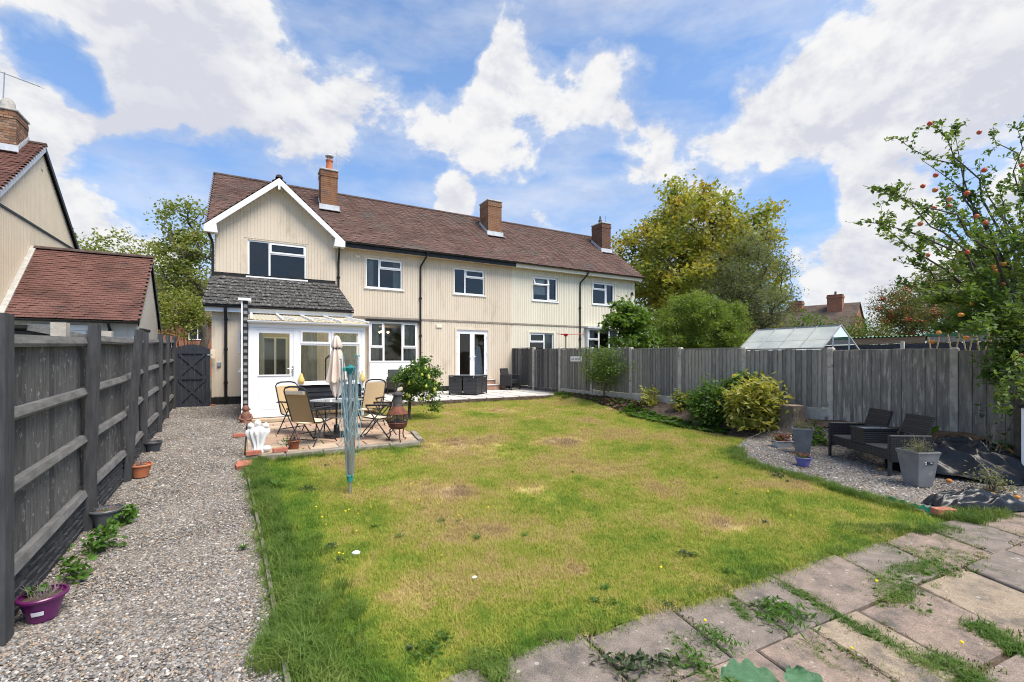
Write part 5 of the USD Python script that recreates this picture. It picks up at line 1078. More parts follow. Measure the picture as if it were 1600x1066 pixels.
for k in range(len(PYs) - 1):
    ya, yb = PYs[k] + .0, PYs[k + 1] - .004; za, zb = float(G(0, ya)), float(G(0, yb)); xa, xb = FX(ya), FX(yb); L = yb - ya
    n = 13; e = np.linspace(0, 1, n + 1) + np.concatenate([[0], rf_.normal(0, .006, n - 1), [0]])
    for s0, s1 in zip(e[:-1], e[1:]):
        P0, P1 = np.array([xa + (xb - xa) * s0, ya + L * s0]), np.array([xa + (xb - xa) * s1, ya + L * s1]); zt = za + (zb - za) * (s0 + s1) / 2
        o0, o1 = -.045 + rf_.normal(0, .003), -.03 + rf_.normal(0, .003)
        m = MB(); m.hexa([[P0[0] + o0 - .012, P0[1], zt + .33], [P0[0] + o0, P0[1], zt + .33], [P1[0] + o1, P1[1] - .003, zt + .33], [P1[0] + o1 - .012, P1[1] - .003, zt + .33],
                           [P0[0] + o0 - .012, P0[1], zt + 1.87], [P0[0] + o0, P0[1], zt + 1.87], [P1[0] + o1, P1[1] - .003, zt + 1.87], [P1[0] + o1 - .012, P1[1] - .003, zt + 1.87]])
        obj('board', m, m_wood_dark[rf_.integers(0, 3)], F, w=True)
    for zz, h in ((.375, .085), (.89, .075), (1.38, .075), (1.87, .085)):
        m = MB(); sg = rf_.normal(0, .008); zz = zz + rf_.normal(0, .012)
        a, b = np.array([xa + .0, ya, za + zz + sg]), np.array([xb + .0, yb, zb + zz - sg]); hh, ww = h / 2, .034
        pr_ = [(-ww, -hh), (ww * .55, -hh), (ww, -hh * .4), (ww * .5, hh), (-ww, hh)]
        v = np.array([[e[0] + c, e[1], e[2] + d] for e in (a, b) for c, d in pr_]); f = [[i, (i+1) % 5, 5 + (i+1) % 5] for i in range(5)] + [[i, 5 + (i+1) % 5, 5 + i] for i in range(5)] + [[0, i, i+1] for i in (1, 2, 3)] + [[5, 5+i+1, 5+i] for i in (1, 2, 3)]
        m.add(v, f); obj('rail', m, m_rail_dark, F, w=True)
    m = MB(); m.hexa([[xa - .07, ya, za - .1], [xa - .012, ya, za - .1], [xb - .012, yb, zb - .1], [xb - .07, yb, zb - .1], [xa - .07, ya, za + .325], [xa - .012, ya, za + .325], [xb - .012, yb, zb + .325], [xb - .07, yb, zb + .325]])
    gb = obj('gravel_board', m, m_stone_dark, F, w=True)
    m = MB()
    for r in range(5):
        s = 0.0
        while s < L - .06:
            w = min(rf_.uniform(.08, .26), L - s); y = ya + s; x = xa + (xb - xa) * s / L; zr = za + (zb - za) * s / L + .02 + r * .06
            pr_ = rf_.uniform(.004, .022); m.hexa([[x - .02, y + .004, zr], [x - .01, y + .004, zr], [x - .01, y + w - .004, zr], [x - .02, y + w - .004, zr], [x - .02, y + .01, zr + .054], [x - .012 + pr_, y + .012, zr + .048], [x - .012 + pr_ * rf_.uniform(.4, 1.3), y + w - .012, zr + .05], [x - .02, y + w - .01, zr + .054]]); s += w
    obj('stone_face', m, m_stone_dark, gb, w=True, kind='stuff')

# a low shed roof beyond the left fence
S = thing('garden_shed', 'grey sloping shed roof edge just showing over the charcoal fence', 'shed', (-3.2, 7, 0))
a0, a1 = at_depth(44, 511, 6.4), at_depth(128, 527, 6.9)
m = MB(); m.beam(a0, a1, .05, .1); obj('roof_board', m, m_rail_dark, S, w=True)
m = MB(); m.hexa([a0 + [-1.2, .2, -.02], a0 + [0, .04, -.02], a1 + [0, .04, -.02], a1 + [-1.2, .2, -.02], a0 + [-1.2, .2, .03], a0 + [0, .04, .03], a1 + [0, .04, .03], a1 + [-1.2, .2, .03]]); obj('roof', m, m_plinth, S, w=True)
m = MB(); m.hexa([[a0[0] - 1, a0[1] + .3, 0], [a0[0] + .1, a0[1] + .12, 0], [a1[0] - .05, a1[1] + .1, 0], [a1[0] - 1, a1[1] + .3, 0], [a0[0] - 1, a0[1] + .3, a0[2] - .05], [a0[0] + .1, a0[1] + .12, a0[2] - .05], [a1[0] - .05, a1[1] + .1, a1[2] - .05], [a1[0] - 1, a1[1] + .3, a1[2] - .05]]); obj('shed_wall', m, m_wood_dark[2], S, w=True)

# ---------------------------------------------------------------- gate
gx0, gx1, gy, gz0 = -1.94, -1.075, 16.0, .30
Gt = thing('garden_gate', 'dark boarded garden gate with arched top and crossed braces', 'gate', ((gx0 + gx1) / 2, gy, gz0))
arch = lambda x: gz0 + 1.74 + .13 * (1 - ((x - (gx0 + gx1) / 2) / ((gx1 - gx0) / 2)) ** 2)
n = 9; e = np.linspace(gx0, gx1, n + 1)
for a, b in zip(e[:-1], e[1:]):
    m = MB(); m.hexa([[a + .003, gy, gz0 + .03], [b - .003, gy, gz0 + .03], [b - .003, gy + .02, gz0 + .03], [a + .003, gy + .02, gz0 + .03], [a + .003, gy, arch(a)], [b - .003, gy, arch(b)], [b - .003, gy + .02, arch(b)], [a + .003, gy + .02, arch(a)]]); obj('board', m, m_gate, Gt, w=True)
for x in (gx0, gx1 - .1): m = MB(); m.box(x, gy - .03, gz0 + .03, x + .1, gy - .002, arch(x + .05) - .1); obj('stile', m, m_gate, Gt, w=True)
for z in (.06, .86, 1.60): m = MB(); m.box(gx0 + .101, gy - .03, gz0 + z, gx1 - .101, gy - .002, gz0 + z + .09); obj('cross_rail', m, m_gate, Gt, w=True)
for z0_, z1 in ((.16, .85), (.96, 1.59)):
    for s in (0, 1):
        p, q = (gx0 + .12, gz0 + z0_), (gx1 - .12, gz0 + z1)
        if s: p, q = (p[0], q[1]), (q[0], p[1])
        m = MB(); m.beam((p[0], gy - .015 + .004 * s, p[1]), (q[0], gy - .015 + .004 * s, q[1]), .024, .075, up=(0, 1, 0)) if False else m.hexa([[p[0], gy - .028 + .003 * s, p[1] - .045], [q[0], gy - .028 + .003 * s, q[1] - .045], [q[0], gy - .003, q[1] - .045], [p[0], gy - .003, p[1] - .045], [p[0], gy - .028 + .003 * s, p[1] + .045], [q[0], gy - .028 + .003 * s, q[1] + .045], [q[0], gy - .003, q[1] + .045], [p[0], gy - .003, p[1] + .045]]); obj('brace', m, m_gate, Gt, w=True)
m = MB(); m.box(gx1 - .06, gy - .05, gz0 + 1.55, gx1 + .06, gy - .03, gz0 + 1.59); obj('latch', m, m_alu, Gt, w=True)
m = MB(); m.rbox(gx0 - .13, gy - .04, gz0 - .1, gx0 - .02, gy + .07, gz0 + 1.78, .01); obj('gate_post', m, m_wood_dark[2], Gt, w=True)
m = MB(); m.rbox(gx1 + .008, gy + .02, gz0 + 1.45, gx1 + .13, gy + .1, gz0 + 1.72, .01); obj('keep', m, m_cream3, Gt, w=True)

# ---------------------------------------------------------------- right fence: posts every 1.85 m
RFX = 10.1
R = thing('board_fence', 'long weathered grey board fence with concrete posts along the right of the garden', 'fence', (RFX, 10, .45))
rpost = [17.72 - 1.85 * k for k in range(10)]
ztop = lambda k: 2.27 - .041 * k
for k, y in enumerate(rpost[:9]):
    zt = ztop(k); m = MB(); h = .05
    v = [[RFX - .06, y - h, .15], [RFX + .05, y - h, .15], [RFX + .05, y + h, .15], [RFX - .06, y + h, .15], [RFX - .055, y - h, zt - .03], [RFX + .045, y - h, zt - .03], [RFX + .045, y + h, zt - .03], [RFX - .055, y + h, zt - .03], [RFX - .035, y - h + .02, zt], [RFX + .03, y - h + .02, zt], [RFX + .03, y + h - .02, zt], [RFX - .035, y + h - .02, zt]]
    f = [[0,1,5],[0,5,4],[1,2,6],[1,6,5],[2,3,7],[2,7,6],[3,0,4],[3,4,7],[4,5,9],[4,9,8],[5,6,10],[5,10,9],[6,7,11],[6,11,10],[7,4,8],[7,8,11],[8,9,10],[8,10,11]]
    m.add(v, f); obj('post', m, m_concrete, R, w=True)
for k in range(9):
    ya, yb = rpost[k] - .055, rpost[k + 1] + .055; zt = ztop(k + .5) - .055; L = ya - yb
    if k < 7:
        zb = (.62, .62, .66, .70, .72, .74, .76)[k]
        n = 17; e = np.linspace(0, 1, n + 1) + np.concatenate([[0], rf_.normal(0, .005, n - 1), [0]])
        tone = (0, 0, 2, 0, 0, 3, 1)[k]
        for s0, s1 in zip(e[:-1], e[1:]):
            y0, y1 = ya - L * s0, ya - L * s1; o = rf_.normal(0, .003); dz = rf_.normal(0, .006)
            m = MB(); m.hexa([[RFX - .016 + o, y0 + .014, zb + dz], [RFX - .036 + o, y1, zb + dz], [RFX - .006 + o, y1, zb + dz], [RFX - .012 + o, y0 + .012, zb + dz], [RFX - .016 + o, y0 + .014, zt + dz], [RFX - .038 + o, y1, zt + dz], [RFX - .006 + o, y1, zt + dz], [RFX - .012 + o, y0 + .012, zt + dz]])
            if k < 2: mt = m_wood_dark[rf_.integers(0, 3)] if rf_.uniform() < .6 else m_wood_grey[2]
            else: mt = m_wood_grey[tone if rf_.uniform() < .55 else rf_.integers(0, 4)]
            obj('board', m, mt, R, w=True)
        if k != 1:
            m = MB(); m.box(RFX - .035, yb, zt + .008, RFX + .02, ya, zt + .035); obj('capping', m, m_wood_grey[1], R, w=True)
        m = MB(); m.box(RFX - .04, yb, .1, RFX + .0, ya, zb - .012); obj('gravel_board', m, m_concrete if k > 1 else m_wood_dark[2], R, w=True)
        if k < 2: m = MB(); m.box(RFX - .05, yb, .1, RFX + .01, ya, .5 - .02 * k) ; obj('gravel_board', m, m_concrete, R, w=True)
        for zz in (.3, .9): m = MB(); m.box(RFX + .0, yb, zb + (zt - zb) * zz, RFX + .06, ya, zb + (zt - zb) * zz + .07); obj('rail', m, m_wood_grey[0], R, w=True)
    else:
        n = 11; e = np.linspace(0, 1, n + 1) + np.concatenate([[0], rf_.normal(0, .012, n - 1), [0]])
        for s0, s1 in zip(e[:-1], e[1:]):
            y0, y1 = ya - L * s0, ya - L * s1; o = rf_.normal(0, .002)
            m = MB(); m.rbox(RFX - .036 + o, y1 + .002, .2, RFX + .01, y0 - .002, zt + .02 + rf_.normal(0, .002), .005); obj('plank', m, m_panel[(0 if k == 7 else 2) if rf_.uniform() < .6 else 1], R, w=True)
# name plate hung on the fence
yp = at_depth(902, 562, 1); 
t_ = RFX / (SY + CY * (902 - 800) / FOC); yp = t_ * (CY - SY * 102 / FOC); zp = CAMH + (HOR - 561) / FOC * t_
N = thing('name_plate', 'small white name plate hung on the grey board fence', 'sign', (RFX - .05, yp, zp))
m = MB(); m.rbox(-.012, -.32, -.09, .008, .32, .09, .005); obj('plate', m, m_upvc, N)
m = MB(); rr = np.random.default_rng(4)
for i in range(13):
    if i in (4, 9): continue
    y = .26 - i * .042; m.box(-.0155, y - .03, -.05, -.0125, y - .016, .03 + .015 * (i % 3)); m.box(-.0155, y - .03, -.05 + .02 * (i % 4), -.0125, y, -.035 + .02 * (i % 4))
obj('lettering', m, m_metal, N, kind='stuff')

# ---------------------------------------------------------------- beyond the right fence
# greenhouse
gx, gy0, gy1, gzr = 14.5, 6.6, 9.05, 2.70
H = thing('greenhouse', 'aluminium framed greenhouse with bright glass roof beyond the grey fence', 'greenhouse', (gx, 7.8, .2))
m_ghglass = M('greenhouse_glass', (.46, .50, .52), (.62, .66, .68), scale=1.5, rough=.15, spec=.7, transl=.4)
m_ghbar = M('dull_bar', (.26, .265, .26), (.36, .365, .36), rough=.6)
sl = .66; hw = 1.25; gze = gzr - hw * sl
for s_ in (-1, 1):
    for i in range(4):
        for j in range(2):
            ya, yb = gy0 + (gy1 - gy0) * i / 4 + .015, gy0 + (gy1 - gy0) * (i + 1) / 4 - .015; a, b = j / 2, (j + 1) / 2 - .01
            q = [[gx + s_ * hw * (1 - a), ya, gze + hw * sl * a], [gx + s_ * hw * (1 - a), yb, gze + hw * sl * a], [gx + s_ * hw * (1 - b), yb, gze + hw * sl * b], [gx + s_ * hw * (1 - b), ya, gze + hw * sl * b]]
            m = MB(); q = np.array(q); nn = np.array([s_ * sl, 0, 1.]) / math.hypot(1, sl); m.hexa(np.vstack([q, q + nn * .005])); obj('roof_pane', m, m_ghglass, H, w=True)
    for i in range(4):
        ya, yb = gy0 + (gy1 - gy0) * i / 4 + .015, gy0 + (gy1 - gy0) * (i + 1) / 4 - .015
        m = MB(); m.box(gx + s_ * hw - .003, ya, .4, gx + s_ * hw + .003, yb, gze - .03); obj('side_pane', m, m_glass, H, w=True)
    for i in range(5):
        y = gy0 + (gy1 - gy0) * i / 4; m = MB(); m.beam((gx + s_ * hw, y, gze + .01), (gx + s_ * .01, y, gzr + .005), .03, .035); m.beam((gx + s_ * hw, y, .2), (gx + s_ * hw, y, gze), .03, .03, up=(1, 0, 0)); obj('glazing_bar', m, m_ghbar, H, w=True)
    m = MB(); m.box(gx + s_ * hw - .03, gy0 - .02, gze - .03, gx + s_ * hw + .03, gy1 + .02, gze + .02); obj('eaves_bar', m, m_alu, H, w=True)
m = MB(); m.box(gx - .03, gy0 - .02, gzr - .02, gx + .03, gy1 + .02, gzr + .03); obj('ridge_bar', m, m_ghbar, H, w=True)
m = MB()
for zz in (.2, 1.0, gze): m.box(gx - hw, gy0 - .012, zz, gx + hw, gy0 + .012, zz + .03)
for xx in (-.45, .45): m.box(gx + xx - .015, gy0 - .014, .2, gx + xx + .015, gy0 + .011, gzr - abs(xx) * sl)
obj('gable_frame', m, m_alu, H, w=True)
m = MB(); m.prism(Polygon([(gx - hw, .25), (gx + hw, .25), (gx + hw, gze), (gx, gzr), (gx - hw, gze)]), .004, XZ(gy0)); obj('gable_pane', m, m_glass, H, w=True)
bush('tomato_plant', 'leafy plant growing inside the greenhouse', 'plant', (15.1, 7.4, .2), (15.0, 7.3, 1.35), (.42, .42, .75), 900, .09, .05, l_fig, 61, clump=.1)

# dark boarded fence, shed with green corrugated roof
D2 = thing('dark_fence', 'dark boarded back fence under the green corrugated roof', 'fence', (18.2, 6, .2))
for i in range(46):
    y = 1.2 + i * .2; m = MB(); m.box(18.2 + .008 * (i % 2), y, .2, 18.225 + .008 * (i % 2), y + .19, 2.22 + .01 * math.sin(i * 3.1)); obj('board', m, m_gate, D2, w=True)
m = MB(); m.rbox(18.1, 6.45, .2, 18.19, 6.55, 2.3, .01); obj('post', m, m_concrete, D2, w=True)
S2 = thing('long_shed', 'low shed with timber fascia and green corrugated roof beyond the dark fence', 'shed', (20, 6.5, .2))
m_green = M('green_corrugated', (.05, .14, .07), (.09, .2, .10), scale=3, rough=.6)
n = 120; ys_ = np.linspace(6.2, 8.6, n); zz = 2.52 + .022 * np.sin(np.arange(n) * 2 * math.pi / 6)
v = np.vstack([np.column_stack([np.full(n, 18.9), ys_, zz]), np.column_stack([np.full(n, 21.5), ys_, zz - .04])])
obj('roof', (v, np.array([[i, i+1, n+i+1] for i in range(n-1)] + [[i, n+i+1, n+i] for i in range(n-1)])), m_green, S2, w=True)
m = MB(); m.box(19.0, 6.22, 2.27, 19.03, 8.6, 2.49); obj('fascia', m, m_bamboo if False else M('tan_board', (.3, .19, .11), (.4, .27, .17), scale=4, stretch=(4, .6, 4), rough=.9), S2, w=True)
m = MB(); m.box(19.1, 3.0, .2, 21.4, 8.5, 2.26); obj('shed_wall', m, m_wood_grey[3], S2, w=True)
m = MB(); m.box(18.95, 3.0, 2.47, 21.4, 6.15, 2.56); obj('lower_roof', m, m_green, S2, w=True); m = MB(); m.box(18.97, 3.0, 2.28, 19.09, 6.15, 2.465); obj('lower_fascia', m, m_wood_grey[3], S2, w=True)

# bean canes along the back of the fence
for k in range(8):
    u = (1459, 1490, 1512, 1535, 1555, 1580, 1604, 1632)[k]; a, b = ray(u); t = 11.0 / a; y = b * t
    T_ = thing('bean_canes', f'{["first", "second", "third", "fourth", "fifth", "sixth", "seventh", "eighth"][k]} crossed pair of bean canes from the left above the fence', 'canes', (11.0, y, .4), group='bean canes above the fence')
    for s_ in (-1, 1):
        m = MB(); tp = np.array([0, s_ * -.03, 1.68 + (k % 3) * .05]); m.tube([(0, s_ * .2, 0), tp + [0, -s_ * .05, .08]], .011, 5); obj('cane', m, m_bamboo, T_)
# rotary airer of the neighbour, red head
x, y = 10.9, 0; a, b = ray(884); t = x / a; y = b * t
T_ = thing('rotary_airer', 'neighbour rotary airer with a red head on a brown pole behind the fence', 'clothes airer', (x, y, .4))
zt = CAMH + (HOR - 523.5) / FOC * t
m = MB(); m.tube([(0, 0, 0), (0, 0, zt - .4)], .022, 7); obj('pole', m, M('brown_pole', (.1, .06, .05), (.14, .09, .07)), T_)
m_redp = M('red_plastic', (.45, .02, .03), (.5, .03, .04), rough=.4)
m = MB(); m.lathe([(0, zt - .46), (.05, zt - .46), (.09, zt - .40), (.09, zt - .36), (0, zt - .34)], k=10); obj('hub', m, m_redp, T_, smooth=40)
for i, (dx_, dy_) in enumerate(((.72, -.3), (-.35, .14), (.2, .6))): m = MB(); m.tube([(0, 0, zt - .38), (dx_, dy_, zt - .36)], .014, 5); obj('arm', m, m_redp, T_)

# ---------------------------------------------------------------- far brick houses
m_rb = M('house_brick', (.24, .10, .06), (.33, .15, .09), scale=3, rough=.9, second=((.2, .1, .07), 8, .5, .7))
m_darkglass = M('dark_window', (.02, .022, .025), (.04, .043, .046), rough=.1, spec=.6)
def far_house(name, label, c, rz, w, d, ze, zr, wins=(), chims=(), ov=.4, gable_brick=True, roofmat=None, zg=0.):
    t = thing(name, label, 'house', c, rz)
    m = MB(); m.box(-w/2, -d/2, -.3, w/2, d/2, ze); m.prism(Polygon([(-d/2, ze + .001), (d/2, ze + .001), (0, zr - .12)]), w - .01, YZ(-w/2 + .005)); obj('wall', m, m_rb, t)
    k = (zr - ze) / (d / 2); e = ov
    m = MB()
    for s in (-1, 1):
        m.hexa([[-w/2 - .15, s * (d/2 + e), ze - k * e], [w/2 + .15, s * (d/2 + e), ze - k * e], [w/2 + .15, 0, zr], [-w/2 - .15, 0, zr], [-w/2 - .15, s * (d/2 + e), ze - k * e + .09], [w/2 + .15, s * (d/2 + e), ze - k * e + .09], [w/2 + .15, 0, zr + .09], [-w/2 - .15, 0, zr + .09]])
    r = obj('roof', m, roofmat or m_tile_far, t)
    T = MB(); tiles(T, (-w/2 - .14, -d/2 - e, ze - k * e + .06), (1, 0, 0), (0, d/2 + e, (d/2 + e) * k), int((w + .28) / .3), int(math.hypot(d/2 + e, (d/2 + e) * k) / .25), .3, .25, None, rf_); obj('roof_tiles', T, roofmat or m_tile_far, r, kind='stuff')
    for (x, z, ww, hh) in wins:
        m = MB(); m.prism(sbox(x, z, x + ww, z + hh).difference(sbox(x + .08, z + .08, x + ww/2 - .04, z + hh - .08)).difference(sbox(x + ww/2 + .04, z + .08, x + ww - .08, z + hh - .08)), .06, XZ(-d/2 - .03)); wn = obj('window', m, m_upvc, t)
        m = MB(); m.box(x + .02, -d/2 - .012, z + .02, x + ww - .02, -d/2 - .002, z + hh - .02); obj('pane', m, m_darkglass, wn)
    for (x, y, ww, dd, zt) in chims:
        m = MB(); m.box(x - ww/2, y - dd/2, ze, x + ww/2, y + dd/2, zt); m.box(x - ww/2 - .06, y - dd/2 - .06, zt - .35, x + ww/2 + .06, y + dd/2 + .06, zt - .12); m.box(x - ww/2 - .02, y - dd/2 - .02, zt + .002, x + ww/2 + .02, y + dd/2 + .02, zt + .05)
        ch = obj('chimney', m, m_rb, t); m = MB(); m.lathe([(0, zt + .05), (.13, zt + .05), (.11, zt + .45), (0, zt + .45)], (x, y, 0), 8); obj('chimney_pot', m, m_sooty, ch)
    return t
# behind the gate
c = at_depth(292, 540, 40)
far_house('brick_house', 'red brick house with white windows seen over the garden gate', (c[0] + .0, c[1], .3), math.radians(-8), 13, 7, 5.0, 8.2, wins=[(-3.6, 3.1, 1.3, 1.1), (.95, 3.0, 1.3, 1.5), (.85, .6, 1.6, 1.3), (-5.5, .6, 1.6, 1.3)])
m = MB(); hp_ = at_depth(290, 531, 35.5); bt = '/World/brick_house'
m.box(-1.9, -3.95, 2.35, 1.1 - 1.2, -3.5, 2.5); obj('door_canopy', m, m_upvc, bt); m = MB(); m.box(-1.5, -3.56, .1, -.5, -3.51, 2.2); obj('door', m, m_upvc, bt)
# right distance
c = at_depth(1338, 520, 52)
hA = far_house('brick_house', 'distant red brick house with a brick gable end and two chimneys', (c[0] - 1.0, c[1] + .0, .5), math.radians(0), 6, 8, 5.4, 8.0, chims=[], zg=.5)
stage.RemovePrim(hA); USED[('/World', 'brick_house')] = 1
cg = at_depth(1342, 505, 52); dirx = unit(at_depth(1255, 505, 56) - cg); ang = math.atan2(-dirx[1], -dirx[0])
hw_ = 7.2; cc = cg + dirx * hw_ / 2
zR = at_depth(1342, 468, 52)[2] - .4; zE = zR - 2.9
far_house('brick_house', 'distant red brick house with a brick gable end and two chimneys', (cc[0], cc[1], .4), ang, hw_, 7.6, zE - .4, zR - .4, chims=[(1.55, -.9, 1.45, 1.0, at_depth(1297, 460, 52)[2] - .4), (-2.5, -.6, 1.4, 1.0, at_depth(1253, 472, 56)[2] - .4)])
c = at_depth(1205, 530, 60)
far_house('brick_house', 'distant brown roofed brick house mostly hidden behind the grey green tree', (c[0], c[1], .4), ang + .1, 9, 7, at_depth(1205, 512, 60)[2] - .4, at_depth(1205, 488, 60)[2] - .4)
# ---------------------------------------------------------------- garden furniture on the sandy terrace
m_tan = M('tan_mesh_fabric', (.50, .36, .19), (.56, .42, .24), scale=60, detail=2, rough=.8, transl=.2)
m_creamf = M('cream_fabric', (.66, .56, .42), (.72, .62, .48), scale=20, rough=.85, transl=.15)
def slung(rows, wdt, th=.012):
    """A slung cloth: centre line points (y, z), width wdt in x, slightly sagging."""
    P = np.array(rows, float); n, k = len(P), 5; vs = []
    for o in (0, -th):
        for i, (y, z) in enumerate(P):
            t = P[min(i+1, n-1)] - P[max(i-1, 0)]; nn = np.array([-t[1], t[0]]); nn /= np.linalg.norm(nn)
            for j in range(k):
                s = j / (k - 1) * 2 - 1; q = np.array([y, z]) + nn * (o - .018 * (1 - s * s)); vs.append([s * wdt / 2, q[0], q[1]])
    f = []
    for o in (0, n * k):
        for i in range(n - 1):
            for j in range(k - 1): a = o + i*k + j; f += [[a, a+1, a+k+1], [a, a+k+1, a+k]]
    return np.array(vs), np.array(f)
def garden_chair(label, loc, rz, group):
    """Folding steel chair with a slung seat; faces +y in its own frame."""
    t = thing('folding_chair', label, 'chair', loc, rz, group)
    seat = [(-.19, .40), (-.05, .385), (.1, .40), (.26, .43)]; back = [(-.19, .40), (-.25, .58), (-.32, .78), (-.38, .96)]
    obj('seat', slung(seat, .46), m_creamf, t, smooth=50)
    b = obj('backrest', slung(back, .46), m_tan, t, smooth=50)
    m = MB(); m.rbox(-.21, -.40, .90, .21, -.36, .975, .015); obj('head_pad', m.move(None, (0, 0, 0)), m_creamf, b)
    m = MB()
    for s in (-1, 1): m.tube([(s*.245, .28, .435), (s*.245, .1, .405), (s*.245, -.05, .39), (s*.245, -.19, .41), (s*.245, -.25, .58), (s*.245, -.38, .97), (s*.2, -.4, 1.02)], .013, 6)
    m.tube([(-.2, -.4, 1.02), (-.1, -.405, 1.045), (.1, -.405, 1.045), (.2, -.4, 1.02)], .018, 6); obj('seat_frame', m, m_metal, t, smooth=50)
    for s in (-1, 1):
        m = MB(); m.tube([(s*.27, -.3, .64), (s*.275, -.05, .655), (s*.275, .2, .64)], .013, 6); m.rbox(s*.275 - .025, -.2, .652, s*.275 + .025, .2, .672, .008); obj('armrest', m, m_metal, t)
        m = MB(); m.tube([(s*.28, .19, .64), (s*.28, -.26, .0)], .012, 6); obj('leg', m, m_metal, t)
        m = MB(); m.tube([(s*.26, -.15, .63), (s*.26, .36, .0)], .012, 6); obj('leg', m, m_metal, t)
    m = MB(); m.tube([(-.28, -.2, .1), (.28, -.2, .1)], .011, 6); obj('stretcher', m, m_metal, t)
    m = MB(); m.tube([(-.26, .33, .04), (.26, .33, .04)], .011, 6); obj('stretcher', m, m_metal, t)
    return t
tz = P1Z + .012
gch = 'folding chairs around the glass table'
garden_chair('tan folding chair left of the table with its back to the lawn', (.93, 8.98, tz), math.radians(-48), gch)
garden_chair('tan folding chair beside the rusty chimenea with its back to it', (2.16, 8.98, tz), math.radians(62), gch)
garden_chair('cream folding chair behind the clothes airer, facing the lawn', (2.28, 10.55, tz), math.radians(142), gch)
garden_chair('folding chair behind the left chair, in front of the conservatory door', (.82, 10.35, tz), math.radians(-150), gch)
TX, TY = 1.46, 9.62
t = thing('garden_table', 'round glass topped garden table on thin black legs', 'table', (TX, TY, tz))
m_tglass = M('smoked_table_glass', (.30, .32, .33), (.36, .38, .39), rough=.06, spec=.8)
m = MB(); m.lathe([(0, .700), (.5, .700), (.505, .706), (.5, .712), (0, .712)], k=40); obj('tabletop', m, m_tglass, t, smooth=30)
m = MB(); a = np.linspace(0, 2*math.pi, 41); m.tube(np.column_stack([.515*np.cos(a), .515*np.sin(a), np.full(41, .704)]), .014, 6, caps=False); obj('rim', m, m_metal, t, smooth=50)
for k in range(4):
    p = k * math.pi / 2 + .4; m = MB(); m.tube([(.47*math.cos(p), .47*math.sin(p), .695), (.40*math.cos(p), .40*math.sin(p), .4), (.46*math.cos(p), .46*math.sin(p), 0)], .013, 6); obj('leg', m, m_metal, t)
m = MB(); m.tube(np.column_stack([.4*np.cos(a), .4*np.sin(a), np.full(41, .40)]), .01, 5, caps=False); obj('leg_ring', m, m_metal, t)
# parasol through the table
t = thing('parasol', 'closed cream parasol standing through the round table', 'parasol', (TX, TY, tz))
m = MB(); m.tube([(0, 0, .05), (0, 0, 1.98)], .019, 8); obj('pole', m, m_metal, t, smooth=50)
m = MB(); m.lathe([(0, 0), (.24, 0), (.24, .05), (.06, .09), (.045, .22), (0, .22)], k=20); obj('base', m, m_metal, t, smooth=40)
k = 64; A_ = np.arange(k) * 2 * math.pi / k
prof = [(.012, 1.995, 0), (.05, 1.97, .05), (.075, 1.90, .1), (.088, 1.82, .16), (.095, 1.765, .2), (.066, 1.745, .2), (.062, 1.72, .2), (.085, 1.68, .2), (.108, 1.55, .24), (.125, 1.4, .28), (.145, 1.25, .32), (.158, 1.12, .36), (.165, 1.09, .4), (.15, 1.085, .4)]
vs = []
for r, z, am in prof:
    ph = .5 * math.sin(z * 4); rr = r * (1 + am * np.sin(A_ * 8 + ph) + am * .4 * np.sin(A_ * 5 + 2 + z * 3)); vs.append(np.stack([rr*np.cos(A_), rr*np.sin(A_), z + (.03*np.sin(A_*8 + 1) if r > .14 else 0*A_)], 1))
v = np.vstack(vs); f = [[i*k+j, i*k+(j+1) % k, (i+1)*k+(j+1) % k] for i in range(len(prof)-1) for j in range(k)] + [[i*k+j, (i+1)*k+(j+1) % k, (i+1)*k+j] for i in range(len(prof)-1) for j in range(k)]
m_par = M('parasol_cloth', (.66, .54, .45), (.73, .62, .53), scale=4, rough=.9, transl=.12)
obj('canopy', (v, np.array(f)), m_par, t, smooth=80)
vs = []
for r, z in ((.12, 1.11), (.10, .98), (.075, .86), (.03, .80)):
    rr = r * (1 + .3 * np.sin(A_ * 7 + z * 5)); vs.append(np.stack([rr*np.cos(A_), rr*np.sin(A_), z + .045*np.sin(A_*4 + 1)], 1))
v = np.vstack(vs); f = [[i*k+j, i*k+(j+1) % k, (i+1)*k+(j+1) % k] for i in range(3) for j in range(k)] + [[i*k+j, (i+1)*k+(j+1) % k, (i+1)*k+j] for i in range(3) for j in range(k)]
obj('folded_valance', (v, np.array(f)), m_par, t, smooth=80)
m = MB(); m.lathe([(.06, 1.725), (.075, 1.73), (.075, 1.75), (.06, 1.755)], k=16); obj('tie', m, m_metal, t)
# chimenea
t = thing('chimenea', 'rusty iron chimenea with a mesh belly on three curled legs', 'chimenea', (2.36, 8.45, tz))
m = MB(); m.lathe([(.0, .22), (.10, .225), (.155, .26), (.175, .31), (.18, .335)], k=28); obj('bowl', m, m_rust, t, smooth=60)
m = MB(); m.lathe([(.18, .51), (.175, .54), (.14, .58), (.105, .62), (.09, .645)], k=28); obj('shoulder', m, m_rust, t, smooth=60)
m = MB(); m.lathe([(.088, .646), (.082, .70), (.078, .80), (.078, .845), (.0, .845)], k=24); obj('flue', m, m_sooty, t, smooth=50)
m = MB(); m.lathe([(0, .85), (.095, .85), (.1, .865), (.085, .895), (.03, .91), (.012, .935), (0, .937)], k=24); obj('lid', m, m_sooty, t, smooth=50)
m = MB()
for z, r in ((.34, .181), (.51, .181)): m.tube(np.column_stack([r*np.cos(a), r*np.sin(a), np.full(41, z)]), .011, 5, caps=False)
for i in range(9):
    p = i * 2 * math.pi / 9; m.tube([(.18*math.cos(p), .18*math.sin(p), .34), (.192*math.cos(p), .192*math.sin(p), .425), (.18*math.cos(p), .18*math.sin(p), .51)], .008, 5)
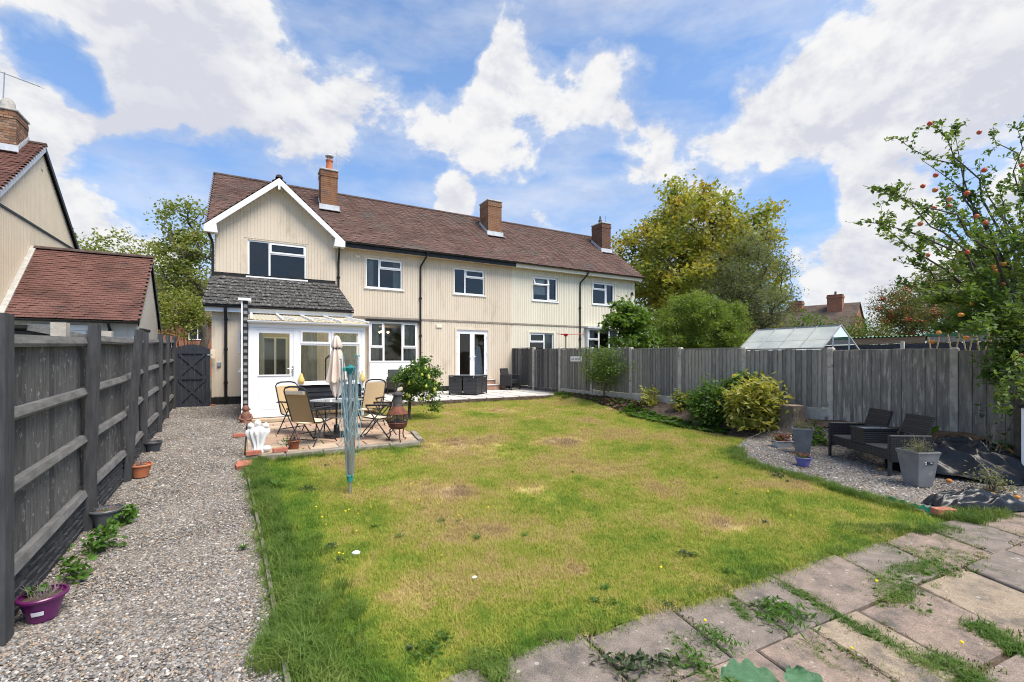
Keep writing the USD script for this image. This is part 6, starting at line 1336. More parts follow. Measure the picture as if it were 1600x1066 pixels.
obj('belly_frame', m, m_rust, t)
m = MB()
for i in range(36):
    p = i * 2 * math.pi / 36
    for s in (-1, 1): m.tube([((.178 + .012*math.sin(math.pi*q)) * math.cos(p + s*q*.5), (.178 + .012*math.sin(math.pi*q)) * math.sin(p + s*q*.5), .34 + .17*q) for q in np.linspace(0, 1, 4)], .0022, 3)
obj('belly_mesh', m, m_sooty, t, kind='stuff')
m = MB(); m.lathe([(0, .335), (.12, .34), (.13, .36), (0, .42)], k=12); obj('ash', m, m_sooty, t)
for i in range(3):
    p = i * 2 * math.pi / 3 + .5; c, s = math.cos(p), math.sin(p); m = MB(); m.tube([(.1*c, .1*s, .25), (.15*c, .15*s, .2), (.135*c, .135*s, .12), (.16*c, .16*s, .04), (.21*c, .21*s, .012), (.215*c, .215*s, .04)], [.014, .013, .012, .012, .012, .01], 6); obj('leg', m, m_rust, t, smooth=50)
# rotary clothes airer, folded
t = thing('rotary_airer', 'folded rotary clothes airer with teal lines standing in the lawn', 'clothes airer', (1.06, 5.93, float(z0(5.93))))
m_teal = M('teal_plastic', (.02, .2, .19), (.03, .25, .235), rough=.35, spec=.5)
m_line = M('teal_line', (.22, .36, .39), (.32, .46, .48), rough=.5)
m = MB(); m.tube([(0, 0, -.1), (0, 0, .72)], .02, 8); m.tube([(0, 0, .70), (0, 0, 1.6)], .027, 10); obj('pole', m, m_alu, t, smooth=50)
m = MB(); m.lathe([(0, 1.50), (.035, 1.50), (.04, 1.54), (.06, 1.56), (.062, 1.585), (.035, 1.6), (.03, 1.62), (0, 1.62)], k=14)
for i in range(4): p = i * math.pi / 2 + .5; m.rbox(.085*math.cos(p) - .018, .085*math.sin(p) - .018, 1.54, .085*math.cos(p) + .018, .085*math.sin(p) + .018, 1.59, .006)
obj('hub', m, m_teal, t, smooth=40)
ends = []
for i in range(4):
    p = i * math.pi / 2 + .35; c, s = math.cos(p), math.sin(p); r1 = (.10, .16, .12, .15)[i]; zt = (1.70, 1.72, 1.66, 1.71)[i]
    A0, A1 = np.array([.045*c, .045*s, .24]), np.array([r1*c, r1*s, zt]); m = MB(); m.tube([A0, A1], .0095, 6); ends.append((A0, A1)); obj('arm', m, m_alu, t)
m = MB(); m.lathe([(0, .17), (.034, .17), (.04, .24), (.028, .25), (0, .25)], k=12); obj('slider', m, m_teal, t, smooth=40)
m = MB(); rr = np.random.default_rng(8)
for i in range(4):
    A0, A1 = ends[i]; B0, B1 = ends[(i+1) % 4]
    for j in range(9):
        q = .3 + .7 * j / 8; a_, b_ = A0 + (A1-A0)*q, B0 + (B1-B0)*(q + rr.normal(0, .01)); sag = rr.uniform(.30, .55); sw = np.append(rr.normal(0, .05, 2), 0)
        pts = [a_ + (b_-a_)*s + sw*math.sin(math.pi*s) + (a_+b_)[:3]*np.array([.25, .25, 0])*math.sin(math.pi*s) - np.array([0, 0, sag * (1 - (2*s-1)**2) * q + .0]) for s in np.linspace(0, 1, 11)]
        pts = np.array(pts); pts[:, 2] = np.maximum(pts[:, 2], .25); m.tube(pts, .0021, 4, caps=False)
for i in range(16):                                             # slack loops bunched round the pole
    p = rr.uniform(0, 6.28); r = rr.uniform(.05, .15); z1 = rr.uniform(1.1, 1.6); z2 = rr.uniform(.45, .75); w_ = rr.normal(0, .06)
    m.tube([(r*math.cos(p), r*math.sin(p), z1), (1.1*r*math.cos(p + w_), 1.1*r*math.sin(p + w_), (z1+z2)/2), (.9*r*math.cos(p + .4), .9*r*math.sin(p + .4), z2), (.8*r*math.cos(p + .9), .8*r*math.sin(p + .9), z2 + .12), (r*math.cos(p + 1.3), r*math.sin(p + 1.3), z1 - .2)], .0024, 4, caps=False)
obj('line', m, m_line, t, kind='stuff')
m = MB(); [m.tube(np.array([[0, 0, 0], [.0, .0, .03], [.03*math.cos(i), .03*math.sin(i), .03]]) + ends[i][1], .008, 5) for i in range(4)]; obj('arm_tip', m, m_teal, t)

# ---------------------------------------------------------------- pots and ornaments
def pot(name, label, cat, loc, prof, mat, soil_r, soil_z, square=0, k=26, sx=1.0, rz=0., group=None, wall=.012):
    """A planter; prof: outer (radius, z); square: a rounded square section."""
    t = thing(name, label, cat, loc, rz, group)
    inner = [(max(r - wall, .01), z + (0 if i else wall)) for i, (r, z) in enumerate(prof)][::-1]
    full = [(0.001, prof[0][1])] + list(prof) + inner
    fun = (lambda a, z: 1.0 / np.maximum(np.abs(np.cos(a)), np.abs(np.sin(a))) ** .93) if square else None
    m = MB(); m.lathe(full, k=k if not square else 40, fun=fun); v, f = m.get(); v = v * [sx, 1, 1]; obj('pot', (v, f), mat, t, smooth=35)
    m = MB(); m.lathe([(0.001, soil_z + .01), (soil_r * .6, soil_z + .012), (soil_r, soil_z)], k=20, fun=fun); v, f = m.get(); obj('soil', (v * [sx, 1, 1], f), m_soil, t, smooth=60)
    return t
def rim_pot(r0, r1, h, lip=.02): return [(r0, 0), (r0 + (r1 - r0)*.3, h*.35), (r1 - .006, h - lip), (r1 + lip*.35, h - lip), (r1 + lip*.45, h - lip*.3), (r1 + lip*.2, h)]
rp = np.random.default_rng(77)
def twigs(mb, c, n, r, h, rad=.003, spread=.6, rng_=rp):
    for i in range(n):
        p = rng_.uniform(0, 6.28); b = np.array(c) + np.array([math.cos(p), math.sin(p), 0]) * rng_.uniform(0, r); e = b + np.array([math.cos(p)*spread*rng_.uniform(.2, 1)*h, math.sin(p)*spread*rng_.uniform(.2, 1)*h, h*rng_.uniform(.5, 1)])
        mb.tube([b, (b + e)/2 + rng_.normal(0, .1*h, 3), e], [rad, rad*.8, rad*.5], 4)
def foliage(parent, c, r, n, l, w, mat, seed, up=.5, name='foliage', clump=.35, droop=0):
    g = np.random.default_rng(seed); ce = crown_points(g, max(6, n//12), c, r, .3, .4, seed=seed); p = ce[g.integers(0, len(ce), n)] + g.normal(0, clump*np.mean(r), (n, 3)); p[:, 2] = np.maximum(p[:, 2], c[2] - r[2]*1.1)
    obj(name, leaves_mesh(p, g, l, w, up=up, droop=droop), mat, parent, kind='stuff')
def ground_at(u, v, zg=0.0):
    x, y = on_ground(u, v, zg); z = float(G(x, y)); x, y = on_ground(u, v, z); return x, y, z
def pathz(x, y): return float(G(x, y)) + .02
x, y, z = ground_at(50, 968); t = pot('plastic_pot', 'purple plastic pot with dry stalks against the charcoal fence', 'pot', (-1.215, 4.2, .02), rim_pot(.075, .122, .165), M('purple_plastic', (.085, .01, .065), (.11, .015, .085), rough=.3, spec=.5), .108, .135)
m = MB(); twigs(m, (0, 0, .135), 50, .08, .10, .002, .5); obj('dry_stalks', m, M('grey_stalks', (.16, .13, .13), (.25, .21, .2)), t, kind='stuff')
foliage(t, (-.06, .07, .165), (.045, .045, .04), 24, .06, .045, l_weed, 3); m = MB(); m.lathe([(.125, .07), (.136, .115)], k=26); v, f = m.get(); a_ = np.arctan2(v[:, 1], v[:, 0]); 
lab = MB(); aa = np.linspace(-1.85, -1.25, 6); ring = lambda r, z: np.column_stack([r*np.cos(aa), r*np.sin(aa), np.full(6, z)])
lab.add(np.vstack([ring(.0985, .055), ring(.108, .085)]), [[i, i+1, 7+i] for i in range(5)] + [[i, 7+i, 6+i] for i in range(5)]); obj('label', lab, M('paper_label', (.6, .58, .6), (.72, .7, .72)), t)
x, y, z = ground_at(158, 824); t = pot('plastic_pot', 'slate grey plastic pot with dead stalks beside green weeds', 'pot', (-1.27, y, pathz(0, y)), rim_pot(.09, .135, .17), M('slate_plastic', (.085, .09, .10), (.11, .115, .125), rough=.35), .12, .14)
m = MB(); twigs(m, (0, 0, .14), 26, .09, .09, .002, .7); obj('dry_stalks', m, LOOK['grey_stalks'], t, kind='stuff')
x, y, z = ground_at(215, 749); t = pot('plastic_pot', 'terracotta coloured pot with a dead plant by the charcoal fence', 'pot', (-1.33, 7.95, pathz(0, 7.95)), rim_pot(.085, .13, .17), m_terracotta, .115, .14)
m = MB(); twigs(m, (0, 0, .14), 40, .05, .12, .0022, .35); obj('dry_stalks', m, LOOK['grey_stalks'], t, kind='stuff')
t = pot('plastic_pot', 'small dark grey pot farthest along the charcoal fence', 'pot', (-1.46, 9.75, pathz(0, 9.75)), rim_pot(.09, .13, .15), M('dark_slate_plastic', (.05, .055, .065), (.07, .075, .085), rough=.35), .115, .125)
m = MB(); twigs(m, (0, 0, .125), 14, .06, .07, .002, .5); obj('dry_stalks', m, LOOK['grey_stalks'], t, kind='stuff')
t = pot('plastic_pot', 'brown plastic pot of straggling succulents at the terrace edge', 'pot', (.62, 8.62, tz), rim_pot(.075, .105, .14), M('brown_plastic', (.16, .05, .025), (.22, .075, .035), rough=.35), .09, .115)
foliage(t, (0, 0, .16), (.15, .12, .07), 90, .06, .02, l_lav, 5); m = MB(); twigs(m, (.03, 0, .12), 16, .05, .22, .006, .9); obj('stem', m, M('purple_stems', (.12, .05, .06), (.2, .12, .1)), t, kind='stuff'); foliage(t, (-.14, 0, .12), (.08, .07, .09), 40, .06, .02, l_weed, 6, name='trailing_leaves')
# white plaster ornament with fluted drapery
t = thing('garden_ornament', 'white plaster ornament with fluted drapery and rounded heads at the terrace corner', 'ornament', (.08, 8.52, tz))
m_plaster = M('white_plaster', (.68, .68, .66), (.80, .80, .78), scale=9, rough=.7, second=((.35, .35, .34), 12, .6, .74), bump=.3, bscale=40)
k = 72; A_ = np.arange(k)*2*math.pi/k; vs = []
prof = [(.0, .0, 0), (.1, .0, .02), (.105, .03, .04), (.075, .06, .15), (.07, .12, .2), (.09, .2, .22), (.125, .29, .2), (.15, .36, .17), (.145, .41, .12), (.09, .45, .08), (.0, .46, 0)]
for r, z, am in prof:
    rr = r*(1 + am*np.sin(A_*11 + z*6) + am*.5*np.sin(A_*7 - z*9)); vs.append(np.stack([rr*np.cos(A_)*1.1, rr*np.sin(A_)*.62, z + 0*A_], 1))
v = np.vstack(vs); f = [[i*k+j, i*k+(j+1) % k, (i+1)*k+(j+1) % k] for i in range(len(prof)-1) for j in range(k)] + [[i*k+j, (i+1)*k+(j+1) % k, (i+1)*k+j] for i in range(len(prof)-1) for j in range(k)]
v = v * .92; obj('drapery', (v, np.array(f)), m_plaster, t, smooth=70)
for (hx, hy, hz, hr) in ((-.1, 0, .44, .048), (.0, .01, .475, .05), (.115, -.01, .43, .046)):
    b = trimesh.creation.icosphere(3, hr); b.apply_scale([1, .9, 1.15]); b.apply_translation([hx, hy, hz]); m = MB(); m.mesh(b); m.lathe([(hr*.7, hz - hr*1.6), (hr*.6, hz - hr*.6)], (hx, hy, 0), 10); q = trimesh.creation.icosphere(2, hr*.45); q.apply_translation([hx, hy - hr*.8, hz]); m.mesh(q); obj('head', m, m_plaster, t, smooth=60)
m = MB(); m.mesh(trimesh.creation.icosphere(2, .06).apply_scale([1.1, .8, .8]).apply_translation([.13, -.02, .06])); obj('foot', m, m_plaster, t, smooth=60)
# brown seated figure by the conservatory corner
t = thing('garden_figure', 'small brown squat garden figure at the corner of the conservatory', 'figure', (-.13, 12.42, tz - .05))
m_fig = M('brown_glaze', (.14, .065, .045), (.24, .115, .08), scale=9, rough=.6, bump=.3)
m = MB(); m.lathe([(0, 0), (.13, 0), (.14, .05), (.12, .12), (.095, .2), (.11, .27), (.07, .33), (.06, .35)], k=18); obj('body', m, m_fig, t, smooth=60)
h = trimesh.creation.icosphere(3, .075); h.apply_scale([1, .95, 1.2]); h.apply_translation([0, 0, .40]); m = MB(); m.mesh(h); m.mesh(trimesh.creation.icosphere(2, .02).apply_translation([0, -.075, .39])); [m.mesh(trimesh.creation.icosphere(2, .025).apply_translation([s*.075, 0, .39])) for s in (-1, 1)]; obj('head', m, m_fig, t, smooth=60)
for s in (-1, 1): m = MB(); m.tube([(s*.1, 0, .27), (s*.13, -.04, .18), (s*.03, -.11, .14)], [.03, .028, .022], 8); obj('arm', m, m_fig, t, smooth=60)
# loose bricks
def loose_brick(label, loc, rz, mat=None, tilt=0.):
    t = thing('brick', label, 'brick', loc, rz); m = MB(); m.rbox(-.107, -.051, 0, .107, .051, .065, .004); m = m.move(rotx(tilt)); obj('brick_block', m, mat or m_redbrick, t); return t
loose_brick('red brick lying across the pale block in front of the white ornament', (.02, 8.16, tz + .035), .1)
loose_brick('pale block under the red brick at the terrace corner', (-.03, 8.17, tz - .035), .05, m_edge)
loose_brick('red brick leaning at the path edge, lowest of the terrace corner bricks', (-.11, 7.86, .13), .25, None, .25)
loose_brick('second red brick at the path edge, just behind the leaning one', (-.1, 7.98, .14), .22, None, .2)
loose_brick('red brick standing alone on the sandy slabs beside the ornament', (.40, 8.40, tz + .002), .15)
loose_brick('red brick on the gravel left of the white ornament', (-.22, 10.5, .21), .1)
loose_brick('upright red brick at the foot of the garden gate', (-1.0, 16.02, .34), 1.5)
# pear shaped lanterns on the conservatory sill
m_yel = M('yellow_glaze', (.6, .42, .12), (.7, .5, .17), rough=.35)
for i, (u, lab_) in enumerate(((471, 'yellow pear shaped lantern on the window ledge near the conservatory door'), (580, 'yellow pear shaped lantern at the right end of the conservatory ledge'))):
    xx = on_y(u, 605, 12.68)[0]; t = thing('lantern', lab_, 'lantern', (min(xx, 2.58), 12.70, 1.128)); m = MB(); m.lathe([(0, 0), (.05, 0), (.075, .04), (.075, .1), (.045, .17), (.035, .22), (.02, .25), (0, .255)], k=18); obj('body', m, m_yel, t, smooth=60); m = MB(); m.tube([(0, 0, .25), (.01, 0, .29)], .01, 6); obj('stalk', m, m_bark, t)

# ---------------------------------------------------------------- rattan furniture
def rattan_chair(label, loc, rz):
    t = thing('rattan_chair', label, 'chair', loc, rz, 'charcoal rattan armchairs on the far terrace')
    m = MB(); m.hexa([[-.27, -.30, .28], [.27, -.30, .28], [.27, .24, .28], [-.27, .24, .28], [-.27, -.30, .42], [.27, -.30, .42], [.27, .24, .42], [-.27, .24, .42]]); obj('seat', m, m_rattan2, t)
    m = MB(); m.hexa([[-.27, .2, .421], [.27, .2, .421], [.27, .27, .421], [-.27, .27, .421], [-.25, .30, .9], [.25, .30, .9], [.25, .36, .9], [-.25, .36, .9]]); obj('backrest', m, m_rattan2, t)
    for s in (-1, 1): m = MB(); m.rbox(s*.31 - .035, -.32, .18, s*.31 + .035, .28, .64, .015); obj('armrest', m, m_rattan2, t)
    for sx in (-1, 1):
        for sy in (-.29, .25): m = MB(); m.box(sx*.31 - .02, sy - .02, 0, sx*.31 + .02, sy + .02, .19); obj('leg', m, m_metal, t)
    return t
rattan_chair('charcoal rattan armchair at the right, beside the grey fence end', (9.45, 16.75, P2Z + .012), math.radians(25))
rattan_chair('charcoal rattan armchair at the left, below the bay window behind the pear tree', (4.72, 16.75, P2Z + .012), math.radians(15))
t = thing('rattan_cube_set', 'charcoal rattan cube dining set with chairs tucked under a glass top', 'table set', (6.95, 15.45, P2Z + .012), math.radians(-46))
m = MB(); m.rbox(-.56, -.56, .66, .56, .56, .70, .012); obj('table_frame', m, m_rattan2, t); m = MB(); m.rbox(-.54, -.54, .704, .54, .54, .712, .003); obj('glass_top', m, m_tglass, t)
for i in range(4):
    for s in (-1, 1):
        R_ = rotz(i * math.pi/2); m = MB(); m.hexa([[s*.28 - .255, -.56, .05], [s*.28 + .255, -.56, .05], [s*.28 + .255, -.50, .05], [s*.28 - .255, -.50, .05], [s*.28 - .255, -.585, .64], [s*.28 + .255, -.585, .64], [s*.28 + .255, -.52, .64], [s*.28 - .255, -.52, .64]]) if i % 2 == 0 else m.hexa([[s*.28 - .255, -.53, .05], [s*.28 + .255, -.53, .05], [s*.28 + .255, -.49, .05], [s*.28 - .255, -.49, .05], [s*.28 - .255, -.545, .64], [s*.28 + .255, -.545, .64], [s*.28 + .255, -.50, .64], [s*.28 - .255, -.50, .64]])
        b = obj('chair_back', m.move(R_), m_rattan2, t); m = MB(); m.box(s*.28 - .05, -.589 if i % 2 == 0 else -.549, .52, s*.28 + .05, -.57 if i % 2 == 0 else -.53, .56); obj('hand_hole', m.move(R_), m_black, b)
for sx in (-.52, .52):
    for sy in (-.52, .52): m = MB(); m.box(sx - .02, sy - .02, 0, sx + .02, sy + .02, .66); obj('leg', m, m_metal, t)
# loveseat with a table between its two seats
p0, p1 = np.array([8.13, 3.07]), np.array([8.88, 4.21]); ax = unit(np.append(p1 - p0, 0))[:2]; Lw = 1.40; mid = (p0 + p1)/2
ang = math.atan2(-ax[1], -ax[0])                                    # own x runs from the far arm to the near arm
nrm = np.array([-math.sin(ang), math.cos(ang)]); 
LVC = mid + (nrm if nrm[0] > 0 else -nrm) * .30
t = thing('rattan_loveseat', 'black rattan two seater with a built in table between the seats', 'loveseat', (LVC[0], LVC[1], .035), ang)
D_ = -1 if nrm[0] > 0 else 1                                         # direction of the front in own y
def lv(m): return m if D_ < 0 else m.move(np.diag([1., -1., 1.]))
m = MB(); m.rbox(-.665, -.30, .23, .665, .26, .36, .012); obj('seat', lv(m), m_rattan, t)
for s in (-1, 1):
    m = MB(); m.rbox(s*.69 - .03, -.32, .20, s*.69 + .03, .28, .60, .014); obj('armrest', lv(m), m_rattan, t)
    m = MB(); c = s*.40; m.hexa([[c - .24, .18, .361], [c + .24, .18, .361], [c + .24, .22, .361], [c - .24, .22, .361], [c - .25, .34, .86], [c + .25, .34, .86], [c + .25, .375, .85], [c - .25, .375, .85]]); obj('backrest', lv(m), m_rattan, t)
    m = MB(); m.rbox(c - .235, -.295, .361, c + .235, .17, .385, .01); obj('seat_pad', lv(m), M('charcoal_cushion', (.05, .05, .055), (.075, .075, .08), rough=.9), t)
m = MB(); m.box(-.15, -.30, .362, -.135, .2, .58); m.box(.135, -.30, .362, .15, .2, .58); m.box(-.134, -.3, .362, .134, -.285, .58); tb = obj('table', lv(m), m_rattan, t)
m = MB(); m.prism(sbox(-.165, -.31, .165, .22).difference(sbox(-.135, -.28, .135, .19)), .03, [[1, 0, 0, 0], [0, 1, 0, 0], [0, 0, 1, .582]]); obj('table_rim', lv(m), m_rattan, tb); m = MB(); m.box(-.136, -.281, .596, .136, .191, .602); obj('table_glass', lv(m), m_tglass, tb)
for sx in (-1, 1):
    for sy in (-.30, .26): m = MB(); m.box(sx*.695 - .018, sy - .018, 0, sx*.695 + .018, sy + .018, .21); obj('leg', lv(m), m_metal, t)

# planters by the seat
m_slate = M('slate_planter', (.13, .133, .135), (.18, .183, .185), scale=5, rough=.7, second=((.22, .22, .215), 6, .56, .7), bump=.15)
TALL = [(.105, 0), (.12, .1), (.14, .28), (.155, .40), (.165, .445), (.172, .46), (.168, .475)]
def lavender(t, z, seed, r=.14, h=.16, n=420, mat=None):
    foliage(t, (0, 0, z + h*.4), (r, r, h*.55), n, .05, .009, mat or l_lav, seed, up=.2, clump=.25); m = MB(); twigs(m, (0, 0, z), 26, r*.7, h*1.5, .0016, .45); obj('flower_stalk', m, l_dry, t, kind='stuff')
x, y, z = ground_at(1254, 711); t = pot('tall_planter', 'tall slate grey planter of silvery lavender beside the tree stump', 'planter', (x, y, .035), TALL, m_slate, .13, .43, square=1, rz=.5); lavender(t, .44, 11)
x, y, z = ground_at(1434, 762); t = pot('tall_planter', 'tall slate grey planter with a small black tag at the near end of the seat', 'planter', (x, y, .035), TALL, m_slate, .13, .43, square=1, rz=-.42); lavender(t, .44, 12, .16, .17)
m = MB(); m.rbox(-.045, -.0055, -.018, .05, .0055, .018, .003); Rz = rotz(.0); mm = m.move(rotx(-.13), (.02, -.149, .33)); tg = obj('tag', mm, m_black, t)
m = MB(); m.box(-.005, -.007, -.004, .032, -.0055, -.001); m.box(-.005, -.007, .004, .018, -.0055, .0065); m.tube([(-.075, -.004, -.012), (-.06, -.004, -.014), (-.055, -.004, 0), (-.065, -.004, .012), (-.08, -.004, .006), (-.072, -.004, -.002)], .0025, 5); obj('tag_mark', m.move(rotx(-.13), (.02, -.151, .33)), m_white, t, kind='stuff')
x, y, z = ground_at(1255, 731); t = pot('plastic_pot', 'violet blue pot with reddish seedlings on the gravel corner', 'pot', (x, y, .035), rim_pot(.085, .115, .14), M('violet_plastic', (.10, .095, .26), (.13, .125, .32), rough=.35), .1, .115); foliage(t, (0, 0, .15), (.1, .1, .035), 70, .04, .028, l_red, 13); foliage(t, (-.03, .02, .15), (.09, .09, .03), 50, .04, .03, l_weed, 14, name='green_leaves')
x, y, z = ground_at(1222, 700); t = pot('trough_planter', 'small pale grey trough of red and pink bedding plants by the lawn', 'planter', (x, y, .04), [(.085, 0), (.1, .13), (.11, .135), (.108, .145)], M('pale_grey_plastic', (.34, .355, .37), (.4, .415, .43), rough=.4), .09, .12, square=1, sx=1.55, rz=-.5); foliage(t, (0, 0, .19), (.19, .1, .07), 130, .05, .03, l_red, 15); foliage(t, (-.05, 0, .17), (.15, .1, .05), 80, .05, .03, l_weed, 16, name='green_leaves')
m = MB(); twigs(m, (.06, .03, .14), 40, .05, .26, .002, .5); obj('dry_stalks', m, M('pink_stalks', (.3, .2, .18), (.4, .29, .26)), t, kind='stuff')
m = MB(); m.rbox(.16, -.005, .12, .19, .003, .24, .002); obj('plant_tag', m, m_upvc, t)
# stump
t = thing('tree_stump', 'cut tree stump with rough bark between the spotted laurel and the fence', 'stump', (9.72, 5.35, .32)); a = np.arange(40)*2*math.pi/40; vs = []
for z, r in ((-.1, .30), (.02, .27), (.15, .235), (.3, .23), (.45, .235), (.47, .225)): rr = r*(1 + .05*np.sin(a*5 + 1) + .03*np.sin(a*13 + z*9) + .02*np.sin(a*19)); vs.append(np.stack([rr*np.cos(a), rr*np.sin(a), z + 0*a], 1))
v = np.vstack(vs + [np.array([[0, 0, .48]])]); f = [[i*40+j, i*40+(j+1) % 40, (i+1)*40+(j+1) % 40] for i in range(5) for j in range(40)] + [[i*40+j, (i+1)*40+(j+1) % 40, (i+1)*40+j] for i in range(5) for j in range(40)]
obj('trunk', (v, np.array(f)), M('stump_bark', (.10, .078, .06), (.19, .155, .125), scale=12, stretch=(1, 1, .4), rough=1, bump=1, bscale=30, bdist=.03), t, smooth=40)
obj('cut_top', (v[200:], np.array([[j, (j+1) % 40, 40] for j in range(40)])) if False else (np.vstack([v[200:240]*[.97, .97, 1] + [0, 0, .004], [[0, 0, .485]]]), np.array([[j, (j+1) % 40, 40] for j in range(40)])), M('cut_wood', (.25, .19, .13), (.34, .27, .19), scale=14, rough=.9), t)
# black plastic sheet in a heap, and a smaller one
m_tarp = M('black_sheeting', (.006, .006, .007), (.014, .014, .016), scale=5, rough=.3, spec=.35, bump=.35, bscale=14, bdist=.012)
def tarp(name, label, c, rx, ry, h, seed, rz=0., n=90, ridge_=1.6):
    g = np.linspace(-1, 1, n); X, Y = np.meshgrid(g, g); q = np.stack([X.ravel(), Y.ravel(), 0*X.ravel() + seed], 1)
    r = np.hypot(X, Y).ravel(); edge = 1 + .5*(meshkit.fbm(q*[1.3, 1.3, 1], 3) - .5)
    rid = lambda s, sd: 1 - np.abs(2*meshkit.fbm(q*[s, s*1.8, 1] + sd, 2) - 1)
    hh = np.clip(1 - (r/edge)**2, 0, 1)**.6
    Z = h*hh*(.2 + .8*rid(ridge_, 3)**2) + .11*rid(2.3, 9)**2*hh + .018*rid(6, 4)*hh + .012*hh
    v = np.column_stack([X.ravel()*rx*(1 + .12*(meshkit.noise(q*2 + 5) - .5)), Y.ravel()*ry, Z]); ii = np.arange(n*n).reshape(n, n)
    f = np.vstack([np.stack([ii[:-1, :-1], ii[:-1, 1:], ii[1:, 1:]], -1).reshape(-1, 3), np.stack([ii[:-1, :-1], ii[1:, 1:], ii[1:, :-1]], -1).reshape(-1, 3)])
    f = f[(hh[f].max(1) > .02)]; t = thing(name, label, 'plastic sheet', c, rz)
    c_, s_ = math.cos(rz), math.sin(rz); wx, wy = c[0] + v[:, 0]*c_ - v[:, 1]*s_, c[1] + v[:, 0]*s_ + v[:, 1]*c_; v[:, 2] += G(wx, wy) - c[2] + .045
    obj('sheet', (v, f), m_tarp, t, smooth=50)
tarp('plastic_sheet', 'large crumpled heap of shiny black plastic sheeting at the fence corner', (9.1, 2.62, .05), .80, .48, .36, 5, math.radians(110), n=64, ridge_=1.25)
tarp('plastic_sheet', 'small flat piece of black plastic sheeting over bricks at the slab edge', (7.3, 1.95, .02), .5, .2, .10, 9, math.radians(150), n=48, ridge_=1.1)
loose_brick('red brick half under the small plastic sheet', (7.35, 2.12, .035), -.4); loose_brick('red brick at the lawn end of the small plastic sheet', (6.66, 2.02, .03), -.5); loose_brick('red brick behind the small plastic sheet', (7.75, 2.1, .04), -.35)
# white cabinet at the right edge
t = thing('storage_cabinet', 'white garden cabinet with black lid and base at the right edge', 'cabinet', (9.40, 1.65, .0), math.radians(-8))
m = MB(); m.rbox(-.25, -.35, .16, .45, .3, 1.08, .01); obj('body', m, m_upvc, t); m = MB(); m.rbox(-.28, -.38, 1.081, .48, .33, 1.14, .012); obj('lid', m, m_black, t); m = MB(); m.rbox(-.255, -.355, .0, .455, .305, .158, .01); obj('base', m, m_black, t)
m = MB(); m.rbox(-.26, -.36, .2, -.20, -.345, 1.05, .004); obj('corner_strip', m, m_white, t)
# windfalls on the gravel and slabs
m_app = M('windfall_apple', (.42, .10, .02), (.58, .22, .04), (.6, .36, .08), scale=14, rough=.4, spec=.4)
m_apple = M('red_apple', (.36, .03, .025), (.5, .09, .04), (.5, .28, .08), scale=9, rough=.35, spec=.45)
def apple_mesh(r=.036):
    m = MB(); m.lathe([(0.001, -.8*r), (.35*r, -.92*r), (.75*r, -.6*r), (1.0*r, .05*r), (.9*r, .5*r), (.5*r, .8*r), (.22*r, .74*r), (0.001, .6*r)], k=14); m.tube([(0, 0, .6*r), (.05*r, .05*r, 1.15*r)], .05*r, 4); return m
for i, (u, v) in enumerate(((1595, 793), (1590, 783), (1551, 778), (1546, 770), (1483, 757), (1455, 753), (1457, 745), (1375, 738))):
    x, y, z = ground_at(u, v); t = thing('windfall_apple', ['orange windfall apple nearest the cabinet on the slabs', 'orange windfall apple just behind the nearest one', 'red windfall apple beside the small plastic sheet', 'small windfall apple behind the small plastic sheet', 'split orange windfall on the gravel in front of the heap', 'orange windfall right of the near tall planter', 'small windfall close behind the near tall planter', 'brown windfall under the rattan seat'][i], 'apple', (x, y, z + .045), group='windfall apples'); obj('fruit', apple_mesh(.029 if i != 4 else .037), m_app, t, smooth=50)
# green plastic edging strips
m_edgeg = M('green_plastic_edging', (.015, .22, .13), (.03, .30, .18), rough=.4)
def strip_edge(label, pts, h):
    t = thing('lawn_edging', label, 'edging', (pts[0][0], pts[0][1], 0)); P = np.array(pts); s = np.linspace(0, len(P) - 1, 24); x = np.interp(s, range(len(P)), P[:, 0]); y = np.interp(s, range(len(P)), P[:, 1]); z = G(x, y); m = MB()
    for i in range(23):
        hh = h*(.85 + .15*math.sin(i*1.3)); m.hexa([[x[i], y[i], z[i] - .03], [x[i+1], y[i+1], z[i+1] - .03], [x[i+1] + .008, y[i+1] + .008, z[i+1] - .03], [x[i] + .008, y[i] + .008, z[i] - .03], [x[i] + .01, y[i], z[i] + hh], [x[i+1] + .01, y[i+1], z[i+1] + hh], [x[i+1] + .018, y[i+1] + .008, z[i+1] + hh], [x[i] + .018, y[i] + .008, z[i] + hh]])
    obj('strip', m, m_edgeg, t, w=True)
strip_edge('curved green plastic edging at the far end of the gravel corner', [(8.55, 5.6), (7.8, 5.25), (7.3, 4.85), (7.05, 4.45)], .055)
strip_edge('short green plastic edging at the near end of the gravel corner', [(6.72, 2.55), (6.62, 2.25), (6.68, 2.1)], .085)
strip_edge('small buckled piece of green edging in the grass', [(6.78, 2.85), (6.74, 2.72), (6.72, 2.66)], .05)
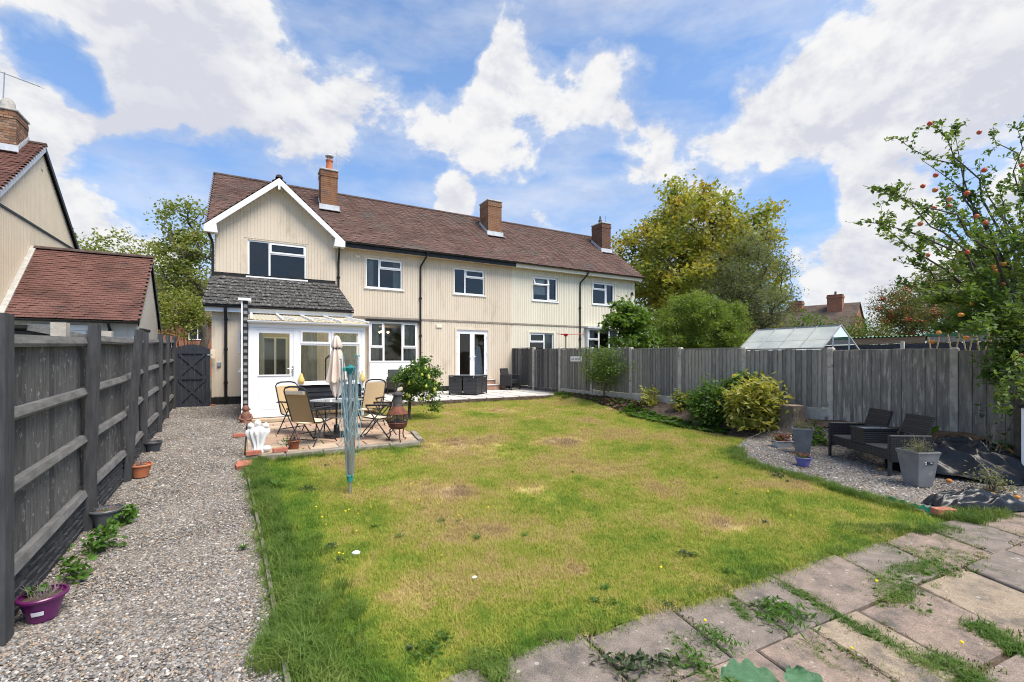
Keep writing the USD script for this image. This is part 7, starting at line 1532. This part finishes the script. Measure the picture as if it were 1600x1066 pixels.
# ---------------------------------------------------------------- trees beyond the garden
def D3(u, v, t): return at_depth(u, v, t)
b = D3(314, 545, 26); c = D3(292, 405, 26)
tree('street_tree', 'tall thin pale green tree with open branches left of the cream house', 'tree', (b[0], b[1], .2), (b[0] - .1, b[1], 5.0), .21, (c[0], c[1], 7.5), (1.8, 1.7, 3.7), 150, 9500, .19, .12, l_left, m_bark, 101, spread=.26, lump=.5, shell=.6, sag=.02)
c = D3(285, 480, 25); 
b = D3(195, 540, 29); c = D3(195, 440, 29)
tree('street_tree', 'broad pale green tree rising behind the red tiled extension', 'tree', (b[0], b[1], .2), (b[0] + .2, b[1], 4.2), .2, (c[0], c[1], 6.5), (3.9, 3.4, 3.1), 170, 22000, .2, .13, l_left, m_bark2, 102, spread=.33, lump=.45, shell=.5)
c = D3(290, 500, 24); bush('street_shrub', 'low leafy growth under the tall thin tree, over the garden gate', 'shrub', (c[0], c[1], .2), (c[0] - .1, c[1], 4.2), (1.5, 1.3, 1.2), 2600, .17, .1, l_left, 103, clump=.25, lump=.5, shell=.5, stems=10, stem_r=.02)
c = D3(302, 533, 33); bush('street_shrub', 'small bright yellow green shrub in front of the far brick house', 'shrub', (c[0], c[1], .2), (c[0], c[1], 1.9), (.9, .8, .9), 700, .14, .1, l_yellowgreen, 104)
b = D3(1082, 560, 33); c = D3(1085, 400, 33)
tree('yellowing_tree', 'very large tree with yellow and orange tinted leaves behind the far house end', 'tree', (b[0], b[1], .2), (b[0], b[1], 4.4), .42, (b[0], b[1], 7.8), (6.3, 5.9, 6.2), 560, 62000, .27, .18, l_ash, m_bark2, 105, spread=.42, lump=.22, shell=.5, sag=.04, along=9000)
b = D3(1165, 560, 27); c = D3(1160, 440, 27)
tree('grey_green_tree', 'grey green small leaved tree in front of the large yellowing one', 'tree', (b[0], b[1], .2), (b[0], b[1], 2.6), .2, (b[0], b[1], 5.6), (2.75, 2.5, 3.2), 220, 42000, .13, .06, l_olive, m_bark2, 106, spread=.3, lump=.5, shell=.45)
b = D3(1095, 560, 20.5); c = D3(1092, 508, 20.5)
tree('feathery_shrub', 'dense rounded bright green feathery shrub behind the board fence', 'shrub', (b[0], b[1], .4), (b[0], b[1], 1.4), .12, (c[0], c[1], 2.95), (2.3, 2.0, 1.75), 300, 62000, .17, .042, l_conifer, m_bark2, 107, spread=.16, lump=.34, shell=.3, leafname='foliage')
b = D3(990, 560, 16.6); c = D3(988, 512, 16.6)
tree('sapling', 'slender fresh green sapling with large leaves behind the fence', 'tree', (b[0], b[1], .4), (b[0], b[1], 1.9), .035, (c[0] - .1, c[1], 2.95), (1.05, .85, .95), 70, 5200, .18, .12, l_fig, m_bark, 108, spread=.15, lump=.5, shell=.6)
b = D3(1420, 560, 27); c = D3(1420, 485, 27)
t, tips, _ = tree('rowan_tree', 'rowan tree with clusters of red berries beyond the shed', 'tree', (b[0], b[1], .2), (b[0], b[1], 2.4), .12, (c[0], c[1], 4.3), (2.7, 2.2, 1.9), 150, 22000, .15, .06, l_rowan, m_bark2, 109, spread=.26, lump=.4, shell=.5)
m = MB(); rg = np.random.default_rng(4); ic = trimesh.creation.icosphere(0, .05)
for q in tips[rg.integers(0, len(tips), 60)]:
    for k in range(7): m.add(np.array(ic.vertices) + q + rg.normal(0, .07, 3), ic.faces)
obj('berries', m, M('red_berries', (.35, .03, .015), (.5, .07, .03), rough=.4), t, w=True, kind='stuff')
b = D3(1500, 560, 30); c = D3(1500, 450, 30)
tree('garden_tree', 'leafy tree behind the shed, mostly hidden by the apple tree', 'tree', (b[0], b[1], .2), (b[0], b[1], 2.4), .2, (c[0], c[1], 5.4), (4.2, 3.5, 3.0), 150, 22000, .19, .11, l_rowan, m_bark2, 110, spread=.33)
b = D3(1590, 560, 22); c = D3(1590, 470, 22)
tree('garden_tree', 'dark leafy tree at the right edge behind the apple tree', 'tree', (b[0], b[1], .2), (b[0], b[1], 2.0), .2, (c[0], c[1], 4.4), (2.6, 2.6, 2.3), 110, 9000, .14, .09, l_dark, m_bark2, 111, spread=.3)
c = D3(1370, 515, 23); bush('garden_shrub', 'yellow green conifer shrub beside the greenhouse gable', 'shrub', (c[0], c[1], .2), (c[0], c[1], 2.6), (.85, .8, 1.0), 2600, .12, .04, l_yellowgreen, 112, clump=.18)
c = D3(1338, 510, 24); bush('garden_shrub', 'dark green shrub between the greenhouse and the yellow green conifer', 'shrub', (c[0], c[1], .2), (c[0], c[1], 2.6), (.8, .7, 1.1), 1800, .14, .07, l_shrub, 113, clump=.18)
c = D3(1262, 510, 25); bush('garden_shrub', 'leafy shrub in front of the distant brown roof, left one', 'shrub', (c[0], c[1], .2), (c[0], c[1], 3.0), (1.1, .9, 1.1), 1500, .16, .09, l_pear, 114, clump=.2, lump=.5)
c = D3(1300, 514, 25); bush('garden_shrub', 'leafy shrub in front of the distant brown roof, right one', 'shrub', (c[0], c[1], .2), (c[0], c[1], 2.9), (1.1, .9, 1.0), 1500, .16, .09, l_pear, 115, clump=.2, lump=.5)
c = D3(1222, 505, 30); bush('garden_shrub', 'reddish tinged shrub beside the grey green tree', 'shrub', (c[0], c[1], .2), (c[0], c[1], 3.6), (1.2, .9, 1.0), 1300, .15, .08, l_rowan, 116, clump=.22)

# ---------------------------------------------------------------- apple tree leaning in from the right
rg = np.random.default_rng(9)
tA = 6.9
fk = D3(1612, 520, 6.75)
lead = [(1348, 290), (1395, 300), (1400, 215), (1455, 190), (1440, 250), (1490, 195), (1350, 345), (1372, 345), (1420, 310), (1410, 410), (1415, 445), (1545, 205), (1590, 200), (1530, 260), (1470, 300), (1440, 370), (1500, 330), (1560, 290), (1465, 470), (1435, 462), (1490, 420), (1540, 400), (1500, 500), (1560, 480), (1585, 380), (1600, 300), (1480, 380), (1520, 360), (1640, 250), (1660, 340), (1680, 430), (1550, 440), (1530, 520), (1475, 515), (1590, 560), (1575, 600), (1640, 200), (1700, 300), (1510, 460), (1570, 340), (1560, 560), (1545, 585), (1580, 620), (1570, 645), (1600, 600)]
t = thing('apple_tree', 'apple tree laden with red apples over the right end of the fence', 'tree', (9.72, 2.05, .3))
m = MB(); m.tube([(9.72, 2.05, .1), (9.70, 2.07, 1.0), fk * .6 + np.array([9.70, 2.07, 1.0]) * .4, fk], [.12, .095, .085, .075], 9); obj('trunk', m, m_bark, t, smooth=60, w=True)
limbs, LP, thr = MB(), [], 0
for i, (u, v) in enumerate(lead):
    e = D3(u, v, tA + rg.normal(0, .5)); L = np.linalg.norm(e - fk); bow = rg.normal(0, .05 * L, 3) + np.array([0, 0, .07 * L])
    s = np.linspace(0, 1, 9); P = fk + (e - fk) * s[:, None] + bow * np.sin(np.pi * s)[:, None] + rg.normal(0, .018 * L, (9, 3)) * np.sin(np.pi * s)[:, None]
    limbs.tube(P, np.interp(s, [0, .3, 1], [.032, .018, .0035]), 5); far = v < 360 or u < 1450
    for k in range(15 if far else 24):                               # side twigs carry the leaves
        q = rg.uniform(.30 if far else .12, 1.0); b0 = np.array([np.interp(q, s, P[:, j]) for j in range(3)]); d = unit(unit(e - fk) * .8 + rg.normal(0, .75, 3) + np.array([0, 0, .25])); l_ = rg.uniform(.12, .42) * (1.15 - .4 * q)
        e2 = b0 + d * l_; mid = (b0 + e2) / 2 + rg.normal(0, .04 * l_, 3); limbs.tube([b0, mid, e2], [.005, .0035, .002], 3, caps=False)
        nl = int(rg.integers(9, 17) if far else rg.integers(16, 30)); f = rg.uniform(.15, 1.05, (nl, 1)); LP.append(b0 + (e2 - b0) * f + rg.normal(0, .026 if far else .045, (nl, 3)))
    nl = 14; f = rg.uniform(.75, 1.0, nl); LP.append(np.stack([np.interp(f, s, P[:, j]) for j in range(3)], 1) + rg.normal(0, .025, (nl, 3)))
obj('limb', limbs, m_bark2, t, smooth=60, w=True, kind='stuff')
LP = np.vstack(LP); obj('foliage', leaves_mesh(LP, rg, .075, .042, up=.25, droop=.2), l_apple, t, w=True, kind='stuff')
AP = [(1462, 274), (1442, 291), (1461, 297), (1511, 302), (1484, 311), (1483, 322), (1438, 350), (1526, 338), (1540, 348), (1450, 399), (1500, 396), (1511, 394), (1538, 266), (1530, 207), (1453, 193), (1597, 258), (1597, 376), (1581, 388), (1493, 419), (1553, 417), (1568, 413), (1555, 424), (1567, 444), (1520, 474), (1525, 504), (1501, 492), (1467, 520), (1510, 528), (1457, 534), (1594, 555), (1595, 572), (1596, 602), (1460, 325)]
for u, v in AP:
    q = D3(u, v, tA - .5 + rg.uniform(-.3, .3)); m = apple_mesh(.033 * rg.uniform(.85, 1.1)); R_ = rotx(rg.normal(0, .4)) @ rotz(rg.uniform(0, 6)); obj('apple', m.move(R_, q), m_apple if v < 410 or v > 545 else m_app, t, smooth=50, w=True)
# ---------------------------------------------------------------- pear tree on the lawn
t, tips, nd = tree('pear_tree', 'small pear tree full of pale green pears on the lawn by the terrace', 'tree', (3.42, 11.2, float(z0(11.2))), (3.45, 11.2, .85), .04, (3.62, 11.2, 1.2), (.54, .5, .5), 70, 6000, .085, .05, l_pear, m_bark2, 121, spread=.085, lump=.35, shell=.4, extra=np.array([[3.95, 11.0, .75], [4.05, 10.95, .6], [4.0, 11.0, .5], [3.3, 11.15, .75], [4.05, 10.95, .85]]), leafname='foliage')
m_pear = M('pale_green_pear', (.28, .34, .04), (.40, .43, .07), (.46, .42, .1), scale=12, rough=.4)
def pear_mesh(r=.042): m = MB(); m.lathe([(0.001, -r), (.6*r, -.85*r), (r, -.2*r), (.85*r, .4*r), (.45*r, 1.0*r), (.25*r, 1.35*r), (0.001, 1.4*r)], k=12); m.tube([(0, 0, 1.3*r), (.1*r, 0, 1.9*r)], .06*r, 4); return m
for i in range(26):
    d = rg.normal(0, 1, 3); d[1] = -abs(d[1]); d /= np.linalg.norm(d); q = np.array([3.6, 11.2, 1.1]) + d*np.array([.5, .5, .48]); obj('pear', pear_mesh(rg.uniform(.036, .046)).move(rotx(rg.normal(0, .3)), q), m_pear, t, smooth=50, w=True)

# ---------------------------------------------------------------- planting along the fence
bush('variegated_laurel', 'big yellow spotted laurel bush beside the tree stump', 'shrub', (9.45, 6.0, .28), (9.45, 5.95, .72), (.62, .55, .55), 1500, .16, .065, l_laurel, 131, clump=.1, lump=.3, shell=.3, nc=110, up=.6, fold=0) if False else bush('variegated_laurel', 'big yellow spotted laurel bush beside the tree stump', 'shrub', (9.45, 6.0, .28), (9.45, 5.95, .74), (.66, .55, .58), 2300, .16, .065, l_laurel, 131, clump=.1, lump=.3, shell=.3, nc=110, up=.6)
bush('green_shrub', 'dark green bush with yellow flowers left of the big spotted laurel', 'shrub', (9.4, 7.0, .25), (9.4, 7.0, .68), (.5, .45, .5), 2900, .09, .05, l_shrub, 132, clump=.09)
c = D3(1152, 610, 10.7); bush('climbing_plant', 'bright green leafy climber on the fence above the laurel', 'climber', (9.95, 6.6, .5), (9.92, 6.55, 1.12), (.16, .42, .3), 600, .10, .075, l_fig, 133, clump=.08)
bush('variegated_laurel', 'small yellow variegated bush, the left one at the fence foot', 'shrub', (9.75, 9.25, .42), (9.72, 9.22, .66), (.24, .22, .27), 330, .12, .05, l_laurel, 134, clump=.06, nc=30)
bush('variegated_laurel', 'small yellow and green bush between the left one and the big laurel', 'shrub', (9.75, 8.15, .42), (9.7, 8.1, .64), (.26, .24, .27), 300, .11, .05, l_laurel, 135, clump=.06, nc=30)
bush('green_shrub', 'green leaved plant growing through the middle small variegated bush', 'shrub', (9.78, 8.0, .42), (9.78, 8.0, .72), (.24, .2, .24), 260, .11, .06, l_shrub, 136, clump=.06)
t, tips, nd = tree('fence_shrub', 'loose light green shrub trained against the board fence', 'shrub', (9.9, 11.3, .5), (9.85, 11.3, 1.15), .03, (9.8, 11.35, 1.5), (.3, 1.15, .75), 90, 6500, .08, .036, l_apple, m_bark, 137, spread=.14, lump=.55, shell=.6, leafname='foliage', rmin=.004)
# leafy plants behind the seat
c = on_ground(1275, 700, .1); bush('leafy_plant', 'low bright green leafy plant behind the left tall planter', 'plant', (9.4, 4.75, .12), (9.4, 4.75, .22), (.26, .3, .14), 260, .11, .06, l_weed, 140, clump=.06)
bush('leafy_plant', 'broad leaved green plant behind the near end of the seat', 'plant', (9.5, 3.35, .2), (9.5, 3.35, .38), (.3, .25, .2), 60, .22, .12, l_shrub, 141, clump=.08, nc=20)
bush('leafy_plant', 'small yellow green weed between the cabinet and the plastic sheet', 'plant', (8.35, 2.05, .02), (8.35, 2.05, .16), (.2, .16, .14), 240, .07, .02, l_lav, 142, clump=.06)
# big leaved sapling by the cabinet: every leaf a part
t = thing('rose_bush', 'spindly sapling with large bluish round leaves beside the cabinet', 'shrub', (9.05, 2.25, .1)); rg = np.random.default_rng(51)
def round_leaf(L=.1, W=.075, curl=.25):
    n = 9; s = np.linspace(0, 1, n); w = W/2*np.sin(np.pi*np.clip(s, .02, .98))**.7*(1 - .15*s); z = -curl*L*(s - .3)**2
    v = np.vstack([np.column_stack([0*s, s*L, z]), np.column_stack([w, s*L*.97, z + .22*w]), np.column_stack([-w, s*L*.97, z + .22*w])])
    f = [[i, i+1, n+i+1] for i in range(n-1)] + [[i, n+i+1, n+i] for i in range(n-1)] + [[i, 2*n+i+1, i+1] for i in range(n-1)] + [[i, 2*n+i, 2*n+i+1] for i in range(n-1)]
    return v, np.array(f)
tops = [D3(1530, 622, 6.85), D3(1545, 640, 6.8), D3(1570, 640, 6.75), D3(1585, 650, 6.8), D3(1560, 680, 6.7), D3(1548, 700, 6.65), D3(1580, 690, 6.7), D3(1575, 665, 6.7)]
for q in tops:
    m = MB(); bb = np.array([9.05, 2.25, .1]); m.tube([bb, bb*.5 + q*.5 + rg.normal(0, .04, 3), q], [.008, .006, .003], 5); obj('stem', m, m_bark, t, w=True)
for i in range(64):
    q = tops[rg.integers(0, 8)]; s = rg.uniform(.35, 1.05); p = np.array([9.05, 2.25, .1])*(1-s) + q*s + rg.normal(0, .055, 3); sz = rg.uniform(.07, .13)
    v, f = round_leaf(sz, sz*.75); R_ = rotz(rg.uniform(0, 6.28)) @ rotx(rg.uniform(-.9, .3)); obj('leaf', (v @ R_.T + p, f), l_bluish if rg.uniform() < .92 else l_yellowgreen, t, w=True, smooth=60)
# weeds at the foot of the charcoal fence
for (x, y, lab_, n, s) in ((-1.2, 4.75, 'small green weed by the fence nearest the purple pot', 70, .13), (-1.15, 5.35, 'leafy green weed at the fence foot between the purple and slate pots', 110, .17), (-1.16, 5.95, 'largest green weed at the fence foot touching the slate pot', 170, .2)):
    bush('fence_weed', lab_, 'weed', (x, y, pathz(0, y)), (x, y, pathz(0, y) + .07), (s*.72, s*.8, .075), n, .062, .05, l_weed, int(n), clump=.03, stems=4, stem_r=.003)
# big rhubarb-like leaf at the bottom edge, close to the lens
t = thing('broad_leaf_plant', 'large blue green wavy leaves poking up at the bottom edge', 'plant', (2.2, 1.25, .0))
m_big = M('broad_leaf', (.035, .10, .04), (.06, .15, .065), scale=9, rough=.42, spec=.4, transl=.06, bump=.7, bscale=22, bdist=.02)
def big_leaf(L, W, seed):
    n, k = 22, 15; r = np.random.default_rng(seed); s = np.linspace(0, 1, n)[:, None]; q = np.linspace(-1, 1, k)[None]
    w = W/2*np.sin(np.pi*np.clip(s*.93 + .05, 0, 1))**.6*(1 + .10*np.sin(s*26 + seed)*np.abs(q)**3)
    x, y = w*q, s*L + 0*q; z = .10*L*np.abs(q)**1.3 - .25*L*(s - .4)**2 + .028*L*np.sin(s*24 + np.abs(q)*2.5)*np.abs(q) + .012*L*(1 - np.abs(q))
    ii = np.arange(n*k).reshape(n, k); f = np.vstack([np.stack([ii[:-1, :-1], ii[:-1, 1:], ii[1:, 1:]], -1).reshape(-1, 3), np.stack([ii[:-1, :-1], ii[1:, 1:], ii[1:, :-1]], -1).reshape(-1, 3)])
    return np.stack([x.ravel(), y.ravel(), z.ravel()], 1), f
for i, (u, v, tt, a, L, W) in enumerate(((1185, 1074, 2.12, 1.0, .34, .27), (1262, 1076, 2.1, -.5, .22, .19), (1150, 1074, 2.06, .3, .12, .08), (1300, 1100, 2.0, -1.2, .2, .15))):
    p = D3(u, v, tt); vv, f = big_leaf(L, W, i + 1); vv[:, 1] -= L*.5; lf = obj('leaf', (vv @ (rotz(a) @ rotx(.30)).T + p, f), m_big if i != 2 else l_weed, t, w=True, smooth=60)
    m = MB(); m.tube([np.array([2.2, 1.25, -.02]), p + [0, 0, -.02]], [.012, .007], 6); obj('stalk', m, l_weed, t, w=True)

# ---------------------------------------------------------------- grass, weeds and flowers that nobody could count
def tuft(seed, n, h, r, w, lean=.5, flop=.25):
    g = np.random.default_rng(seed); vs, fs = [], []
    p = g.normal(0, r/2, (n, 2)); a = g.uniform(0, 2*np.pi, n); H = h*g.uniform(.45, 1.15, n); L = g.uniform(.1, 1, n)*lean
    for i in range(n):
        d = np.array([math.cos(a[i]), math.sin(a[i])]); s = np.array([-d[1], d[0]])*w/2; b = p[i]; m1 = b + d*L[i]*H[i]*.35; e = b + d*L[i]*H[i]*(1 + flop)
        vs += [[*(b - s), -.008], [*(b + s), -.008], [*(m1 + s*.8), H[i]*.6], [*(m1 - s*.8), H[i]*.6], [*e, H[i]*(1 - .25*L[i])]]; o = i*5; fs += [[o, o+1, o+2], [o, o+2, o+3], [o+3, o+2, o+4]]
    return np.array(vs), np.array(fs)
rg = np.random.default_rng(202)
short = [(tuft(i, 44, .038, .09, .0035, .9), m_blade) for i in range(5)]
def near_w(near, pw): return lambda q: np.clip((near/np.maximum(np.hypot(q[:, 0], q[:, 1]), .4))**pw, 0, 1)
n = 30000; p = inside(LAWN.buffer(-.01), n, rg, near_w(3.6, 1.25)); d = np.hypot(p[:, 0], p[:, 1])
s = rg.uniform(.7, 1.35, n)*(1 + .05*np.clip(d - 4, 0, 8)); sz = s*rg.uniform(.6, 1.1, n)
bare = np.min([np.hypot(p[:, 0] - x, p[:, 1] - y)/r for x, y, r in BARE], axis=0); keep = rg.uniform(0, 1, n) < np.clip(bare*.6 + .15, 0, 1)
z = G(p[:, 0], p[:, 1]) + .05*(meshkit.fbm(np.stack([p[:, 0]*2.2, p[:, 1]*2.2, 0*d + 1], 1), 4) - .5)
P_ = np.column_stack([p, z])[keep]; scatter('grass', short, P_, rg.integers(0, 5, keep.sum()), yaw_quats(rg, keep.sum(), .12), np.column_stack([s, s, sz])[keep], 'short lawn grass, green with dry straw patches')
m_long = M('long_grass_blades', (.085, .175, .022), (.15, .26, .04), (.24, .33, .07), scale=2.2, rough=.6, island=.35, transl=.3)
tall = [(tuft(20 + i, 30, .13, .07, .005, .95, .5), m_long) for i in range(4)]
def patch_scatter(name, protos, areas, label, smin=.6, smax=1.2, off=0.0):
    P, S = [], []
    for poly, n, k in areas: q = inside(poly, n, rg); P.append(q); S.append(rg.uniform(smin, smax, n)*k)
    P = np.vstack(P); S = np.concatenate(S); scatter(name, protos, np.column_stack([P, G(P[:, 0], P[:, 1]) + off]), rg.integers(0, len(protos), len(P)), yaw_quats(rg, len(P), .15), S, label)
from shapely.geometry import LineString
def gl(*uv, z=0.0): return LineString([on_ground(u, v, z) for u, v in uv])
edge_l = LineString([(x + .13, y) for x, y in PATH_EDGE]).buffer(.11); edge_w = LineString([(x + .3, y) for x, y in PATH_EDGE[:3]]).buffer(.2)
slabedge = LineString([(.95, 2.40), (2.6, 2.28), (4.4, 2.12), (5.6, 2.05)]).buffer(.06)
seatedge = LineString([(7.9, 5.35), (7.3, 4.9), (7.02, 4.35), (6.9, 3.5), (6.66, 2.8), (6.62, 2.3)]).buffer(.12)
patch_scatter('long_grass', tall, [(edge_l, 620, 1.0), (edge_w, 300, .7), (slabedge, 380, .38), (seatedge, 420, .8), (LineString([(0, 8.15), (2.6, 8.1)]).buffer(.09), 150, .7), (LineString([(3.0, 13.55), (9.6, 13.8)]).buffer(.1), 200, .6),
    (gl((1500, 815), (1560, 805)).buffer(.14), 90, .9), (gl((1330, 830), (1480, 830)).buffer(.12), 150, .6), (gl((440, 1030), (470, 960)).buffer(.14), 120, .9)], 'longer green grass along the edges of the lawn')
def joint_specks():
    P = []
    for q in SLABS:
        ring = LineString(list(map(tuple, q)) + [tuple(q[0])])
        for d in rg.uniform(0, ring.length, 46): c = ring.interpolate(d); P.append((c.x, c.y))
    P = np.array(P) + rg.normal(0, .014, (len(P), 2)); w = meshkit.fbm(np.column_stack([P*1.7, 0*P[:, :1]]), 3); P = P[w > rg.uniform(.3, .62, len(w))]
    pr = [(tuft(70, 12, .022, .04, .004, 1.4, .9), M('moss_blades', (.10, .12, .03), (.2, .2, .06), scale=8, rough=.9)), (tuft(71, 10, .014, .05, .005, 1.6, 1.2), l_dry), (tuft(72, 9, .012, .05, .008, 1.5, .8), M('soil_crumbs', (.06, .04, .03), (.12, .085, .06), scale=20, rough=1))]
    scatter('joint_moss', pr, np.column_stack([P, G(P[:, 0], P[:, 1]) + .006]), rg.choice(3, len(P), p=[.45, .2, .35]), yaw_quats(rg, len(P), .1), rg.uniform(.6, 1.6, len(P)), 'moss, straw and crumbs of soil along the slab joints')
joint_specks()
def rosette(seed, n, L, W, rise=.35):
    g = np.random.default_rng(seed); m = MB()
    for i in range(n):
        sz = L*g.uniform(.6, 1.1); v, f = round_leaf(sz, W*g.uniform(.7, 1.1), .5); v[:, 0] *= 1 + .25*np.sin(v[:, 1]/sz*18); m.add(v @ (rotz(i*2.4 + g.normal(0, .2)) @ rotx(rise + g.normal(0, .2))).T + [0, 0, .008], f)
    return m.get()
fine = [(tuft(40 + i, 26, .055, .11, .0055, 1.3, .7), m_long) for i in range(3)] + [(rosette(60 + i, 26, .035, .016, .9), l_weed) for i in range(2)]
gg = lambda *uv, r=.05: gl(*uv).buffer(r)
patch_scatter('joint_grass', fine, [(gg((1225, 915), (1310, 965), (1400, 1015), (1480, 1060), r=.045), 190, .7), (gg((1225, 915), (1310, 965), (1400, 1015), (1480, 1060), r=.1), 90, .5), (gg((1390, 935), (1400, 900), (1470, 885), r=.1), 170, .9), (gg((1390, 935), (1400, 900), (1470, 885), r=.22), 110, .6), (gg((1530, 985), (1600, 1020), r=.07), 90, .9), (gg((1400, 860), (1500, 870), r=.14), 110, .6), (gg((1480, 845), (1570, 830), r=.12), 100, .6), (gg((1133, 925), (1165, 965), r=.03), 70, .6), (gg((760, 1030), (780, 1060), r=.03), 60, 1.0),
    (gg((1530, 885), (1600, 905), r=.08), 70, .5), (gg((1440, 870), (1520, 858), r=.12), 70, .5), (gg((895, 985), (945, 1030), r=.015), 50, .3), (gg((1240, 1005), (1340, 1062), r=.02), 60, .3), (gg((1480, 1040), (1520, 1066), r=.1), 90, .8), (gg((1050, 1000), (1110, 1060), r=.05), 60, .7), (gg((1280, 1010), (1400, 1064), r=.08), 60, .4)], 'grass and weeds sprouting from the joints of the old slabs', off=-.005)
ros = [(rosette(1, 24, .10, .022, .6), l_weed), (rosette(2, 16, .07, .03, .5), l_weed2), (rosette(3, 30, .12, .018, .7), l_weed), (rosette(4, 18, .06, .03, .7), l_weed2)]
W_ = [(380, 865, 1), (480, 770, 1), (510, 735, 1), (430, 770, 2), (440, 850, 2), (530, 880, .8), (515, 862, 1), (585, 830, .9), (625, 845, 1), (745, 845, .9), (820, 840, .8), (690, 820, .7), (715, 820, .7), (600, 795, .6), (660, 795, .6), (1070, 870, 1), (1085, 872, .9), (1195, 820, 1.1), (1240, 745, 1), (1215, 742, 1.4), (1230, 750, 1.2), (1010, 690, .9), (980, 675, .7), (895, 740, .8), (850, 745, .6), (1150, 770, .8), (1120, 745, .7), (1320, 845, .7), (640, 1020, 1), (665, 1025, 1.2), (690, 1005, .9), (930, 945, 1), (955, 950, .9), (945, 925, .8), (1040, 950, .7), (1140, 900, .9), (1165, 895, .8), (1200, 960, 1.5), (1225, 975, 1.6), (1215, 955, 1.3), (1250, 965, 1.2), (1110, 1000, 1.2), (1130, 1010, 1.2), (960, 1045, 1.4), (1000, 1050, 1.4), (1035, 1045, 1.3), (1080, 1040, 1.3), (870, 630, 1), (885, 632, 1), (1050, 705, .7), (560, 800, .6), (505, 710, 1.2), (470, 718, 1.3), (540, 700, 1.2), (440, 722, 1.3), (1510, 735, 1.1), (1500, 742, 1)]
P = np.array([on_ground(u, v, 0.0 if v > 800 else .05) for u, v, k in W_]); S = np.array([k for *_, k in W_])*.62; S[P[:, 1] > 6] *= 1.3
def heap(seed, n, L, W, r, h): g = np.random.default_rng(seed); c = g.normal(0, 1, (n, 3)) * [r, r, 0] + [0, 0, .012]; c[:, 2] += g.uniform(.0, 1, n) * h * np.exp(-(c[:, 0]**2 + c[:, 1]**2) / (2 * r * r)); return leaves_mesh(c, g, L, W, up=.5, droop=.1)
ros += [(heap(5, 70, .075, .02, .065, .09), l_weed), (heap(6, 50, .06, .028, .06, .07), l_weed2), (heap(7, 90, .06, .014, .08, .1), l_weed)]
ix = np.where((P[:, 1] < 2.45), rg.integers(4, 7, len(P)), rg.integers(0, 6, len(P)))
scatter('broadleaf_weeds', ros, np.column_stack([P, G(P[:, 0], P[:, 1]) + .015]), ix, yaw_quats(rg, len(P), .1), S, 'flat rosettes of broad leaved weeds dotted over lawn and slabs')
fm = MB(); fm.lathe([(0.001, .06), (.008, .062), (.013, .07), (.010, .076), (0.001, .078)], k=9); fm.tube([(0, 0, 0), (0, 0, .062)], .0015, 4)
FL = [(495, 803), (503, 800), (545, 805), (540, 800), (505, 817), (510, 826), (556, 836), (580, 793), (642, 760), (655, 782), (530, 871), (536, 870), (763, 792), (717, 813), (1000, 730), (1170, 755), (1165, 748), (1180, 760), (1190, 758), (1200, 765), (1160, 765), (1220, 770), (1255, 765), (1235, 800), (1140, 762), (1033, 893), (1100, 975), (1331, 1018), (448, 712), (470, 705), (380, 712), (1110, 740), (560, 810), (690, 870), (890, 765), (915, 780), (985, 745), (1075, 735), (1500, 1010), (1370, 915)]
P = np.array([on_ground(u, v, 0.02 if v > 800 else .08) for u, v in FL])
scatter('dandelion_flowers', [(fm, M('dandelion_yellow', (.75, .50, .01), (.85, .62, .02), rough=.7))], np.column_stack([P, G(P[:, 0], P[:, 1]) - .005]), np.zeros(len(P)), yaw_quats(rg, len(P), .15), rg.uniform(.5, .95, len(P)), 'scattered yellow dandelion flowers')
# low ground cover and litter on the bed
cov = [(rosette(11, 8, .09, .04, .7), l_weed), (rosette(12, 10, .08, .035, .9), l_shrub), (rosette(13, 7, .06, .04, .6), M('russet_litter', (.12, .06, .035), (.22, .12, .07), scale=9, rough=.9))]
strip = LineString([(9.3, 9.6), (9.1, 8.6), (9.0, 7.4), (9.05, 6.6)]).buffer(.25); bedfar = Polygon([(9.85, 13.8), (9.5, 11.4), (9.2, 9.4), (9.9, 9.4), (9.95, 13.8)]); bednear = Polygon([(9.2, 5.0), (9.85, 5.4), (9.9, 2.4), (9.5, 2.3)])
P, I = [], []
for poly, n, pr_ in ((strip, 420, [.5, .5, 0]), (bedfar, 330, [.1, .1, .8]), (bednear, 90, [.2, .1, .7]), (LineString([(9.6, 12.9), (9.75, 13.6)]).buffer(.2), 60, [.7, .3, 0])): q = inside(poly, n, rg); P.append(q); I.append(rg.choice(3, n, p=pr_))
P = np.vstack(P); I = np.concatenate(I); scatter('ground_cover', cov, np.column_stack([P, G(P[:, 0], P[:, 1]) + .04]), I, yaw_quats(rg, len(P), .2), rg.uniform(.6, 1.3, len(P)), 'low leafy ground cover and dead leaves along the bed')
# straw mound in the corner bed
mound = Polygon([(9.3, 3.1), (10.0, 3.3), (10.02, 1.9), (9.5, 1.9)]); obj('straw_mulch', sheet(mound, .06, .08, .10, 14, fun=lambda x, y: G(x, y) + .025*np.exp(-((x - 9.75)**2 + (y - 2.6)**2)/.12)), m_mulch, kind='stuff', smooth=True, label='dry brown mulch in the fence corner')
# scraps of paper on the lawn
for i, (u, v, s, lab_) in enumerate(((556, 871, .035, 'crumpled white paper scrap on the lawn'), (741, 909, .02, 'small white paper scrap farther right on the lawn'), (1600 - 10, 900, .0, ''))):
    if not s: continue
    x, y = on_ground(u, v); t = thing('paper_scrap', lab_, 'litter', (x, y, float(G(x, y)) + .035)); b = trimesh.creation.icosphere(2, s); q = np.array(b.vertices); q *= (1 + .9*(meshkit.fbm(q*40 + 3, 3) - .5))[:, None]*[1, .7, .5]; obj('scrap', (q, b.faces), m_white, t)
